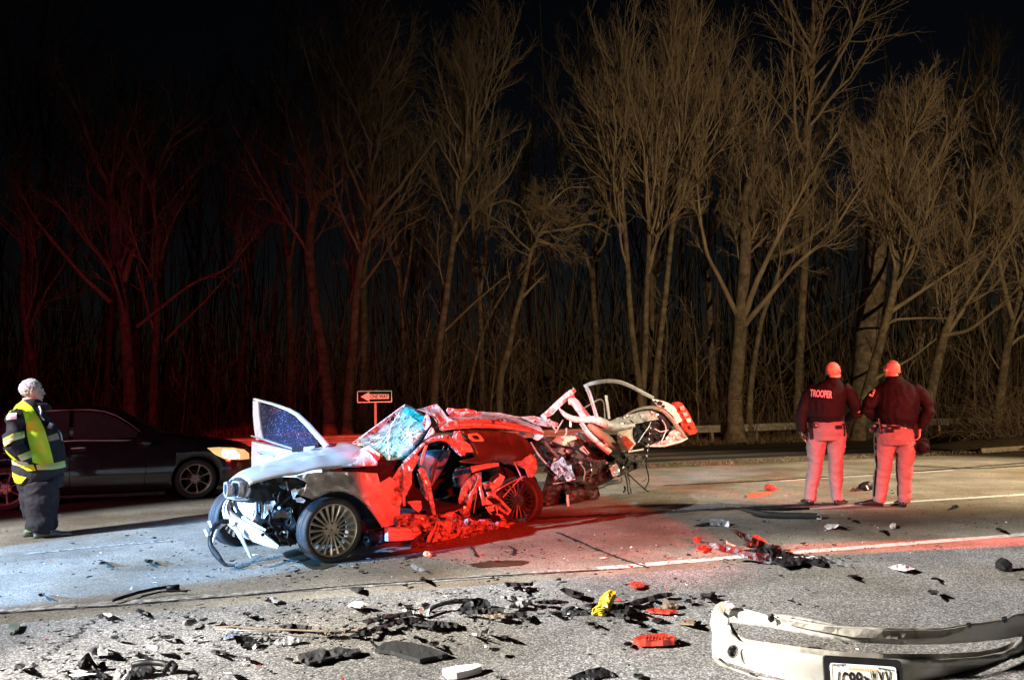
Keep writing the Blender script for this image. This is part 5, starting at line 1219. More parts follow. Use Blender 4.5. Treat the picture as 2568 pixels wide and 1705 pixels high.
# ------------------------------------------------------------------ people
from mathutils.bvhtree import BVHTree
def blob(name, mb, voxel, mats, parent, smooth_it=4, wr=0.0, wfreq=14, seed=0, fold=None, zs=.75):
    """overlapping closed pieces fused into one continuous skin, then creased"""
    me = mb.mesh(name + '_raw')
    o = bpy.data.objects.new('raw', me); COL.objects.link(o)
    r_ = o.modifiers.new('r', 'REMESH'); r_.mode = 'VOXEL'; r_.voxel_size = voxel
    s_ = o.modifiers.new('s', 'SMOOTH'); s_.iterations = smooth_it; s_.factor = .5
    dg = bpy.context.evaluated_depsgraph_get(); dg.update()
    m2 = bpy.data.meshes.new_from_object(o.evaluated_get(dg)); m2.name = name
    bpy.data.objects.remove(o); bpy.data.meshes.remove(me)
    if wr:
        m2.update()
        nrm = [v.normal.copy() for v in m2.vertices]
        for v, nn2 in zip(m2.vertices, nrm):
            p = v.co
            q = Vector((p.x * wfreq + seed, p.y * wfreq, p.z * wfreq * zs))
            w = (.5 - abs(mnoise.noise(q))) * .9 + .5 * mnoise.noise(q * .5) + (.5 - abs(mnoise.noise(q * 2.1 + Vector((3, 1, 4))))) * .35
            k = fold(p) if fold else 1.0
            v.co = p + nn2 * (wr * k * w)
    return link(name, m2, mats, parent, smooth=True)

def rings(mb, secs, n=20):
    """stack of ellipses: (centre x, y, z, half width, half depth)"""
    return mb.loft([[Vector((x + a * math.cos(2 * math.pi * j / n), y + b * math.sin(2 * math.pi * j / n), z)) for j in range(n)] for x, y, z, a, b in secs])

M_skin = mat('skin', (.58, .37, .28), .5, var=.06, vscale=12)
M_navy = mat('dark_navy_jacket_cloth', (.009, .008, .0095), .75, spec=.2, var=.2, vscale=6)
M_khaki = mat('grey_tan_trouser_cloth', (.24, .205, .20), .8, var=.06, vscale=8)
M_leather = mat('polished_black_leather', (.018, .015, .015), .25, var=.2, coat=.5)
M_patch = mat('white_cloth_lettering', (.75, .73, .72), .6, var=.05)
M_metal = mat('polished_buckle_metal', (.7, .7, .7), .2, .8, var=.05)

def to_world(o_mb, P, ex, ey):
    o_mb.v = [tuple(P + ex * v[0] + ey * v[1] + UP * v[2]) for v in o_mb.v]
    return o_mb

class Person:
    def __init__(s, P, sc, cx, zf, label, feet):
        s.P = Vector((P.x, P.y, 0)); s.ey = Vector((P.x, P.y, 0)).normalized(); s.ex = Vector((s.ey.y, -s.ey.x, 0))
        s.sc, s.cx, s.z0 = sc, cx, feet
        s.root = empty('person', s.P, label, 'person')
    def L(s, x, y, d=0.0): return Vector(((x - s.cx) / s.sc, d, (s.z0 - y) / s.sc))
    def W(s, v): return s.P + s.ex * v[0] + s.ey * v[1] + UP * v[2]
    def done(s, mb): return to_world(mb, s.P, s.ex, s.ey)

def head_shape(mb, c, yaw, h=.235, tilt=0.0):
    """skull, face, jaw, nose, ears; yaw 0 looks along +x of the figure's frame, 90 looks away"""
    f = Vector((math.cos(yaw), math.sin(yaw), 0)); l = Vector((-f.y, f.x, 0))
    f = (f * math.cos(tilt) - UP * math.sin(tilt)); u = l.cross(f) * -1
    u = f.cross(l)
    def P(a, b, d): return c + (f * a + l * b + u * d) * 1.13
    def ell(ctr, ra, rb, rc, n=14, m=10):
        rg = []
        for i in range(m + 1):
            ph = math.pi * i / m; q = max(.03, math.sin(ph))
            rg.append([P(ctr[0] + ra * q * math.cos(2 * math.pi * j / n), ctr[1] + rb * q * math.sin(2 * math.pi * j / n), ctr[2] + rc * math.cos(ph)) for j in range(n)])
        mb.loft(rg)
    ell((-.012, 0, .032), .098, .077, .088)
    ell((.030, 0, -.02), .062, .062, .085)
    ell((.042, 0, -.075), .046, .046, .038)
    ell((.068, 0, -.098), .022, .024, .02)
    mb.tube([P(.085, 0, .012), P(.104, 0, -.022), P(.108, 0, -.032)], [.010, .014, .013], 8)
    ell((.083, 0, -.06), .016, .026, .011)
    ell((.072, 0, .022), .024, .055, .012)
    for sgn in (1, -1):
        ell((.052, sgn * .036, -.03), .028, .024, .026)
        rg = []
        for i in range(9):
            a = math.pi * 2 * i / 9
        mb.tube([P(-.012, sgn * .078, -.035), P(-.022, sgn * .088, -.01), P(-.02, sgn * .090, .018), P(-.004, sgn * .084, .022), P(.002, sgn * .080, 0)], [.009, .010, .010, .009, .008], 7)
    return P

def hair_T2(a, b, d): return d > .066 + .25 * max(0, a) and a < .05
def hair_FF(a, b, d):
    if a > .062 + .02 * math.sin(b * 90): return False
    if abs(b) > .076 and -.045 < a < .02 and d < .028: return False
    return d > (.050 if a > .012 else -.055 - .3 * (a + .02) * (a < -.02) if a < -.03 else .012)
def hair_from(body_o, P, inside, m, per, off):
    """short hair: the scalp's own surface lifted a few millimetres, with a ragged hairline"""
    c = P(0, 0, 0); f, l, u = P(1, 0, 0) - c, P(0, 1, 0) - c, P(0, 0, 1) - c
    k2 = f.length_squared
    bo = root_loc(body_o); me = body_o.data
    def wl(w): return per.W(w)
    keep = {}
    co = [v.co + bo for v in me.vertices]; nr = [v.normal.copy() for v in me.vertices]
    def hc_(w):
        d_ = w - per.P; q = Vector((d_.dot(per.ex), d_.dot(per.ey), d_.z)) - c
        return q.dot(f) / k2, q.dot(l) / k2, q.dot(u) / k2
    sel = set()
    for i, w in enumerate(co):
        a, b, d = hc_(w)
        if abs(a) < .16 and abs(b) < .12 and -.16 < d < .17:
            jt = .006 * mnoise.noise(w * 90)
            if inside(a + jt, b, d + jt): sel.add(i)
    mb = MB(); fs = [tuple(p.vertices) for p in me.polygons if all(i in sel for i in p.vertices)]
    used = sorted({i for q in fs for i in q}); ix = {i: n for n, i in enumerate(used)}
    cnt = {}
    for q in fs:
        for i in range(len(q)): cnt[frozenset((q[i], q[(i + 1) % len(q)]))] = cnt.get(frozenset((q[i], q[(i + 1) % len(q)])), 0) + 1
    edge = {i for e, n in cnt.items() if n == 1 for i in e}
    mb.add([co[i] + nr[i] * (.0012 if i in edge else off * (1 + .7 * mnoise.noise(co[i] * 60))) for i in used], [tuple(ix[i] for i in q) for q in fs])
    return mb.build('hair', m, per.root, smooth=True)

def hand(mb, wrist, d, palm_n, ln=.185, curl=.5, r=.0105):
    """palm, four unequal bent fingers and a thumb; d = direction of the hand, palm_n = out of the palm"""
    d = d.normalized(); s = d.cross(palm_n).normalized(); pn = s.cross(d).normalized()
    rg = []
    for t, w, th in ((0, .027, .020), (.03, .038, .019), (.07, .043, .016), (.098, .041, .012)):
        c = wrist + d * t
        rg.append([c + s * (w * math.cos(2 * math.pi * j / 12)) + pn * (th * math.sin(2 * math.pi * j / 12)) for j in range(12)])
    mb.loft(rg)
    for i, L_ in enumerate((.070, .080, .074, .058)):
        b = wrist + d * .088 + s * (.031 - .0205 * i)
        a1, a2, a3 = curl * .5, curl * 1.2, curl * 1.8
        p1 = b + (d * math.cos(a1) + pn * math.sin(a1)) * L_ * .45
        p2 = p1 + (d * math.cos(a2) + pn * math.sin(a2)) * L_ * .32
        p3 = p2 + (d * math.cos(a3) + pn * math.sin(a3)) * L_ * .25
        mb.tube([b - d * .02, b, p1, p2, p3], [r * 1.05, r * 1.05, r, r * .92, r * .75], 8)
    t0 = wrist + d * .025 + s * .030
    t1 = t0 + (d * .6 + s * .75 + pn * .25).normalized() * .045
    t2 = t1 + (d * .9 + s * .2 + pn * .4).normalized() * .035
    mb.tube([t0 - s * .015, t0, t1, t2], [r * 1.4, r * 1.4, r * 1.15, r * .85], 8)

def shoe(mb, heel, d, ln=.29, w=.052, h=.085):
    d = d.normalized(); s = Vector((-d.y, d.x, 0)); rg = []
    for t, ww, hh in ((-.03, .6, .75), (0, .82, 1.0), (.08, .85, 1.05), (.14, .95, .85), (.2, 1.05, .62), (.25, .9, .5), (.28, .6, .4), (.295, .3, .3)):
        c = heel + d * (t * ln / .29)
        rg.append([c + s * (w * ww * math.cos(2 * math.pi * j / 12)) + UP * (max(0.0, hh * h * (.5 + .5 * math.sin(2 * math.pi * j / 12)))) for j in range(12)])
    mb.loft(rg)

def project_part(o, jacket, per, off=.006, d=None):
    """lay a thin printed part onto the cloth below it"""
    dg = bpy.context.evaluated_depsgraph_get()
    me = jacket.data; off_j = root_loc(jacket); off_o = root_loc(o)
    bvh = BVHTree.FromPolygons([v.co + off_j for v in me.vertices], [tuple(p.vertices) for p in me.polygons])
    dirn = d or per.ey
    for v in o.data.vertices:
        w = v.co + off_o
        h = bvh.ray_cast(w - dirn * .6, dirn); q = 0
        while h[0] is None and q < 24:                       # just past the edge of the cloth: wrap onto it
            q += 1; h = bvh.ray_cast(w - dirn * .6 + per.ex * (.008 * ((q + 1) // 2) * (1 if q % 2 else -1)), dirn)
        if h[0] is not None: v.co = h[0] - dirn * off - off_o
    return o

def subdiv_text(o, cuts=1):
    bm = bmesh.new(); bm.from_mesh(o.data)
    bmesh.ops.triangulate(bm, faces=bm.faces[:])
    bmesh.ops.subdivide_edges(bm, edges=[e for e in bm.edges if e.calc_length() > .015], cuts=cuts, use_grid_fill=False)
    bmesh.ops.triangulate(bm, faces=bm.faces[:])
    bm.to_mesh(o.data); bm.free()

# ---- left trooper, seen from behind
p1 = Person(G(2067, 1266), 768, 341, None, 'bald trooper seen from behind, dark jacket lettered TROOPER across the back', 1475)
L = p1.L
hc = L(503, 172, .02)
mb = MB(); HP1 = head_shape(mb, hc, R(62), tilt=.12)
rings(mb, [(L(490, 0).x, .0, L(0, 330).z, .075, .07), (L(497, 0).x, .0, L(0, 260).z, .062, .062), (L(502, 0).x, .01, L(0, 215).z, .06, .062)])
rings(mb, [(L(410, 0).x, .03, L(0, 640).z, .15, .10), (L(420, 0).x, .02, L(0, 450).z, .17, .10), (L(450, 0).x, .01, L(0, 320).z, .14, .08)])
for pts in ([(330, 740), (290, 1080), (215, 1430)], [(490, 740), (470, 1080), (465, 1430)]):
    mb.tube([L(x, y, .02) for x, y in pts], [.085, .06, .045], 10)
mb.tube([L(300, 350, .02), L(190, 600, -.02), L(185, 745, -.02)], [.05, .042, .032], 10)
mb.tube([L(620, 350, .03), L(695, 560, .0), L(600, 640, .25)], [.05, .042, .032], 10)
hand(mb, L(182, 745, -.02), Vector((.06, .05, -1)), Vector((1, .1, 0)), curl=.55)
hand(mb, L(600, 640, .25), Vector((-.4, .6, .1)), Vector((0, 0, -1)), curl=.6)
p1.done(mb); blob('body', mb, .0085, M_skin, p1.root, 3)
mb = MB()
rings(mb, [(L(395, 0).x, .03, L(0, 662).z, .205, .155), (L(395, 0).x, .03, L(0, 640).z, .212, .16), (L(392, 0).x, .02, L(0, 600).z, .235, .18), (L(400, 0).x, .01, L(0, 500).z, .245, .175), (L(415, 0).x, .0, L(0, 400).z, .245, .155), (L(440, 0).x, -.0, L(0, 320).z, .215, .13), (L(470, 0).x, .0, L(0, 275).z, .13, .10), (L(494, 0).x, .005, L(0, 245).z, .085, .085), (L(498, 0).x, .01, L(0, 222).z, .08, .082)])
mb.tube([L(330, 320, .01), L(262, 400, -.01), L(200, 540, -.03), L(175, 620, -.03), L(176, 700, -.02), L(182, 742, -.02)], [.07, .08, .073, .07, .06, .05], 12)
mb.tube([L(580, 310, .02), L(640, 400, .02), L(680, 510, .0), L(690, 580, .04), L(640, 620, .18), L(610, 640, .24)], [.07, .08, .075, .072, .064, .055], 12)
p1.done(mb); jk1 = blob('jacket', mb, .011, M_navy, p1.root, 5, wr=.016, wfreq=11, seed=2)
mb = MB()
rings(mb, [(L(410, 0).x, .03, L(0, 655).z, .185, .135), (L(412, 0).x, .02, L(0, 700).z, .205, .15), (L(410, 0).x, .015, L(0, 770).z, .215, .165), (L(400, 0).x, .02, L(0, 840).z, .19, .15)])
mb.tube([L(325, 780, .02), L(300, 900, .02), L(288, 1050, -.005), L(258, 1200, .02), L(228, 1340, .03), L(216, 1432, .03)], [.118, .108, .088, .078, .068, .066], 14)
mb.tube([L(492, 780, .02), L(488, 900, .02), L(472, 1050, .0), L(462, 1200, .03), L(462, 1340, .03), L(464, 1430, .03)], [.115, .106, .086, .077, .068, .066], 14)
p1.done(mb); tr1 = blob('trousers', mb, .011, M_khaki, p1.root, 4, wr=.024, wfreq=7, seed=5, zs=1.3)
for (x, y), d in (((218, 1475), Vector((-.35, .9, 0))), ((462, 1475), Vector((.35, .9, 0)))):
    mb = MB(); shoe(mb, L(x, 1475, -.01), d); p1.done(mb); mb.build('shoe', M_leather, p1.root, smooth=True)
mb = MB(); rings(mb, [(L(408, 0).x, .03, L(0, 712).z, .209, .155), (L(408, 0).x, .03, L(0, 706).z, .216, .162), (L(408, 0).x, .03, L(0, 680).z, .216, .162), (L(408, 0).x, .03, L(0, 672).z, .206, .152)], 28); p1.done(mb); blt = mb.build('belt', M_leather, p1.root, smooth=True)
def gear(per, name, x, y, w, h, d, m, tilt=0.0, depth=.05):
    a = R(tilt); X = Vector((math.cos(a), 0, math.sin(a))); Z = Vector((-math.sin(a), 0, math.cos(a)))
    mb = MB(); c = per.L(x, y, d)
    sh = [(-.5, -.42), (-.42, -.5), (.42, -.5), (.5, -.42), (.5, .42), (.42, .5), (-.42, .5), (-.5, .42)]
    mb.loft([[c + X * (w * q * sx) + Z * (h * q2 * sx) + Vector((0, dy, 0)) for q, q2 in sh] for dy, sx in ((-depth / 2, .9), (-depth / 2 + .008, 1), (depth / 2, 1))])
    per.done(mb); return mb.build(name, m, per.root)
gear(p1, 'holster', 262, 745, .055, .22, -.06, M_leather, 4, .07)
gear(p1, 'pouch', 300, 690, .075, .06, -.12, M_leather, -6, .05)
gear(p1, 'buckle_plate', 318, 690, .045, .035, -.152, M_metal, -6, .012)
gear(p1, 'pouch', 520, 712, .07, .05, -.135, M_leather, 3, .04)
gear(p1, 'baton_holder', 562, 740, .035, .16, -.05, M_leather, 0, .05)
mb = MB(); hand(mb, L(182, 738, -.02), Vector((.06, .05, -1)), Vector((1, .1, 0)), curl=.6, r=.0135); mb.tube([L(180, 715, -.02), L(182, 750, -.02)], [.048, .042], 12); p1.done(mb); blob('glove', mb, .006, M_leather, p1.root, 1)
ang = math.atan2(p1.ex.y, p1.ex.x)
bd_ = gear(p1, 'back_panel', 378, 383, .300, .118, -.2, M_navy, -7, .004)
bm = bmesh.new(); bm.from_mesh(bd_.data); bmesh.ops.subdivide_edges(bm, edges=bm.edges[:], cuts=6, use_grid_fill=True); bm.to_mesh(bd_.data); bm.free()
project_part(bd_, jk1, p1, .006)
exr = (p1.ex * math.cos(R(-7)) + UP * math.sin(R(-7))); ezr = (UP * math.cos(R(-7)) - p1.ex * math.sin(R(-7)))
tx = text_part('TROOPER', M_patch, p1.root, p1.W(L(377, 382, -.25)), exr, ezr, .096, .262, bold=.03, shear=0)
subdiv_text(tx, 2); project_part(tx, jk1, p1, .012)

# ---- right trooper
p2 = Person(G(2235, 1270), 793, 1000, None, 'trooper in a plain dark jacket, elbows out, head turned to the left', 1485)
L = p2.L
hc = L(1092, 150, .02)
mb = MB(); HP2 = head_shape(mb, hc, R(128), tilt=.15)
rings(mb, [(L(1115, 0).x, .0, L(0, 300).z, .085, .075), (L(1110, 0).x, .0, L(0, 235).z, .068, .066), (L(1102, 0).x, .01, L(0, 190).z, .062, .064)])
rings(mb, [(L(1100, 0).x, .03, L(0, 660).z, .16, .11), (L(1110, 0).x, .02, L(0, 450).z, .18, .11), (L(1120, 0).x, .01, L(0, 320).z, .15, .08)])
for pts in ([(1000, 760), (960, 1120), (905, 1430)], [(1170, 760), (1140, 1120), (1120, 1440)]):
    mb.tube([L(x, y, .02) for x, y in pts], [.085, .06, .045], 10)
mb.tube([L(985, 330, .02), L(845, 500, -.04), L(930, 640, .10)], [.05, .042, .032], 10)
mb.tube([L(1290, 340, .03), L(1395, 520, -.02), L(1300, 720, .02)], [.05, .042, .032], 10)
hand(mb, L(930, 640, .10), Vector((.3, .7, -.3)), Vector((0, 0, -1)), curl=.6)
hand(mb, L(1296, 735, .02), Vector((-.15, .0, -1)), Vector((-1, -.2, 0)), curl=.9)
p2.done(mb); b2 = blob('body', mb, .0085, M_skin, p2.root, 3)
hair_from(b2, HP2, hair_T2, mat('cropped_hair', (.30, .19, .14), .8, var=.3, vscale=80), p2, .003)
mb = MB()
rings(mb, [(L(1105, 0).x, .03, L(0, 690).z, .195, .155), (L(1105, 0).x, .03, L(0, 665).z, .205, .165), (L(1105, 0).x, .02, L(0, 610).z, .235, .19), (L(1115, 0).x, .01, L(0, 500).z, .255, .185), (L(1125, 0).x, .0, L(0, 400).z, .255, .165), (L(1122, 0).x, 0, L(0, 320).z, .225, .135), (L(1115, 0).x, .0, L(0, 268).z, .14, .10), (L(1110, 0).x, .0, L(0, 235).z, .092, .09), (L(1108, 0).x, .01, L(0, 205).z, .085, .088)])
mb.tube([L(1010, 320, .01), L(930, 400, -.02), L(855, 480, -.04), L(838, 520, -.03), L(880, 570, .04), L(925, 630, .09)], [.075, .084, .076, .071, .066, .058], 12)
mb.tube([L(1270, 320, .02), L(1335, 400, .0), L(1385, 490, -.02), L(1388, 550, -.02), L(1345, 640, .0), L(1305, 710, .02)], [.075, .084, .078, .072, .066, .056], 12)
p2.done(mb); jk2 = blob('jacket', mb, .011, M_navy, p2.root, 5, wr=.016, wfreq=11, seed=12)
mb = MB()
rings(mb, [(L(1090, 0).x, .03, L(0, 680).z, .19, .145), (L(1080, 0).x, .02, L(0, 730).z, .218, .165), (L(1075, 0).x, .015, L(0, 810).z, .226, .178), (L(1072, 0).x, .02, L(0, 880).z, .2, .16)])
mb.tube([L(992, 820, .02), L(978, 940, .02), L(958, 1090, -.005), L(930, 1220, .0), L(910, 1340, .0), L(898, 1440, .0)], [.122, .112, .092, .082, .072, .068], 14)
mb.tube([L(1168, 820, .02), L(1160, 940, .02), L(1142, 1090, .0), L(1130, 1220, .03), L(1124, 1340, .03), L(1118, 1445, .03)], [.118, .108, .09, .081, .073, .070], 14)
p2.done(mb); tr2 = blob('trousers', mb, .011, M_khaki, p2.root, 4, wr=.024, wfreq=7, seed=15, zs=1.3)
for (x, y), d in (((905, 1485), Vector((-1, .18, 0))), ((1108, 1485), Vector((-.25, .95, 0)))):
    mb = MB(); shoe(mb, L(x, 1485, -.01), d, .30); p2.done(mb); mb.build('shoe', M_leather, p2.root, smooth=True)
mb = MB(); rings(mb, [(L(1085, 0).x, .03, L(0, 730).z, .221, .17), (L(1085, 0).x, .03, L(0, 724).z, .228, .177), (L(1085, 0).x, .03, L(0, 694).z, .222, .172), (L(1085, 0).x, .03, L(0, 688).z, .212, .162)], 28); p2.done(mb); mb.build('belt', M_leather, p2.root, smooth=True)
gear(p2, 'pouch', 1036, 738, .09, .045, -.15, M_leather, 3, .03)
gear(p2, 'baton', 955, 690, .026, .20, -.11, M_leather, 6, .03)
gear(p2, 'baton_highlight', 948, 680, .008, .17, -.13, M_metal, 6, .01)
gear(p2, 'radio', 908, 710, .06, .12, -.04, M_leather, -10, .05)
gear(p2, 'buckle_plate', 905, 690, .035, .03, -.075, M_metal, -10, .012)
gear(p2, 'key_ring', 872, 735, .05, .035, -.02, M_metal, -30, .02)
gear(p2, 'buckle_plate', 990, 688, .045, .035, -.135, M_metal, 0, .012)
gear(p2, 'holster', 1262, 740, .05, .18, -.03, M_leather, -3, .06)
ptc = gear(p2, 'sleeve_patch', 903, 360, .05, .095, -.2, M_patch, -25, .004)
project_part(ptc, jk2, p2, .008)
def seam(per, tr, pts, name='trouser_stripe', w=.022, dd=-.4):
    """dark stripe sewn down the side of a trouser leg"""
    A, B = [], []
    for a, b in zip(pts[:-1], pts[1:]):
        for t in np.linspace(0, 1, 8, endpoint=False):
            x, y = a[0] + (b[0] - a[0]) * t, a[1] + (b[1] - a[1]) * t
            A.append(per.L(x - w / 2 * per.sc, y, dd)); B.append(per.L(x + w / 2 * per.sc, y, dd))
    mb = MB(); n_ = len(A); mb.add(A + B, [(i, i + 1, n_ + i + 1, n_ + i) for i in range(n_ - 1)])
    per.done(mb); o = mb.build(name, M_navy, per.root); project_part(o, tr, per, .006); return o
seam(p2, tr2, [(905, 800), (898, 920), (896, 1050), (886, 1150), (866, 1280), (852, 1400)])
seam(p2, tr2, [(1082, 960), (1068, 1100), (1068, 1250), (1060, 1400)])
# campaign hat held at his side
hp_ = p2.W(L(1298, 895, .03))
hat = empty('campaign_hat', hp_, 'dark brimmed hat hanging from the right hand of the right trooper', 'hat')
hx_ = (-p2.ey * .62 + p2.ex * .6 - UP * .35).normalized(); ax_ = hx_.cross(UP).normalized(); bx_ = hx_.cross(ax_).normalized()
mb = MB(); mb.lathe([(.001, .0), (.07, .0), (.112, .010), (.116, .015), (.106, .018), (.07, .010), (.001, .010)], hp_, (ax_, bx_, hx_), 24); mb.build('brim', M_navy, hat, smooth=True)
mb = MB(); mb.lathe([(.070, .0), (.068, .05), (.05, .09), (.03, .10), (.001, .088)], hp_, (ax_, bx_, hx_), 20); mb.build('hat_crown', M_navy, hat, smooth=True)

# ---- firefighter at the left
pf = Person(G(97, 1346), 784, 340, None, 'white haired firefighter in yellow safety vest and dark turnout gear, facing right', 1440)
L = pf.L
M_turn = mat('navy_turnout_cloth', (.013, .014, .019), .85, var=.2, vscale=9)
M_vest = mat('fluorescent_yellow_vest', (.62, .80, .03), .6, var=.06, vscale=7)
M_band = mat('lime_reflective_band', (.60, .78, .16), .5, var=.05)
M_silv = mat('silver_reflective_strip', (.62, .66, .66), .4, var=.05)
hc = L(248, 165, .0)
mb = MB(); HPF = head_shape(mb, hc, R(8), tilt=-.02)
rings(mb, [(L(215, 0).x, .0, L(0, 330).z, .085, .08), (L(222, 0).x, .0, L(0, 270).z, .072, .07), (L(232, 0).x, .0, L(0, 220).z, .068, .066)])
rings(mb, [(L(300, 0).x, .0, L(0, 880).z, .14, .16), (L(270, 0).x, .0, L(0, 600).z, .15, .18), (L(220, 0).x, .0, L(0, 360).z, .11, .17)])
for dy in (-.10, .10):
    mb.tube([L(320, 900, dy), L(345, 1150, dy), L(330, 1400, dy)], [.08, .06, .045], 10)
mb.tube([L(150, 380, -.2), L(130, 640, -.24), L(230, 745, -.2)], [.05, .042, .032], 10)
mb.tube([L(240, 380, .2), L(260, 640, .24), L(360, 745, .2)], [.05, .042, .032], 10)
hand(mb, L(235, 750, -.2), Vector((.75, .25, -.5)), Vector((0, 1, 0)), curl=.5)
hand(mb, L(365, 750, .2), Vector((.75, -.25, -.5)), Vector((0, -1, 0)), curl=.5)
pf.done(mb); bf = blob('body', mb, .0075, M_skin, pf.root, 2)
M_hair = mat('short_white_hair', (.50, .50, .50), .9, var=.35, vscale=70, col2=(.28, .28, .29), c2scale=45, c2lo=.45, c2hi=.6, bump=.5, bscale=150)
hair_from(bf, HPF, hair_FF, M_hair, pf, .011)
for sg in (-1,):
    mb = MB(); mb.ball(HPF(.075, sg * .034, .002), .011); pf.done(mb); mb.build('eye', mat('eye_white', (.6, .6, .6), .2), pf.root, smooth=True)
    mb = MB(); mb.tube([HPF(.092, sg * .018, .026), HPF(.086, sg * .04, .028), HPF(.07, sg * .055, .022)], [.005, .006, .004], 6); pf.done(mb); mb.build('eyebrow', M_hair, pf.root, smooth=True)
# turnout coat
mb = MB()
rings(mb, [(L(290, 0).x, .0, L(0, 955).z, .175, .23), (L(312, 0).x, .0, L(0, 905).z, .225, .25), (L(332, 0).x, .0, L(0, 850).z, .262, .258), (L(322, 0).x, .0, L(0, 780).z, .255, .25), (L(295, 0).x, .0, L(0, 640).z, .26, .245), (L(268, 0).x, .0, L(0, 520).z, .25, .25), (L(238, 0).x, .0, L(0, 420).z, .205, .24), (L(215, 0).x, .0, L(0, 350).z, .165, .22), (L(215, 0).x, .0, L(0, 300).z, .12, .14), (L(235, 0).x, .0, L(0, 265).z, .095, .10), (L(245, 0).x, .0, L(0, 240).z, .085, .09)])
mb.tube([L(165, 365, -.17), L(135, 430, -.22), L(125, 540, -.26), L(135, 640, -.265), L(185, 710, -.26), L(245, 765, -.24)], [.10, .105, .10, .092, .082, .07], 14)
mb.tube([L(250, 365, .17), L(265, 480, .25), L(300, 640, .26), L(360, 745, .22)], [.10, .105, .09, .07], 12)
rings(mb, [(L(325, 0).x, .0, L(0, 330).z, .09, .10), (L(318, 0).x, .0, L(0, 285).z, .09, .1), (L(300, 0).x, .0, L(0, 268).z, .08, .09)])
pf.done(mb); jkf = blob('turnout_coat', mb, .012, M_turn, pf.root, 4, wr=.018, wfreq=9, seed=22)
# vest: shell just outside the coat, open at the front
vest = [(x, y) for x, y in ((150, 236), (200, 258), (245, 296), (280, 350), (318, 420), (352, 500), (378, 590), (405, 690), (426, 780), (432, 800), (380, 806), (330, 800), (275, 780), (258, 700), (240, 620), (224, 540), (214, 450), (200, 380), (180, 330), (150, 318), (100, 340), (72, 380), (58, 400), (62, 350), (95, 285), (125, 250))]
def shell(per, base, name, pts, m, off=.012, sp=14, dd=-.5, parent=None):
    """piece of cloth laid over another garment: outline filled with small faces and draped onto it"""
    n_ = len(pts); rgv = random.Random(3)
    V2 = []
    for i in range(n_):
        a, b = pts[i], pts[(i + 1) % n_]; k = max(1, int(math.hypot(b[0] - a[0], b[1] - a[1]) / sp))
        V2 += [Vector((a[0] + (b[0] - a[0]) * t / k, a[1] + (b[1] - a[1]) * t / k)) for t in range(k)]
    nb = len(V2); xs = [v.x for v in V2]; ys = [v.y for v in V2]
    def ins(x, y):
        c = False; j = nb - 1
        for i in range(nb):
            if (V2[i].y > y) != (V2[j].y > y) and x < (V2[j].x - V2[i].x) * (y - V2[i].y) / (V2[j].y - V2[i].y) + V2[i].x: c = not c
            j = i
        return c
    pp = list(V2); y = min(ys)
    while y < max(ys):
        x = min(xs)
        while x < max(xs):
            if ins(x, y) and min((x - v.x) ** 2 + (y - v.y) ** 2 for v in V2) > (sp * .5) ** 2: pp.append(Vector((x, y)))
            x += sp
        y += sp
    vo, eo, fo, a_, b_, c_ = delaunay_2d_cdt(pp, [], [list(range(nb))], 1, 1e-4)
    mb = MB(); mb.add([per.L(v.x, v.y, dd) for v in vo], [tuple(f) for f in fo]); per.done(mb)
    o = mb.build(name, m, parent or per.root, smooth=True)
    project_part(o, base, per, off); return o
shell(pf, jkf, 'vest', vest, M_vest, .016)
shell(pf, jkf, 'vest', [(78, 660), (100, 690), (150, 740), (200, 790), (280, 800), (300, 850), (240, 850), (180, 810), (110, 790), (80, 745)], M_vest, .018)
shell(pf, jkf, 'vest', [(120, 860), (180, 890), (235, 905), (190, 965), (140, 950), (128, 900)], M_vest, .018)
for pts, m in (([(50, 575), (120, 530), (205, 510), (210, 565), (130, 590), (70, 635)], M_band), ([(165, 715), (262, 675), (276, 730), (195, 765)], M_band), ([(108, 770), (180, 762), (235, 775), (250, 800), (180, 800), (110, 792)], M_silv), ([(300, 800), (420, 798), (515, 780), (525, 838), (420, 850), (310, 845)], M_band)):
    b_ = shell(pf, jkf, 'reflective_band', pts, m, .022, 12)
for pts in ([(60, 602), (130, 560), (208, 538), (208, 552), (132, 576), (66, 618)], [(176, 738), (266, 700), (270, 714), (184, 752)], [(305, 818), (420, 820), (518, 804), (520, 818), (420, 834), (308, 830)]):
    shell(pf, jkf, 'reflective_strip', pts, M_silv, .027, 10)
shell(pf, jkf, 'flag_patch', [(78, 358), (145, 354), (147, 410), (74, 412)], mat('pale_flag_patch', (.72, .60, .66), .6, var=.15, vscale=30), .014, 12)
for q in range(3):
    shell(pf, jkf, 'patch_stripe', [(92, 372 + q * 13), (144, 370 + q * 13), (145, 376 + q * 13), (92, 378 + q * 13)], mat('faded_red_stripe', (.55, .2, .25), .6), .018, 12)
shell(pf, jkf, 'tan_strap', [(375, 560), (450, 535), (470, 590), (385, 606)], mat('tan_webbing', (.30, .23, .13), .7), .02, 12)
gear(pf, 'radio', 395, 480, .06, .10, -.20, M_blk, -25, .05)
gear(pf, 'radio_face', 392, 470, .04, .06, -.232, mat('grey_radio_face', (.18, .22, .27), .4), -25, .01)
gear(pf, 'flashlight', 490, 550, .07, .05, -.06, M_blk, 0, .05)
mb = MB(); mb.tube([L(305, 300, -.12), L(320, 340, -.17), L(316, 385, -.2), L(345, 420, -.21)], .010, 8); pf.done(mb); mb.build('radio_cord', M_silv, pf.root, smooth=True)
mb = MB(); mb.tube([L(455, 510, -.1), L(478, 550, -.09), L(488, 605, -.08)], .008, 6); pf.done(mb); mb.build('radio_cord', M_silv, pf.root, smooth=True)
mb = MB()
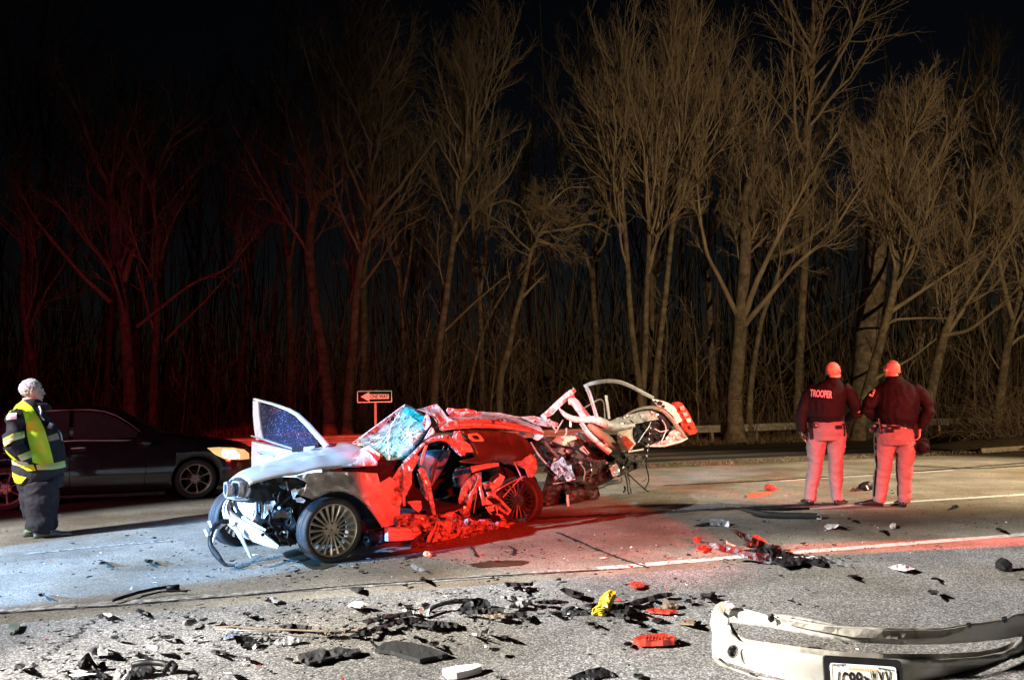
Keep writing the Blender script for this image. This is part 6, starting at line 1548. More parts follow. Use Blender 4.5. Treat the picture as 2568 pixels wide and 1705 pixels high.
rings(mb, [(L(335, 0).x, .0, L(0, 860).z, .20, .2), (L(335, 0).x, .0, L(0, 940).z, .215, .21), (L(338, 0).x, 0, L(0, 1000).z, .205, .2)])
mb.tube([L(335, 960, -.10), L(345, 1100, -.11), L(352, 1230, -.11), L(345, 1335, -.11), L(332, 1378, -.11)], [.158, .142, .132, .142, .128], 16)
mb.tube([L(340, 960, .10), L(370, 1100, .11), L(380, 1230, .11), L(378, 1335, .11), L(375, 1378, .11)], [.155, .138, .128, .135, .122], 16)
mb.tube([L(230, 960, -.05), L(250, 1100, -.05), L(265, 1250, -.05)], [.08, .07, .05], 10)
pf.done(mb); blob('turnout_trousers', mb, .012, M_turn, pf.root, 4, wr=.03, wfreq=6, seed=31, zs=1.5)
M_boot = mat('grey_work_shoe', (.12, .15, .16), .5, var=.3)
for dy, xh in ((-.11, 330), (.10, 250)):
    mb = MB(); shoe(mb, L(xh, 1440, dy), Vector((1, -.1, 0)), .32, .058, .10); pf.done(mb); so = mb.build('shoe', M_boot, pf.root, smooth=True)
    mb = MB(); c = L(xh, 1440, dy); mb.loft([[c + Vector((t, s_ * .062, z)) for s_, z in ((-1, .06), (-1, .085), (-.6, .105), (.6, .105), (1, .085), (1, .06))] for t in (-.01, .05, .13)]); pf.done(mb); mb.build('shoe_band', M_band, so)

# ------------------------------------------------------------------ black sedan driving past
SO, SF_ = G(9, 1283), G(490, 1252)
SF = (SF_ - SO).normalized(); SN = Vector((SF.y, -SF.x, 0)); WB = (SF_ - SO).length       # SN: towards the camera
def sw(x, y, z): return SO + SF * x + SN * y + UP * z            # y=0 near wheel face
M_car = mat('black_car_paint', (.016, .016, .020), .12, .0, var=.15, coat=.8)
M_cglass = mat('dark_car_glass', (.03, .03, .035), .06, var=.1, spec=.8)
M_arch = mat('dark_wheel_well', (.004, .004, .004), .9)
M_sill = mat('dark_lower_cladding', (.02, .02, .022), .5)
sd = empty('black_sedan', sw(WB / 2, -.9, 0), 'black sedan driving by with its headlamp lit, behind the firefighter', 'car')
def sz(x, y):      # outline point of the sedan read off the photograph, on its near side
    p = on_plane(*Z4(x, y), SO, SN); d = p - SO
    return d.dot(SF), p.z
roofl = [sz(x, y) for x, y in ((-260, 545), (-150, 470), (0, 372), (150, 325), (300, 304), (450, 298), (600, 296), (780, 302), (930, 322), (1050, 352))]
hoodl = [sz(x, y) for x, y in ((1440, 548), (1600, 572), (1800, 592), (2000, 622), (2160, 650), (2230, 690), (2262, 760))]
beltz = sz(700, 602)[1]
# body below the belt line
xs0 = [-.95, -.9, -.7, -.4, 0, .5, 1.0, 1.5, 2.0]
def top_at(x):
    hx = [(-1.0, beltz - .05), (-.9, beltz), (0, beltz + .03)] + [(sz(900, 604)[0], beltz)] + hoodl
    for a, b in zip(hx[:-1], hx[1:]):
        if a[0] <= x <= b[0]: return a[1] + (b[1] - a[1]) * (x - a[0]) / (b[0] - a[0])
    return hx[-1][1] if x > hx[-1][0] else hx[0][1]
xend = hoodl[-1][0]
st = list(np.linspace(-.95, xend, 40))
rgs = []
for x in st:
    t = top_at(x); e0 = min(1, (x + .98) / .25) ** .5; e1 = min(1, max(.02, (xend + .02 - x)) / .35) ** .5; e = min(e0, e1)
    Wd = .90
    sec = [(.02, .20), (.05, .32), (.06, .55), (.045, min(t - .02, .78)), (-.01, t - .012), (-.09, t + .015)]
    row = []
    for yy, zz in sec: row.append(sw(x, -Wd + (Wd + yy) * e - 0, max(zz, .2)))
    row.append(sw(x, -Wd, t + .04))
    for yy, zz in sec[::-1]: row.append(sw(x, -Wd - (Wd + yy) * e, max(zz, .2)))
    rgs.append(row)
mb = MB(); mb.loft(rgs); body = mb.build('car_body', M_car, sd, smooth=True)
def cut_arch(x):
    mb = MB(); mb.lathe([(.001, -.35), (.36, -.35), (.36, .35), (.001, .35)], sw(x, -.03, .325), (SF, UP, SN), 32)
    c = mb.build('cut', M_arch, sd)
    md = body.modifiers.new('b', 'BOOLEAN'); md.object = c; md.operation = 'DIFFERENCE'; md.solver = 'EXACT'
    dg = bpy.context.evaluated_depsgraph_get(); dg.update()
    me = bpy.data.meshes.new_from_object(body.evaluated_get(dg)); body.modifiers.clear(); body.data = me
    bpy.data.objects.remove(c)
for x in (0, WB): cut_arch(x)
for x in (0, WB):
    mb = MB(); mb.lathe([(.001, -.33), (.355, -.33), (.355, .02), (.358, .02)], sw(x, -.05, .325), (SF, UP, SN), 32); mb.build('wheel_well', M_arch, sd)
# cabin
cab = []
ws0 = sz(1440, 548)
cpts = roofl + [ws0]
for i, (x, z) in enumerate(cpts):
    k = min(1, max(0, (z - beltz) / .42))
    zin = max(z, beltz + .01)
    ins_ = .05 + .16 * k
    cab.append([sw(x, -.04, beltz - .03), sw(x, -.06 - .5 * (ins_ - .05), beltz + (zin - beltz) * .5), sw(x, -ins_ - .02, zin - .02), sw(x, -.42, zin + .02), sw(x, -.9, zin + .03), sw(x, -1.38, zin + .02), sw(x, -1.8 + ins_ + .02, zin - .02), sw(x, -1.74 + .5 * (ins_ - .05), beltz + (zin - beltz) * .5), sw(x, -1.76, beltz - .03)])
mb = MB(); mb.loft(cab); mb.build('cabin', M_car, sd, smooth=True)
def sglass(name, pts, m, off=.012, th=.012):
    P = []
    for x, y in pts:
        X, Z = sz(x, y); k = min(1, max(0, (Z - beltz) / .42)); P.append(sw(X, -.02 - .14 * k + off, Z))
    mb = MB(); mb.prism(P, -SN * th); return mb.build(name, m, sd)
sglass('window', [(640, 352), (780, 354), (900, 372), (1010, 412), (1120, 474), (1205, 535), (1190, 592), (900, 594), (640, 596)], M_cglass)
sglass('window', [(-60, 560), (60, 440), (180, 385), (330, 358), (480, 350), (600, 350), (600, 598), (300, 612), (60, 630), (-60, 640)], M_cglass)
sglass('window_trim', [(600, 340), (780, 341), (910, 358), (1020, 398), (1130, 462), (1215, 527), (1230, 532), (1130, 456), (1020, 388), (910, 350), (780, 334), (480, 340), (300, 350), (300, 357), (480, 347)], M_chrome, .016)
sglass('belt_moulding', [(-100, 652), (300, 622), (700, 602), (1230, 604), (1230, 612), (700, 611), (300, 632), (-100, 662)], M_chrome, .02)
def ssheet(name, pts, m, y=.075, th=.02):
    mb = MB(); mb.prism([on_plane(*Z4(a, b), SO + SN * y, SN) for a, b in pts], -SN * th); return mb.build(name, m, sd)
ssheet('sill', [(180, 1105), (500, 1090), (1000, 1072), (1440, 1050), (1440, 1078), (1000, 1098), (500, 1112), (180, 1128)], M_sill, .055)
for pts in ([(620, 672), (700, 666), (745, 668), (745, 676), (690, 680), (620, 682)], [(20, 718), (80, 712), (110, 714), (80, 724)]):
    ssheet('door_handle', pts, M_chrome, .085, .03)
for x0, x1 in ((612, 600), (1300, 1250), (60, 60)):
    ssheet('door_gap', [(x0, 615), (x0 + 5, 615), (x1 + 5, 1060), (x1, 1060)], M_arch, .064, .01)
mb = MB(); mb.ball(on_plane(*Z4(1265, 625), SO + SN * .2, SN), (.11, .08, .07), 12, 8); mb.build('wing_mirror', M_car, sd, smooth=True)
M_hl = mat('amber_headlamp_lens', (.8, .55, .25), .2, emit=(1.0, .66, .30), estr=.8, coat=.5)
M_hb = mat('lit_headlamp', (.9, .85, .7), .2, emit=(1.0, .88, .62), estr=6.0)
def drape(name, pts, m, tgt, off, parent):
    """lens or badge following the curved bodywork"""
    off_t = root_loc(tgt); me = tgt.data
    bvh = BVHTree.FromPolygons([v.co + off_t for v in me.vertices], [tuple(p.vertices) for p in me.polygons])
    o = csheet(name, Z4, [(x, y, .4) for x, y in pts], m, parent, sp=5, amp=0, thick=.001, axis='depth')
    oo = root_loc(o); dd = None
    for v in o.data.vertices:
        w = v.co + oo; d_ = (w - CAM).normalized()
        h = bvh.ray_cast(CAM, d_)
        if h[0] is not None and (h[0] - SO).dot(SN) > -.9: v.co = h[0] - d_ * off - oo
        else:
            q = on_plane_pt(d_); v.co = q - oo
    return o
def on_plane_pt(d_):
    p0 = SO + SF * (WB + .85); return CAM + d_ * ((p0 - CAM).dot(SF) / d_.dot(SF)) if abs(d_.dot(SF)) > .05 else CAM + d_ * 12
hl_ = drape('headlamp', [(1810, 672), (1900, 666), (2030, 670), (2130, 686), (2170, 720), (2172, 768), (2100, 775), (1960, 768), (1880, 730)], M_hl, body, .012, sd)
drape('headlamp_bulb', [(1945, 690), (2030, 690), (2085, 725), (2090, 760), (2000, 766), (1945, 740)], M_hb, body, .020, hl_)
for x in (0, WB):
    for yy, nr in ((-.03, SN), (-1.77, -SN)):
        wheel_o = wheel(sw(x, yy - .09 * (1 if nr == SN else -1), .325), nr, .65, .47, .21, sd, nsp=7)

# ------------------------------------------------------------------ torn off bumper in the foreground
M_bump = mat('silver_bumper_paint', (.40, .39, .35), .32, .2, var=.06, vscale=5, coat=.35, col2=(.22, .205, .18), c2scale=9, c2lo=.63, c2hi=.74)
M_bumpin = mat('darker_bumper_inside', (.27, .25, .21), .6, var=.2, vscale=8, col2=(.12, .11, .09), c2scale=9, c2lo=.5, c2hi=.65)  # darker bumper tone with random darker patches
def bY(x, back=0.0): return 3.42 + .52 * ((x - 1300) / 1100) ** 2 + back
def B_(pts, back=0.0): return [(x, y, bY(x, back if len(p_) < 1 else 0)) for (x, y), p_ in [(q, ()) for q in pts]]
bc = ZB(1300, 1240)
bl = at(bc[0], bc[1], 3.55); bl.z = 0
bu = empty('bumper_cover', bl, 'torn off silver bumper cover with number plate lying in the foreground', 'bumper')
low = [(356, 742), (348, 790), (350, 850), (372, 915), (420, 968), (500, 1000), (700, 1028), (850, 1052), (1000, 1074), (1300, 1092), (1800, 1096), (2050, 1080), (2200, 1050), (2290, 1010), (2345, 950), (2420, 880), (2500, 840), (2560, 1000), (2540, 1290), (2300, 1400), (1800, 1450), (1300, 1440), (800, 1340), (480, 1245), (300, 1160), (236, 1085), (232, 1000), (236, 920), (219, 850), (232, 780), (262, 722), (300, 702)]
csheet('bumper_face', ZB, B_(low), M_bump, bu, axis='depth', amp=.006, freq=.008, sp=14, thick=.006, smooth=True, seed=201, bulge=-.05)
cstrip('opening_lip', ZB, [(352, 850, bY(350, .02), 26), (385, 930, bY(385, .03), 34), (440, 975, bY(440, .03), 40), (600, 1000, bY(600, .035), 44), (850, 1034, bY(850, .035), 44), (1100, 1064, bY(1100, .035), 44), (1400, 1076, bY(1400, .035), 42), (1800, 1078, bY(1800, .035), 42), (2060, 1062, bY(2060, .035), 40), (2200, 1034, bY(2200, .035), 34), (2300, 985, bY(2300, .03), 26)], M_bumpin, bu, axis='depth', thick=.05, bulge=.0, seed=1)
bar_t = [(352, 752), (420, 745), (540, 772), (640, 800), (668, 796), (800, 822), (940, 850), (1080, 868), (1400, 882), (1800, 882), (1985, 852), (2120, 838), (2235, 822), (2290, 792), (2420, 770), (2520, 770)]
bar_b = [(2520, 900), (2380, 935), (2250, 955), (2050, 976), (1800, 992), (1500, 994), (1250, 982), (1000, 948), (800, 912), (620, 878), (480, 862), (352, 842)]
csheet('upper_bar', ZB, B_(bar_t + bar_b, .0), M_bump, bu, axis='depth', amp=.006, freq=.02, sp=10, thick=.006, smooth=True, seed=202, bulge=-.035)
csheet('bar_recess', ZB, [(x, y, bY(x, -.018)) for x, y in ((650, 806), (800, 838), (1000, 872), (1400, 896), (1800, 896), (1975, 868), (1990, 856), (1940, 906), (1800, 948), (1500, 958), (1200, 944), (950, 900), (760, 860))], M_bumpin, bu, axis='depth', amp=.004, freq=.03, sp=12, seed=203)
cstrip('torn_edge', ZB, [(640, 800, bY(640, .0), 14), (668, 792, bY(668, .02), 22), (800, 812, bY(800, .03), 26), (940, 838, bY(940, .03), 26), (1085, 866, bY(1085, .02), 10)], M_bump, bu, axis='depth', thick=.02, kink=.004)
for x, y, r_ in ((640, 812, 26), (1990, 862, 18), (2235, 822, 20)):
    csheet('torn_notch', ZB, [(x - r_, y - r_ * .8, bY(x, -.03)), (x + r_ * .5, y - r_, bY(x, -.035)), (x + r_ * .8, y + r_ * .7, bY(x, -.03)), (x - r_ * .2, y + r_ * 1.3, bY(x, -.03)), (x - r_, y + r_ * .4, bY(x, -.03))], M_blk, bu, axis='depth', amp=.02, sp=5, seed=204)
csheet('scuffed_corner', ZB, [(x, y, bY(x, -.06)) for x, y in ((262, 728), (300, 704), (372, 712), (398, 736), (362, 752), (346, 790), (320, 770), (290, 790), (270, 770))], M_bumpin, bu, axis='depth', amp=.006, sp=6, seed=205)
def disc(name, x, y, r0, r1, back, m, parent, ry=1.15):
    n_ = 22; Yd = bY(x, back)
    a = [at(*ZB(x + r0 * math.cos(6.2832 * j / n_), y + r0 * ry * math.sin(6.2832 * j / n_)), Yd) for j in range(n_)]
    mb = MB()
    if r1:
        b = [at(*ZB(x + r1 * math.cos(6.2832 * j / n_), y + r1 * ry * math.sin(6.2832 * j / n_)), Yd - .004) for j in range(n_)]
        mb.add(a + b, [(j, (j + 1) % n_, n_ + (j + 1) % n_, n_ + j) for j in range(n_)])
    else: mb.add(a, [tuple(range(n_))])
    return mb.build(name, m, parent)
for x, y, r_ in ((368, 1036, 36), (2300, 1168, 46)):
    h_ = disc('sensor_hole', x, y, r_, 0, -.075, mat('hole_shade', (.03, .03, .03), .8, var=.6, vscale=60, col2=(.16, .15, .14), c2scale=70, c2lo=.5, c2hi=.6), bu)  # flat disc; the dark of the opening is painted into its colour
    disc('hole_rim', x + 3, y + 2, r_ * 1.18, r_ * .95, -.078, M_bump, h_)
cstrip('side_moulding', ZB, [(236, 1070, bY(236, -.05), 18), (270, 1110, bY(270, -.07), 26), (340, 1155, bY(340, -.07), 26), (500, 1210, bY(500, -.07), 26), (700, 1250, bY(700, -.07), 22), (860, 1285, bY(860, -.07), 16)], M_bumpin, bu, axis='depth', thick=.012, bulge=.006)
cstrip('side_moulding', ZB, [(236, 1100, bY(236, -.05), 8), (290, 1150, bY(290, -.08), 9), (400, 1205, bY(400, -.08), 9), (600, 1250, bY(600, -.08), 9)], M_bump, bu, axis='depth', thick=.012, bulge=.006)
csheet('marker', ZB, [(490, 1182, bY(490, -.085)), (528, 1194, bY(528, -.085)), (528, 1210, bY(528, -.085)), (490, 1198, bY(490, -.085))], M_blk, bu, axis='depth', amp=0, sp=9)
# number plate in its black surround
ZP = zoom(9.842, 2050, 1620)
Yp = 3.335
pA, pB, pC = at(*ZP(290, 395), Yp), at(*ZP(1915, 500), Yp - .012), at(*ZP(225, 1330), Yp - .03)
pex = (pB - pA); wP = pex.length; pex.normalize()
pez = (pA - pC); pez = (pez - pex * pez.dot(pex)).normalized(); pen = pex.cross(pez)
if pen.y > 0: pen = -pen
def pp_(u, v, d=0.0): return pA + pex * u - pez * v + pen * d     # u right, v down, metres from the top left
hP = .155
def prr(u0, v0, u1, v1, r_): return [((u0 + u1) / 2 + x, (v0 + v1) / 2 + y) for x, y in rrect(u1 - u0, v1 - v0, r_)]
mb = MB(); mb.prism([pp_(u, v, -.012) for u, v in prr(-.024, -.028, wP + .026, hP + .03, .016)], pen * .016)
su = mb.build('plate_surround', M_blk, bu)
mb = MB(); mb.prism([pp_(u, v, .005) for u, v in prr(0, 0, wP, hP, .012)], pen * .003)
pl_ = mb.build('number_plate', mat('cream_white_plate', (.74, .70, .60), .4, var=.05), bu)
mb = MB(); o_, i_ = prr(.001, .001, wP - .001, hP - .001, .011), prr(.006, .006, wP - .006, hP - .006, .008); n = len(o_)
mb.add([pp_(u, v, .0095) for u, v in o_ + i_], [(j, (j + 1) % n, n + (j + 1) % n, n + j) for j in range(n)]); mb.build('plate_edge', M_white, pl_)
M_ink = mat('black_plate_ink', (.012, .012, .016), .5)
PX = wP / 1650.0                                   # metres per unit of the enlarged view of the plate
def pv(x, y): return ((x - 290) * PX, (y - 395 - (x - 290) * .0646) * PX * 1.0)
for ch, x, w_ in (('/', 470, .016), ('G', 640, .026), ('9', 815, .026), ('9', 990, .026), ('W', 1360, .026), ('X', 1545, .026), ('V', 1725, .026)):
    u, v = pv(x, 595); text_part(ch, M_ink, pl_, pp_(u, v + .035, .0105), pex, pez, .066, w_, name='plate_character', bold=.02)
u, v = pv(1170, 790)
mb = MB(); mb.add([pp_(u + a, v + b, .0105) for a, b in ((-.014, -.012), (-.004, -.014), (.0, -.006), (.014, -.006), (.010, .002), (.006, .010), (-.004, .012), (-.007, -.004))], [tuple(range(8))]); mb.build('plate_emblem', M_ink, pl_)
M_gold = mat('pale_gold_print', (.70, .46, .22), .5, var=.1)
for i in range(16):
    u, v = pv(745 + i * 45, 500 + i * 45 * .0 + 40); hgt = .010
    mb = MB(); mb.add([pp_(u + a, v - .006 + b + (i * 45) * .0646 * PX, .0105) for a, b in ((0, 0), (.0055 - .0015 * (i % 3), 0), (.0055 - .0015 * (i % 2), hgt), (0.0005, hgt))], [(0, 1, 2, 3)]); mb.build('plate_lettering', M_gold, pl_)
M_slate = mat('slate_print', (.06, .08, .11), .5)
rp = random.Random(9)
for x0, x1, y0 in ((345, 690, 425), (1490, 1920, 510)):
    k = 9
    for i in range(k):
        x = x0 + (x1 - x0) * i / k; u, v = pv(x, y0 + (0 if x0 < 1000 else (i * 8))); w_ = (x1 - x0) / k * PX * .98; hh = rp.uniform(.003, .012)
        mb = MB(); mb.add([pp_(u + a, v + b, .0102) for a, b in ((0, 0), (w_, .001), (w_ * .9, hh * .6), (w_ * .5, hh), (w_ * .1, hh * .7))], [(0, 1, 2, 3, 4)]); mb.build('skyline_print', M_slate, pl_)

# ------------------------------------------------------------------ debris lying on the road
M_dk2 = mat('black_carpet_backing', (.018, .018, .018), .8, var=.4, vscale=40, bump=.3, bscale=120)
M_grey = mat('grey_plastic', (.20, .20, .205), .5, var=.25, vscale=15)
M_slab = mat('pale_foam_board', (.72, .66, .64), .7, var=.08)
M_pink = mat('pink_paper', (.74, .58, .60), .7, var=.1)
M_yell = mat('yellow_wrapper', (.80, .50, .03), .35, var=.15, vscale=18, coat=.4, col2=(.72, .60, .35), c2scale=9, c2lo=.55, c2hi=.7)
M_brown = mat('brown_foam', (.16, .115, .08), .9, var=.3)
GROUP_S = 'small scraps strewn over the road'
def flat(name, zf, pts, m, label, cat, group=None, th=.012, amp=.012, sp=9, seed=0, base=.014, freq=.05):
    P = [(p[0], p[1], (p[2] if len(p) > 2 else 0) + base) for p in pts]
    g = [on_ground(*zf(p[0], p[1]), p[2]) for p in P]
    o = csheet_ground(name, zf, P, m, th, amp, sp, seed, freq)
    return tag(o, label, cat, group)
def on_ground(px, py, z): return on_plane(px, py, Vector((0, 0, z)), UP)
def csheet_ground(name, zf, pts, m, thick, amp, sp, seed, freq, parent=None):
    global onside
    keep = onside
    onside = lambda off: (lambda px, py: on_plane(px, py, Vector((0, 0, max(.009, off))), UP))
    try: o = csheet(name, zf, pts, m, parent, sp=sp, amp=amp, freq=freq, thick=thick, seed=seed, dirn=UP)
    finally: onside = keep
    return o
def standing(name, zf, pts, m, label, cat, group=None, basept=None, lean=.15, th=.01, amp=.02, sp=6, seed=0, parent=None, bulge=0.0):
    """a piece rising off the road: its depth is that of the road at its foot, leaning back as it rises"""
    if basept is None: basept = max(pts, key=lambda p: p[1])
    Y0 = G(*zf(basept[0], basept[1])).y; k = Y0 / FPX
    f = zf(1, 0)[0] - zf(0, 0)[0]
    P = [(p[0], p[1], Y0 + (basept[1] - p[1]) * f * k * lean + (p[2] if len(p) > 2 else 0)) for p in pts]
    o = csheet(name, zf, P, m, parent, axis='depth', amp=amp, sp=sp, seed=seed, thick=th, bulge=bulge)
    return tag(o, label, cat, group) if label else o
def pile(name, basepx, label, cat, group=None):
    p = G(*basepx); return empty(name, p, label, cat, group)

# plates and panels
flat('trunk_liner', D2, [(345, 605), (372, 585), (400, 566), (470, 552), (560, 566), (640, 580), (720, 606), (796, 634), (720, 648), (622, 668), (540, 645), (440, 615)], M_dk2, 'flat black rectangular panel below the long debris row', 'car panel', seed=301, base=.03, th=.02, amp=.004)
standing('bent_clip', D2, [(280, 518), (300, 545), (330, 580), (352, 600), (372, 596), (340, 575), (330, 540), (300, 555)], M_blk, 'black hooked plastic clip at the left corner of the flat panel', 'plastic piece', basept=(352, 604), seed=302)
flat('black_strip', D2, [(-125, 635), (-60, 622), (0, 600), (60, 612), (120, 590), (180, 606), (250, 600), (258, 618), (200, 634), (120, 648), (40, 668), (-60, 690), (-110, 678), (-130, 655)], M_dk2, 'long crumpled black strip left of the flat panel', 'plastic strip', seed=303, base=.03, amp=.012, sp=7)
flat('white_board', D2, [(762, 726), (850, 708), (980, 694), (1000, 702), (1003, 712), (930, 736), (850, 752), (795, 756)], M_slab, 'pale pink and white slab near the bottom middle', 'foam board', seed=304, base=.035, th=.03, amp=.004)
standing('curved_cover', D2, [(1535, 790), (1580, 765), (1660, 735), (1740, 720), (1790, 740), (1832, 775), (1760, 782), (1700, 800), (1600, 802)], M_blk, 'dark curved cover cut off by the bottom edge of the picture', 'plastic cover', basept=(1600, 802), lean=1.2, seed=305, bulge=-.02)
# red lamp pieces
rl = flat('red_lamp_lens', D2, [(1938, 540), (1985, 520), (2060, 514), (2130, 505), (2160, 516), (2205, 530), (2190, 545), (2120, 550), (2050, 553), (1975, 554)], M_lens, 'ribbed red lamp lens fragment, the nearest red piece', 'lamp fragment', 'broken red lamp lenses', seed=306, base=.045, th=.03, amp=.006)
for i in range(8):
    x = 2000 + i * 20
    mb = MB(); a, b = on_ground(*D2(x - 6, 548), .05), on_ground(*D2(x + 8, 516), .06); mb.tube([a, b], .004, 5); mb.build('lens_rib', M_lens, rl)
flat('red_lamp_shard', D2, [(1910, 200), (1940, 190), (1988, 192), (2004, 216), (1960, 223), (1922, 215)], M_lens, 'small red lens chip lying by itself behind the yellow wrapper', 'lamp fragment', 'broken red lamp lenses', seed=307, base=.03, sp=6)
flat('red_lamp_strip', D2, [(2020, 362), (2060, 352), (2120, 358), (2200, 364), (2212, 376), (2140, 380), (2060, 374)], M_lens, 'thin red lens strip with a brown lump on it', 'lamp fragment', 'broken red lamp lenses', seed=308, base=.03, sp=6)
standing('foam_lump', D2, [(2132, 362), (2130, 330), (2160, 318), (2200, 322), (2222, 340), (2215, 364), (2170, 366)], M_brown, 'brown foam lump resting on the thin red lens strip', 'foam', basept=(2170, 368), seed=309, th=.06, bulge=-.02)
# wrapper
yw = standing('yellow_wrapper', D2, [(1682, 396), (1690, 360), (1725, 338), (1735, 300), (1760, 268), (1800, 246), (1830, 252), (1832, 280), (1812, 330), (1790, 380), (1760, 406), (1720, 398)], M_yell, 'crumpled yellow wrapper standing up among black scraps', 'wrapper', basept=(1720, 408), lean=.6, seed=310, th=.02, amp=.03, bulge=-.02)
for i in range(4):
    x, y = 1712 + i * 4, 352 + i * 12
    standing('wrapper_print', D2, [(x, y, -.035), (x + 40, y - 10, -.035), (x + 62, y - 2, -.035), (x + 58, y + 4, -.035), (x + 38, y - 3, -.035), (x + 2, y + 6, -.035)], M_ink, None, None, basept=(1720, 408), lean=.6, amp=0, sp=7, th=.002, parent=yw)
# big crumpled sheet on the lane line
pb = pile('crumpled_bumper_skin', ZB(560, 440), 'large crumpled dark plastic sheet lying across the white lane line', 'car panel')
standing('sheet', ZB, [(350, 210), (385, 205), (440, 232), (520, 262), (600, 300), (640, 320), (700, 322), (704, 360), (640, 368), (560, 350), (470, 330), (440, 318), (470, 300), (400, 245)], M_blk, None, None, basept=(640, 380), lean=.5, seed=311, amp=.05, parent=pb)
standing('sheet', ZB, [(188, 296), (240, 300), (330, 320), (400, 340), (480, 362), (580, 376), (620, 372), (640, 420), (655, 448), (580, 440), (500, 412), (400, 384), (300, 362), (250, 345)], mat('slate_blue_plastic', (.075, .08, .10), .4, var=.2), None, None, basept=(600, 452), lean=.3, seed=312, amp=.04, parent=pb)
csheet_ground('sheet', ZB, [(430, 350, .05), (560, 340, .08), (700, 330, .06), (710, 352, .05), (830, 380, .04), (960, 400, .03), (1010, 430, .02), (1000, 452, .02), (860, 440, .03), (720, 462, .03), (660, 430, .04), (560, 400, .06)], M_blk, .01, .03, 6, 313, .05, pb)
standing('sheet_edge', ZB, [(330, 285), (345, 300), (400, 320), (380, 325), (335, 310)], M_bare, None, None, basept=(380, 350), seed=314, parent=pb)
rq = random.Random(21)
for i in range(15):
    x = 640 + i * 26; y = 408 + rq.uniform(-18, 40)
    csheet_ground('splinter', ZB, [(x, y, .03), (x + rq.uniform(20, 90), y + rq.uniform(-12, 4), .04), (x + rq.uniform(40, 80), y + rq.uniform(4, 16), .02)], rq.choice((M_blk, M_blk, M_grey, M_bare)), .006, .01, 6, 320 + i, .05, pb)
standing('red_lamp_shard', ZB, [(505, 254), (545, 248), (600, 285), (632, 318), (575, 318), (540, 290)], M_lens, 'red lamp shard leaning on the large crumpled sheet', 'lamp fragment', 'broken red lamp lenses', basept=(575, 340), lean=.5, seed=315, amp=.01)
standing('red_lamp_shard', ZB, [(104, 290), (118, 262), (150, 258), (168, 280), (140, 300)], M_lens, 'red lamp shard at the left tip of the crumpled sheet', 'lamp fragment', 'broken red lamp lenses', basept=(140, 302), seed=316)
flat('red_lamp_shard', ZB, [(128, 340), (150, 312), (200, 318), (196, 340), (150, 350)], M_lens, 'dark red lamp shard in front of the left tip of the crumpled sheet', 'lamp fragment', 'broken red lamp lenses', seed=317, base=.03, sp=6)
# beam with a white end, and the trim pieces beside it
bm_ = pile('bumper_beam', ZB(700, 140), 'long dark beam with a white end lying behind the lane line, near the feet of the troopers', 'car part')
yb = G(*ZB(760, 142)).y
cstrip('beam', ZB, [(420, 70, yb + .25, 14), (500, 88, yb + .18, 34), (600, 108, yb + .1, 44), (720, 116, yb + .04, 46), (850, 118, yb, 46), (968, 122, yb - .03, 46)], mat('dark_beam_paint', (.05, .048, .045), .4, .2, var=.3), bm_, axis='depth', thick=.12, bulge=.03, cols=6)
cstrip('beam_flange', ZB, [(470, 66, yb + .3, 18), (600, 68, yb + .22, 26), (720, 72, yb + .16, 24), (900, 66, yb + .15, 18)], M_blk, bm_, axis='depth', thick=.05, bulge=.02, kink=.01)
csheet('beam_end', ZB, [(948, 112, yb - .05), (962, 104, yb - .05), (980, 116, yb - .05), (980, 138, yb - .05), (964, 148, yb - .05), (950, 140, yb - .05)], M_white, bm_, axis='depth', amp=.002, sp=6, thick=.02)
tp = pile('torn_trim', ZB(280, 190), 'pale and black torn trim piece at the tip of the wreck shadow', 'car part')
standing('trim_plate', ZB, [(214, 140), (290, 138), (345, 152), (340, 190), (300, 186), (230, 180)], M_grey, None, None, basept=(300, 192), lean=1.5, seed=331, parent=tp)
standing('trim_plate', ZB, [(100, 188), (150, 172), (214, 160), (222, 182), (160, 192)], M_blk, None, None, basept=(160, 195), lean=1.2, seed=332, parent=tp)
standing('trim_plate', ZB, [(318, 190), (345, 150), (352, 175), (345, 195)], M_bag, None, None, basept=(340, 196), seed=333, parent=tp)
# mirror housing, red tool, paper, lone pieces
mh = pile('mirror_housing', ZT(760, 1330), 'black mirror housing lying on the road between the two troopers', 'car mirror')
standing('housing', ZT, [(690, 1320), (705, 1280), (740, 1255), (790, 1242), (820, 1248), (828, 1290), (815, 1322), (760, 1330)], M_blk, None, None, basept=(760, 1334), seed=334, th=.08, bulge=-.04, amp=.006, parent=mh)
standing('housing_trim', ZT, [(752, 1276, -.04), (765, 1285, -.04), (782, 1318, -.04), (768, 1322, -.04), (755, 1290, -.04)], M_bag, None, None, basept=(760, 1334), seed=335, amp=.002, parent=mh)
standing('bracket', ZT, [(590, 1338), (630, 1300), (645, 1320), (668, 1290), (672, 1318), (700, 1325), (690, 1340)], M_blk, None, None, basept=(690, 1340), seed=336, parent=mh)
standing('red_reflector', R5, [(778, 462), (780, 436), (802, 424), (830, 428), (842, 448), (870, 452), (840, 460), (812, 464)], M_lens, 'rounded red cap on the road left of the troopers', 'lamp fragment', basept=(812, 466), seed=337, th=.05, bulge=-.03)
flat('orange_rod', R5, [(668, 486), (712, 474), (812, 470), (814, 482), (720, 488), (670, 492)], mat('orange_plastic', (.75, .16, .08), .4), 'short orange rod in front of the red cap', 'plastic piece', seed=338, base=.03, th=.025, amp=.002, sp=7)
flat('pink_paper', ZB, [(1432, 464), (1500, 448), (1550, 446), (1580, 462), (1622, 478), (1560, 490), (1500, 484)], M_pink, 'crumpled pale pink paper on the grey shoulder above the bumper', 'paper', seed=339, base=.03, th=.004, amp=.02, sp=6)
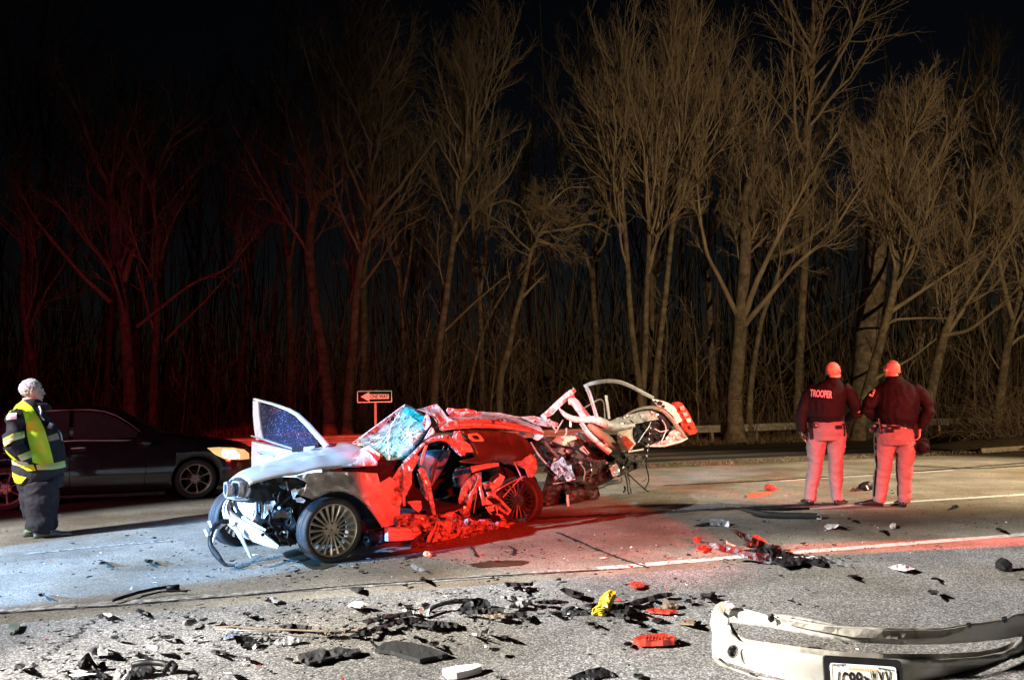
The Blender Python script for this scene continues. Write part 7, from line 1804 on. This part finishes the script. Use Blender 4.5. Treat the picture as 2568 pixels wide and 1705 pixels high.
bb = standing('plastic_housing', ZB, [(2200, 486), (2202, 440), (2240, 408), (2282, 440), (2288, 480), (2270, 500), (2230, 496)], M_blk, 'upright black plastic cap at the right edge of the shoulder', 'plastic piece', basept=(2240, 502), seed=340, th=.06, amp=.01)
flat('white_chip', R5, [(1540, 672), (1556, 660), (1578, 662), (1576, 680), (1550, 684)], M_white, 'small white chip on the lane below the right trooper', 'plastic piece', seed=341, base=.03, th=.02, sp=5)
standing('white_lump', Z2, [(212, 1460), (228, 1434), (270, 1442), (300, 1465), (280, 1482), (235, 1480)], mat('cream_foam', (.74, .68, .55), .7, var=.1, bump=.4), 'cream coloured lump on the road below the crushed sill', 'foam', basept=(240, 1482), seed=342, th=.05, amp=.01, bulge=-.02)
standing('grey_bracket', Z1, [(1662, 1500), (1680, 1478), (1698, 1490), (1740, 1512), (1795, 1535), (1740, 1545), (1690, 1530)], M_grey, 'small grey bracket lying in front of the crushed sill', 'car part', basept=(1740, 1546), lean=.8, seed=343, amp=.015)
flat('grey_tile', D1, [(48, 538), (66, 500), (142, 492), (128, 540), (100, 552)], mat('grey_green_plate', (.10, .115, .095), .6), 'small grey square plate alone at the left edge', 'plastic piece', seed=344, base=.025, amp=.003)
# trim arc at the left
ar = pile('trim_arc', D1(1000, 300), 'thin black curved trim strip lying on the faded line at the left', 'trim strip')
for pts, r_ in (([(780, 342), (860, 316), (960, 286), (1060, 264), (1150, 250)], .012), ([(1150, 258), (1190, 256), (1235, 250)], .022), ([(975, 312), (1100, 285), (1200, 276), (1290, 280)], .006)):
    mb = MB(); mb.tube([on_ground(*D1(x, y), .03) for x, y in pts], r_, 7); mb.build('trim', M_blk, ar, smooth=True)
# lower left heap
hp2 = pile('debris_heap', D1(600, 885), 'heap of broken black plastic with an upright black triangle in the lower left corner', 'debris heap')
standing('triangle_piece', D1, [(505, 820), (540, 770), (588, 712), (620, 770), (662, 822), (600, 828)], M_blk, None, None, basept=(600, 850), seed=351, th=.03, parent=hp2)
standing('shell_piece', D1, [(462, 828), (560, 820), (680, 832), (720, 850), (748, 888), (640, 900), (500, 896), (470, 868)], M_blk, None, None, basept=(600, 900), lean=1.2, seed=352, amp=.05, parent=hp2)
standing('white_sliver', D1, [(470, 855, -.05), (540, 845, -.05), (660, 850, -.05), (560, 862, -.05), (500, 868, -.05)], M_bare, None, None, basept=(600, 900), lean=1.2, seed=353, amp=.012, parent=hp2)
standing('white_sliver', D1, [(475, 832, -.05), (540, 822, -.05), (600, 836, -.05), (540, 842, -.05)], M_bare, None, None, basept=(600, 900), lean=1.2, seed=354, amp=.012, parent=hp2)
standing('clip_piece', D1, [(665, 810), (690, 768), (716, 765), (725, 800), (770, 800), (720, 822)], M_blk, None, None, basept=(700, 830), seed=355, parent=hp2)
hp3 = pile('lamp_housing', D1(930, 890), 'broken clear and black lamp housing beside the black heap in the lower left corner', 'lamp housing')
standing('clear_shell', D1, [(775, 890), (800, 812), (860, 818), (866, 850), (830, 895)], M_grey, None, None, basept=(820, 898), seed=356, lean=.8, parent=hp3)
standing('black_shell', D1, [(860, 890), (890, 830), (960, 796), (1040, 796), (1084, 832), (1040, 850), (960, 880)], M_blk, None, None, basept=(900, 895), lean=.9, seed=357, amp=.03, bulge=-.04, parent=hp3)
standing('bare_edge', D1, [(828, 896, -.03), (862, 850, -.03), (872, 856, -.03), (846, 897, -.03)], M_bare, None, None, basept=(820, 898), lean=.8, seed=358, amp=.004, parent=hp3)
ho = pile('rubber_hoop', D1(1050, 810), 'bent black rubber hoop behind the broken lamp housing at lower left', 'rubber strip')
mb = MB(); mb.tube([Vector(p) for p in resample([tuple(on_ground(*D1(x, y), z)) for x, y, z in ((915, 785, .04), (980, 772, .05), (1060, 768, .05), (1130, 775, .05), (1160, 792, .04), (1140, 815, .03), (1125, 828, .02))], 24)], .016, 7); mb.build('hoop', M_blk, ho, smooth=True)
mb = MB(); mb.tube([on_ground(*D1(x, y), .05) for x, y in ((1150, 790), (1190, 772), (1210, 800), (1190, 835))], .014, 6); mb.build('bracket', M_blk, ho, smooth=True)
flat('plastic_dome', D1, [(592, 690), (620, 662), (680, 645), (740, 665), (745, 690), (782, 702), (700, 706), (630, 702)], M_grey, 'domed grey cap above the heap at lower left', 'plastic piece', seed=359, base=.04, amp=.02)
standing('black_hook', D1, [(945, 735), (950, 700), (985, 718), (1035, 742), (985, 745)], M_blk, 'small black hook between the grey cap and the rubber hoop', 'plastic piece', basept=(985, 748), seed=360)
# the long row of broken trim: left, middle and right clusters
row1 = pile('broken_trim', D1(1700, 620), 'cluster of broken trim with a slate blue blade and pale rods, left end of the debris row', 'debris heap')
for pts, r_, m in (([(1465, 530), (1600, 522), (1800, 540), (2000, 545), (2200, 555), (2500, 560)], .005, M_brown), ([(1480, 540), (1700, 550), (1900, 560)], .004, M_grey)):
    mb = MB(); mb.tube([on_ground(*D1(x, y), .05) for x, y in pts], r_, 6); mb.build('rod', m, row1, smooth=True)
standing('blade', D1, [(1495, 622), (1570, 572), (1662, 534), (1640, 572), (1580, 605)], mat('slate_blade', (.14, .16, .22), .35, .2), None, None, basept=(1560, 625), lean=1.4, seed=361, parent=row1)
standing('cup', D1, [(1610, 585), (1720, 592), (1760, 620), (1785, 652), (1740, 680), (1680, 672), (1630, 640)], M_blk, None, None, basept=(1700, 684), lean=.7, seed=362, amp=.02, bulge=.05, parent=row1)
standing('cup_edge', D1, [(1735, 668, -.03), (1760, 640, -.03), (1764, 668, -.03), (1745, 682, -.03)], M_bare, None, None, basept=(1700, 684), lean=.7, seed=363, amp=.004, parent=row1)
standing('triangle_piece', D1, [(1770, 628), (1835, 580), (1880, 620), (1860, 632)], M_blk, None, None, basept=(1835, 634), lean=.8, seed=364, parent=row1)
standing('dome', D1, [(1885, 640), (1900, 615), (1980, 590), (2040, 598), (2105, 622), (2030, 640), (1940, 660)], M_grey, None, None, basept=(1940, 662), lean=1.2, seed=365, bulge=-.03, parent=row1)
standing('scrap', D1, [(1500, 520), (1530, 490), (1570, 520)], M_blk, None, None, basept=(1530, 526), seed=366, parent=row1)
csheet_ground('scrap', D1, [(1920, 510, .04), (2010, 500, .05), (2150, 520, .04), (2140, 538, .03), (1960, 535, .03)], M_dk2, .01, .02, 7, 367, .05, row1)
row2 = pile('broken_trim', D2(700, 440), 'cluster of black trim under an arched black strip, middle of the debris row', 'debris heap')
cstrip('arched_strip', D2, [(655, 410, G(*D2(700, 420)).y, 12), (690, 355, G(*D2(700, 420)).y + .1, 26), (760, 326, G(*D2(700, 420)).y + .15, 26), (860, 310, G(*D2(700, 420)).y + .2, 30), (960, 312, G(*D2(700, 420)).y + .22, 40), (1050, 340, G(*D2(700, 420)).y + .2, 44)], M_blk, row2, axis='depth', thick=.03, bulge=.02, kink=.008)
standing('panel', D2, [(860, 360), (900, 312), (980, 290), (1040, 305), (1062, 345), (1000, 372), (900, 380)], M_blk, None, None, basept=(960, 395), lean=1.0, seed=371, amp=.04, parent=row2)
standing('white_fin', D2, [(655, 408, -.03), (668, 370, -.03), (684, 356, -.03), (676, 395, -.03)], M_bare, None, None, basept=(700, 415), seed=372, amp=.004, parent=row2)
standing('fin', D2, [(318, 378), (380, 395), (400, 440), (372, 452), (368, 410)], M_grey, None, None, basept=(380, 460), seed=373, parent=row2)
standing('fin', D2, [(632, 330), (660, 322), (690, 330), (670, 360), (650, 366)], M_blk, None, None, basept=(660, 385), seed=374, parent=row2)
for pts, m in (([(270, 430), (400, 395), (560, 375), (580, 390), (420, 415), (300, 445)], M_blk), ([(500, 415), (620, 410), (610, 440), (530, 445)], M_blk), ([(560, 450), (700, 430), (860, 445), (850, 465), (700, 462)], M_dk2), ([(190, 520), (320, 480), (500, 420), (520, 430), (400, 470), (280, 512)], M_blk), ([(500, 350), (590, 372), (585, 380), (510, 360)], M_bare), ([(0, 495), (160, 490), (300, 470), (300, 478), (160, 502), (0, 508)], M_brown), ([(860, 378), (1000, 360), (1140, 350), (1140, 372), (1000, 384)], M_dk2), ([(1020, 400), (1120, 385), (1190, 395), (1100, 412)], M_brown)):
    csheet_ground('trim', D2, [(x, y, .045) for x, y in pts], m, .01, .03, 6, 380 + len(pts) + int(pts[0][0]), .06, row2)
row3 = pile('broken_trim', D2(1600, 400), 'cluster of black trim round the foot of the yellow wrapper, right end of the debris row', 'debris heap')
standing('dome', D2, [(1490, 390), (1500, 350), (1550, 332), (1600, 350), (1660, 370), (1665, 396), (1580, 402)], mat('dark_dome', (.04, .042, .048), .35, coat=.4), None, None, basept=(1580, 404), lean=1.2, seed=391, bulge=-.04, parent=row3)
standing('dome_ring', D2, [(1492, 372, -.05), (1510, 340, -.05), (1550, 328, -.05), (1590, 340, -.05), (1550, 340, -.05), (1515, 356, -.05)], M_grey, None, None, basept=(1580, 404), lean=1.2, seed=392, amp=.004, parent=row3)
for pts, m in (([(1485, 235), (1520, 228), (1636, 262), (1610, 280), (1540, 268)], M_blk), ([(1640, 330), (1740, 318), (1880, 330), (1980, 365), (1880, 385), (1760, 372)], M_blk), ([(1860, 330), (1980, 295), (2090, 266), (2150, 256), (2185, 268), (2090, 290), (1960, 325)], M_blk), ([(1150, 340), (1230, 312), (1310, 300), (1300, 325), (1220, 345)], M_grey), ([(1330, 310), (1460, 300), (1540, 312), (1440, 322)], M_blk), ([(1180, 380), (1280, 375), (1280, 392), (1200, 394)], M_blk), ([(1420, 370), (1500, 380), (1490, 392), (1440, 386)], M_blk), ([(1120, 280), (1200, 278), (1260, 294), (1200, 298)], M_grey), ([(1820, 380), (1900, 395), (1915, 412), (1840, 405)], M_dk2), ([(1640, 435), (1700, 442), (1722, 452), (1660, 448)], M_dk2), ([(1145, 195), (1300, 198), (1320, 185), (1322, 206), (1160, 214)], M_blk)):
    csheet_ground('trim', D2, [(x, y, .045) for x, y in pts], m, .012, .035, 6, 400 + int(pts[0][0]), .06, row3)
standing('red_bit', D2, [(1830, 310), (1850, 292), (1868, 308), (1850, 316)], M_lens, None, None, basept=(1850, 318), seed=393, parent=row3)

# single scraps, each lying where the photograph shows one
SINGLE = [(D1, 140, 790, 90, 'small black scrap at the very bottom left'), (D1, 1050, 660, 100, 'flat black scrap right of the grey cap at lower left'), (D1, 1150, 590, 140, 'thin black splinter left of the slate blue blade'), (D1, 790, 590, 60, 'small black scrap near the left road crack'), (D1, 1300, 490, 130, 'grey flat scrap above the slate blue blade'), (D1, 960, 410, 70, 'small black scrap under the trim arc'), (D1, 1880, 335, 130, 'grey flake lying just below the road seam at left'), (D1, 1700, 430, 60, 'small black scrap between the seam and the debris row'), (D1, 715, 80, 70, 'small black lump at the edge of the blue lit road'), (D1, 1020, 68, 70, 'flat black scrap at the edge of the blue lit road'), (D1, 730, 440, 90, 'white flake beside the left road crack'), (D1, 1500, 690, 110, 'black splinter under the slate blue blade'), (D1, 1700, 740, 60, 'small black scrap below the cup shaped piece'), (D1, 1570, 830, 90, 'thin grey splinter near the bottom edge'), (D1, 290, 300, 50, 'small black scrap above the left end of the seam'),
          (D2, 230, 235, 100, 'black scrap on the road seam left of the middle'), (D2, 500, 328, 50, 'small black scrap behind the arched strip'), (D2, 1150, 525, 50, 'small black scrap right of the flat black panel'), (D2, 710, 568, 70, 'small black clip on the edge of the flat panel'), (D2, 950, 515, 80, 'pale sliver right of the debris row'), (D2, 1040, 495, 80, 'grey sliver right of the debris row'), (D2, 1910, 570, 60, 'black scrap in front of the nearest red lens'), (D2, 2010, 465, 90, 'dark splinter between the red lens pieces'), (D2, 2090, 425, 90, 'black scrap behind the nearest red lens'), (D2, 2280, 438, 120, 'brownish scrap right of the brown foam lump'), (D2, 1970, 765, 70, 'small black scrap at the bottom right of the curved cover'), (D2, 1110, 775, 40, 'tiny black scrap at the bottom middle'), (D2, 1270, 240, 60, 'small black scrap behind the debris row'), (D2, 235, 332, 150, 'pale flat scrap on the lane left of the arched strip'), (D2, 600, 530, 50, 'small black scrap above the flat panel'), (D2, 1090, 606, 60, 'tiny dark scrap in the middle of the shoulder'), (D2, 640, 170, 50, 'small dark scrap in front of the crushed sill'), (D2, 1280, 412, 60, 'small dark scrap between the middle and right trim clusters'),
          (ZB, 205, 655, 140, 'flat black scrap above the left end of the bumper'), (ZB, 1745, 632, 90, 'black scrap in the middle of the shoulder above the bumper'), (ZB, 1050, 186, 110, 'black scrap on the tan lane right of the white tipped beam'), (ZB, 1190, 522, 90, 'thin dark splinter on the shoulder right of the crumpled sheet'), (ZB, 80, 836, 120, 'dark brown scrap left of the bumper'), (ZB, 1400, 220, 80, 'thin dark scrap inside the red strip of light'), (ZB, 2190, 205, 60, 'dark scrap on the lane at far right'), (ZB, 1755, 540, 70, 'black splinter above the bumper, right of the pink paper'), (ZB, 70, 690, 50, 'tiny black chip left above the bumper'), (ZB, 1890, 52, 60, 'dark scrap beside the right shoe of the right trooper'), (ZB, 1170, 132, 30, 'tiny black cube on the tan lane')]
rq = random.Random(33)
for i, (zf, x, y, w, lab) in enumerate(SINGLE):
    m = M_slab if ('pale' in lab or 'white' in lab) else M_grey if 'grey' in lab else M_brown if 'brown' in lab else rq.choice((M_blk, M_blk, M_dk2))
    a = w / 2; h_ = a * (.34 if ('splinter' not in lab and 'thin' not in lab and 'sliver' not in lab) else .16)
    pts = []
    for q in range(6):
        an = 2 * math.pi * q / 6 + rq.uniform(-.4, .4)
        pts.append((x + a * math.cos(an) * rq.uniform(.7, 1.1), y + h_ * math.sin(an) * rq.uniform(.7, 1.2), max(0, rq.uniform(-.02, .05))))
    flat('scrap', zf, pts, m, lab, 'scrap', GROUP_S, seed=500 + i, base=.018, sp=6, amp=.012, th=.008)

# tiny chips nobody could count
rg = np.random.default_rng(44)
Vv, Ff, Mi = [], [], []
def chip(x, y, s, mi):
    a = rg.uniform(0, 6.28); el = rg.uniform(.35, 1); z = rg.uniform(.004, .02) ; t1, t2 = rg.uniform(-.5, .5, 2)
    pts = []
    n_ = rg.integers(3, 6)
    for q in range(n_):
        an = 2 * math.pi * q / n_ + rg.uniform(-.4, .4); r_ = s * rg.uniform(.6, 1.2)
        u, v = r_ * math.cos(an), r_ * el * math.sin(an)
        X = x + u * math.cos(a) - v * math.sin(a); Y = y + u * math.sin(a) + v * math.cos(a)
        pts.append((X, Y, .006 + z + abs(u * t1 + v * t2)))
    b = len(Vv); Vv.extend(pts); Vv.extend([(p[0], p[1], p[2] - .005) for p in pts])
    Ff.append(tuple(range(b, b + n_))); Mi.append(mi)
    for q in range(n_):
        Ff.append((b + q, b + n_ + q, b + n_ + (q + 1) % n_, b + (q + 1) % n_)); Mi.append(mi)
cl = [(G(*D2(600, 420)), .9, .35, 420), (G(*D2(1600, 340)), .8, .4, 260), (G(*D1(1500, 600)), .7, .35, 330), (G(*D1(700, 860)), .5, .25, 120), (G(*ZB(500, 380)), .8, .3, 200), (Vector((-1.5, 6.3, 0)), 1.1, .35, 260), (Vector((0, 6.6, 0)), 1.5, .4, 220), (Vector((-3.4, 7.2, 0)), .9, .6, 160), (Vector((2.5, 8.5, 0)), 1.6, .7, 160), (G(*ZT(700, 1340)), .5, .3, 60)]
for c, sx_, sy_, n_ in cl:
    for _ in range(int(n_ * .55)):
        chip(c.x + rg.normal() * sx_, c.y + rg.normal() * sy_, rg.choice((.008, .012, .02, .032), p=(.4, .33, .2, .07)), rg.choice(4, p=(.82, .11, .05, .02)))
for _ in range(500):
    Y = rg.uniform(2.6, 12); x = rg.uniform(-.75, .75) * Y
    chip(x, Y, rg.choice((.006, .010, .018), p=(.5, .35, .15)), rg.choice(4, p=(.82, .10, .07, .01)))
me = bpy.data.meshes.new('debris_chips'); me.from_pydata([tuple(v) for v in Vv], [], Ff); me.polygons.foreach_set('material_index', Mi)
tag(link('debris_chips', me, [M_blk, M_grey, M_slab, M_lens]), kind='stuff')
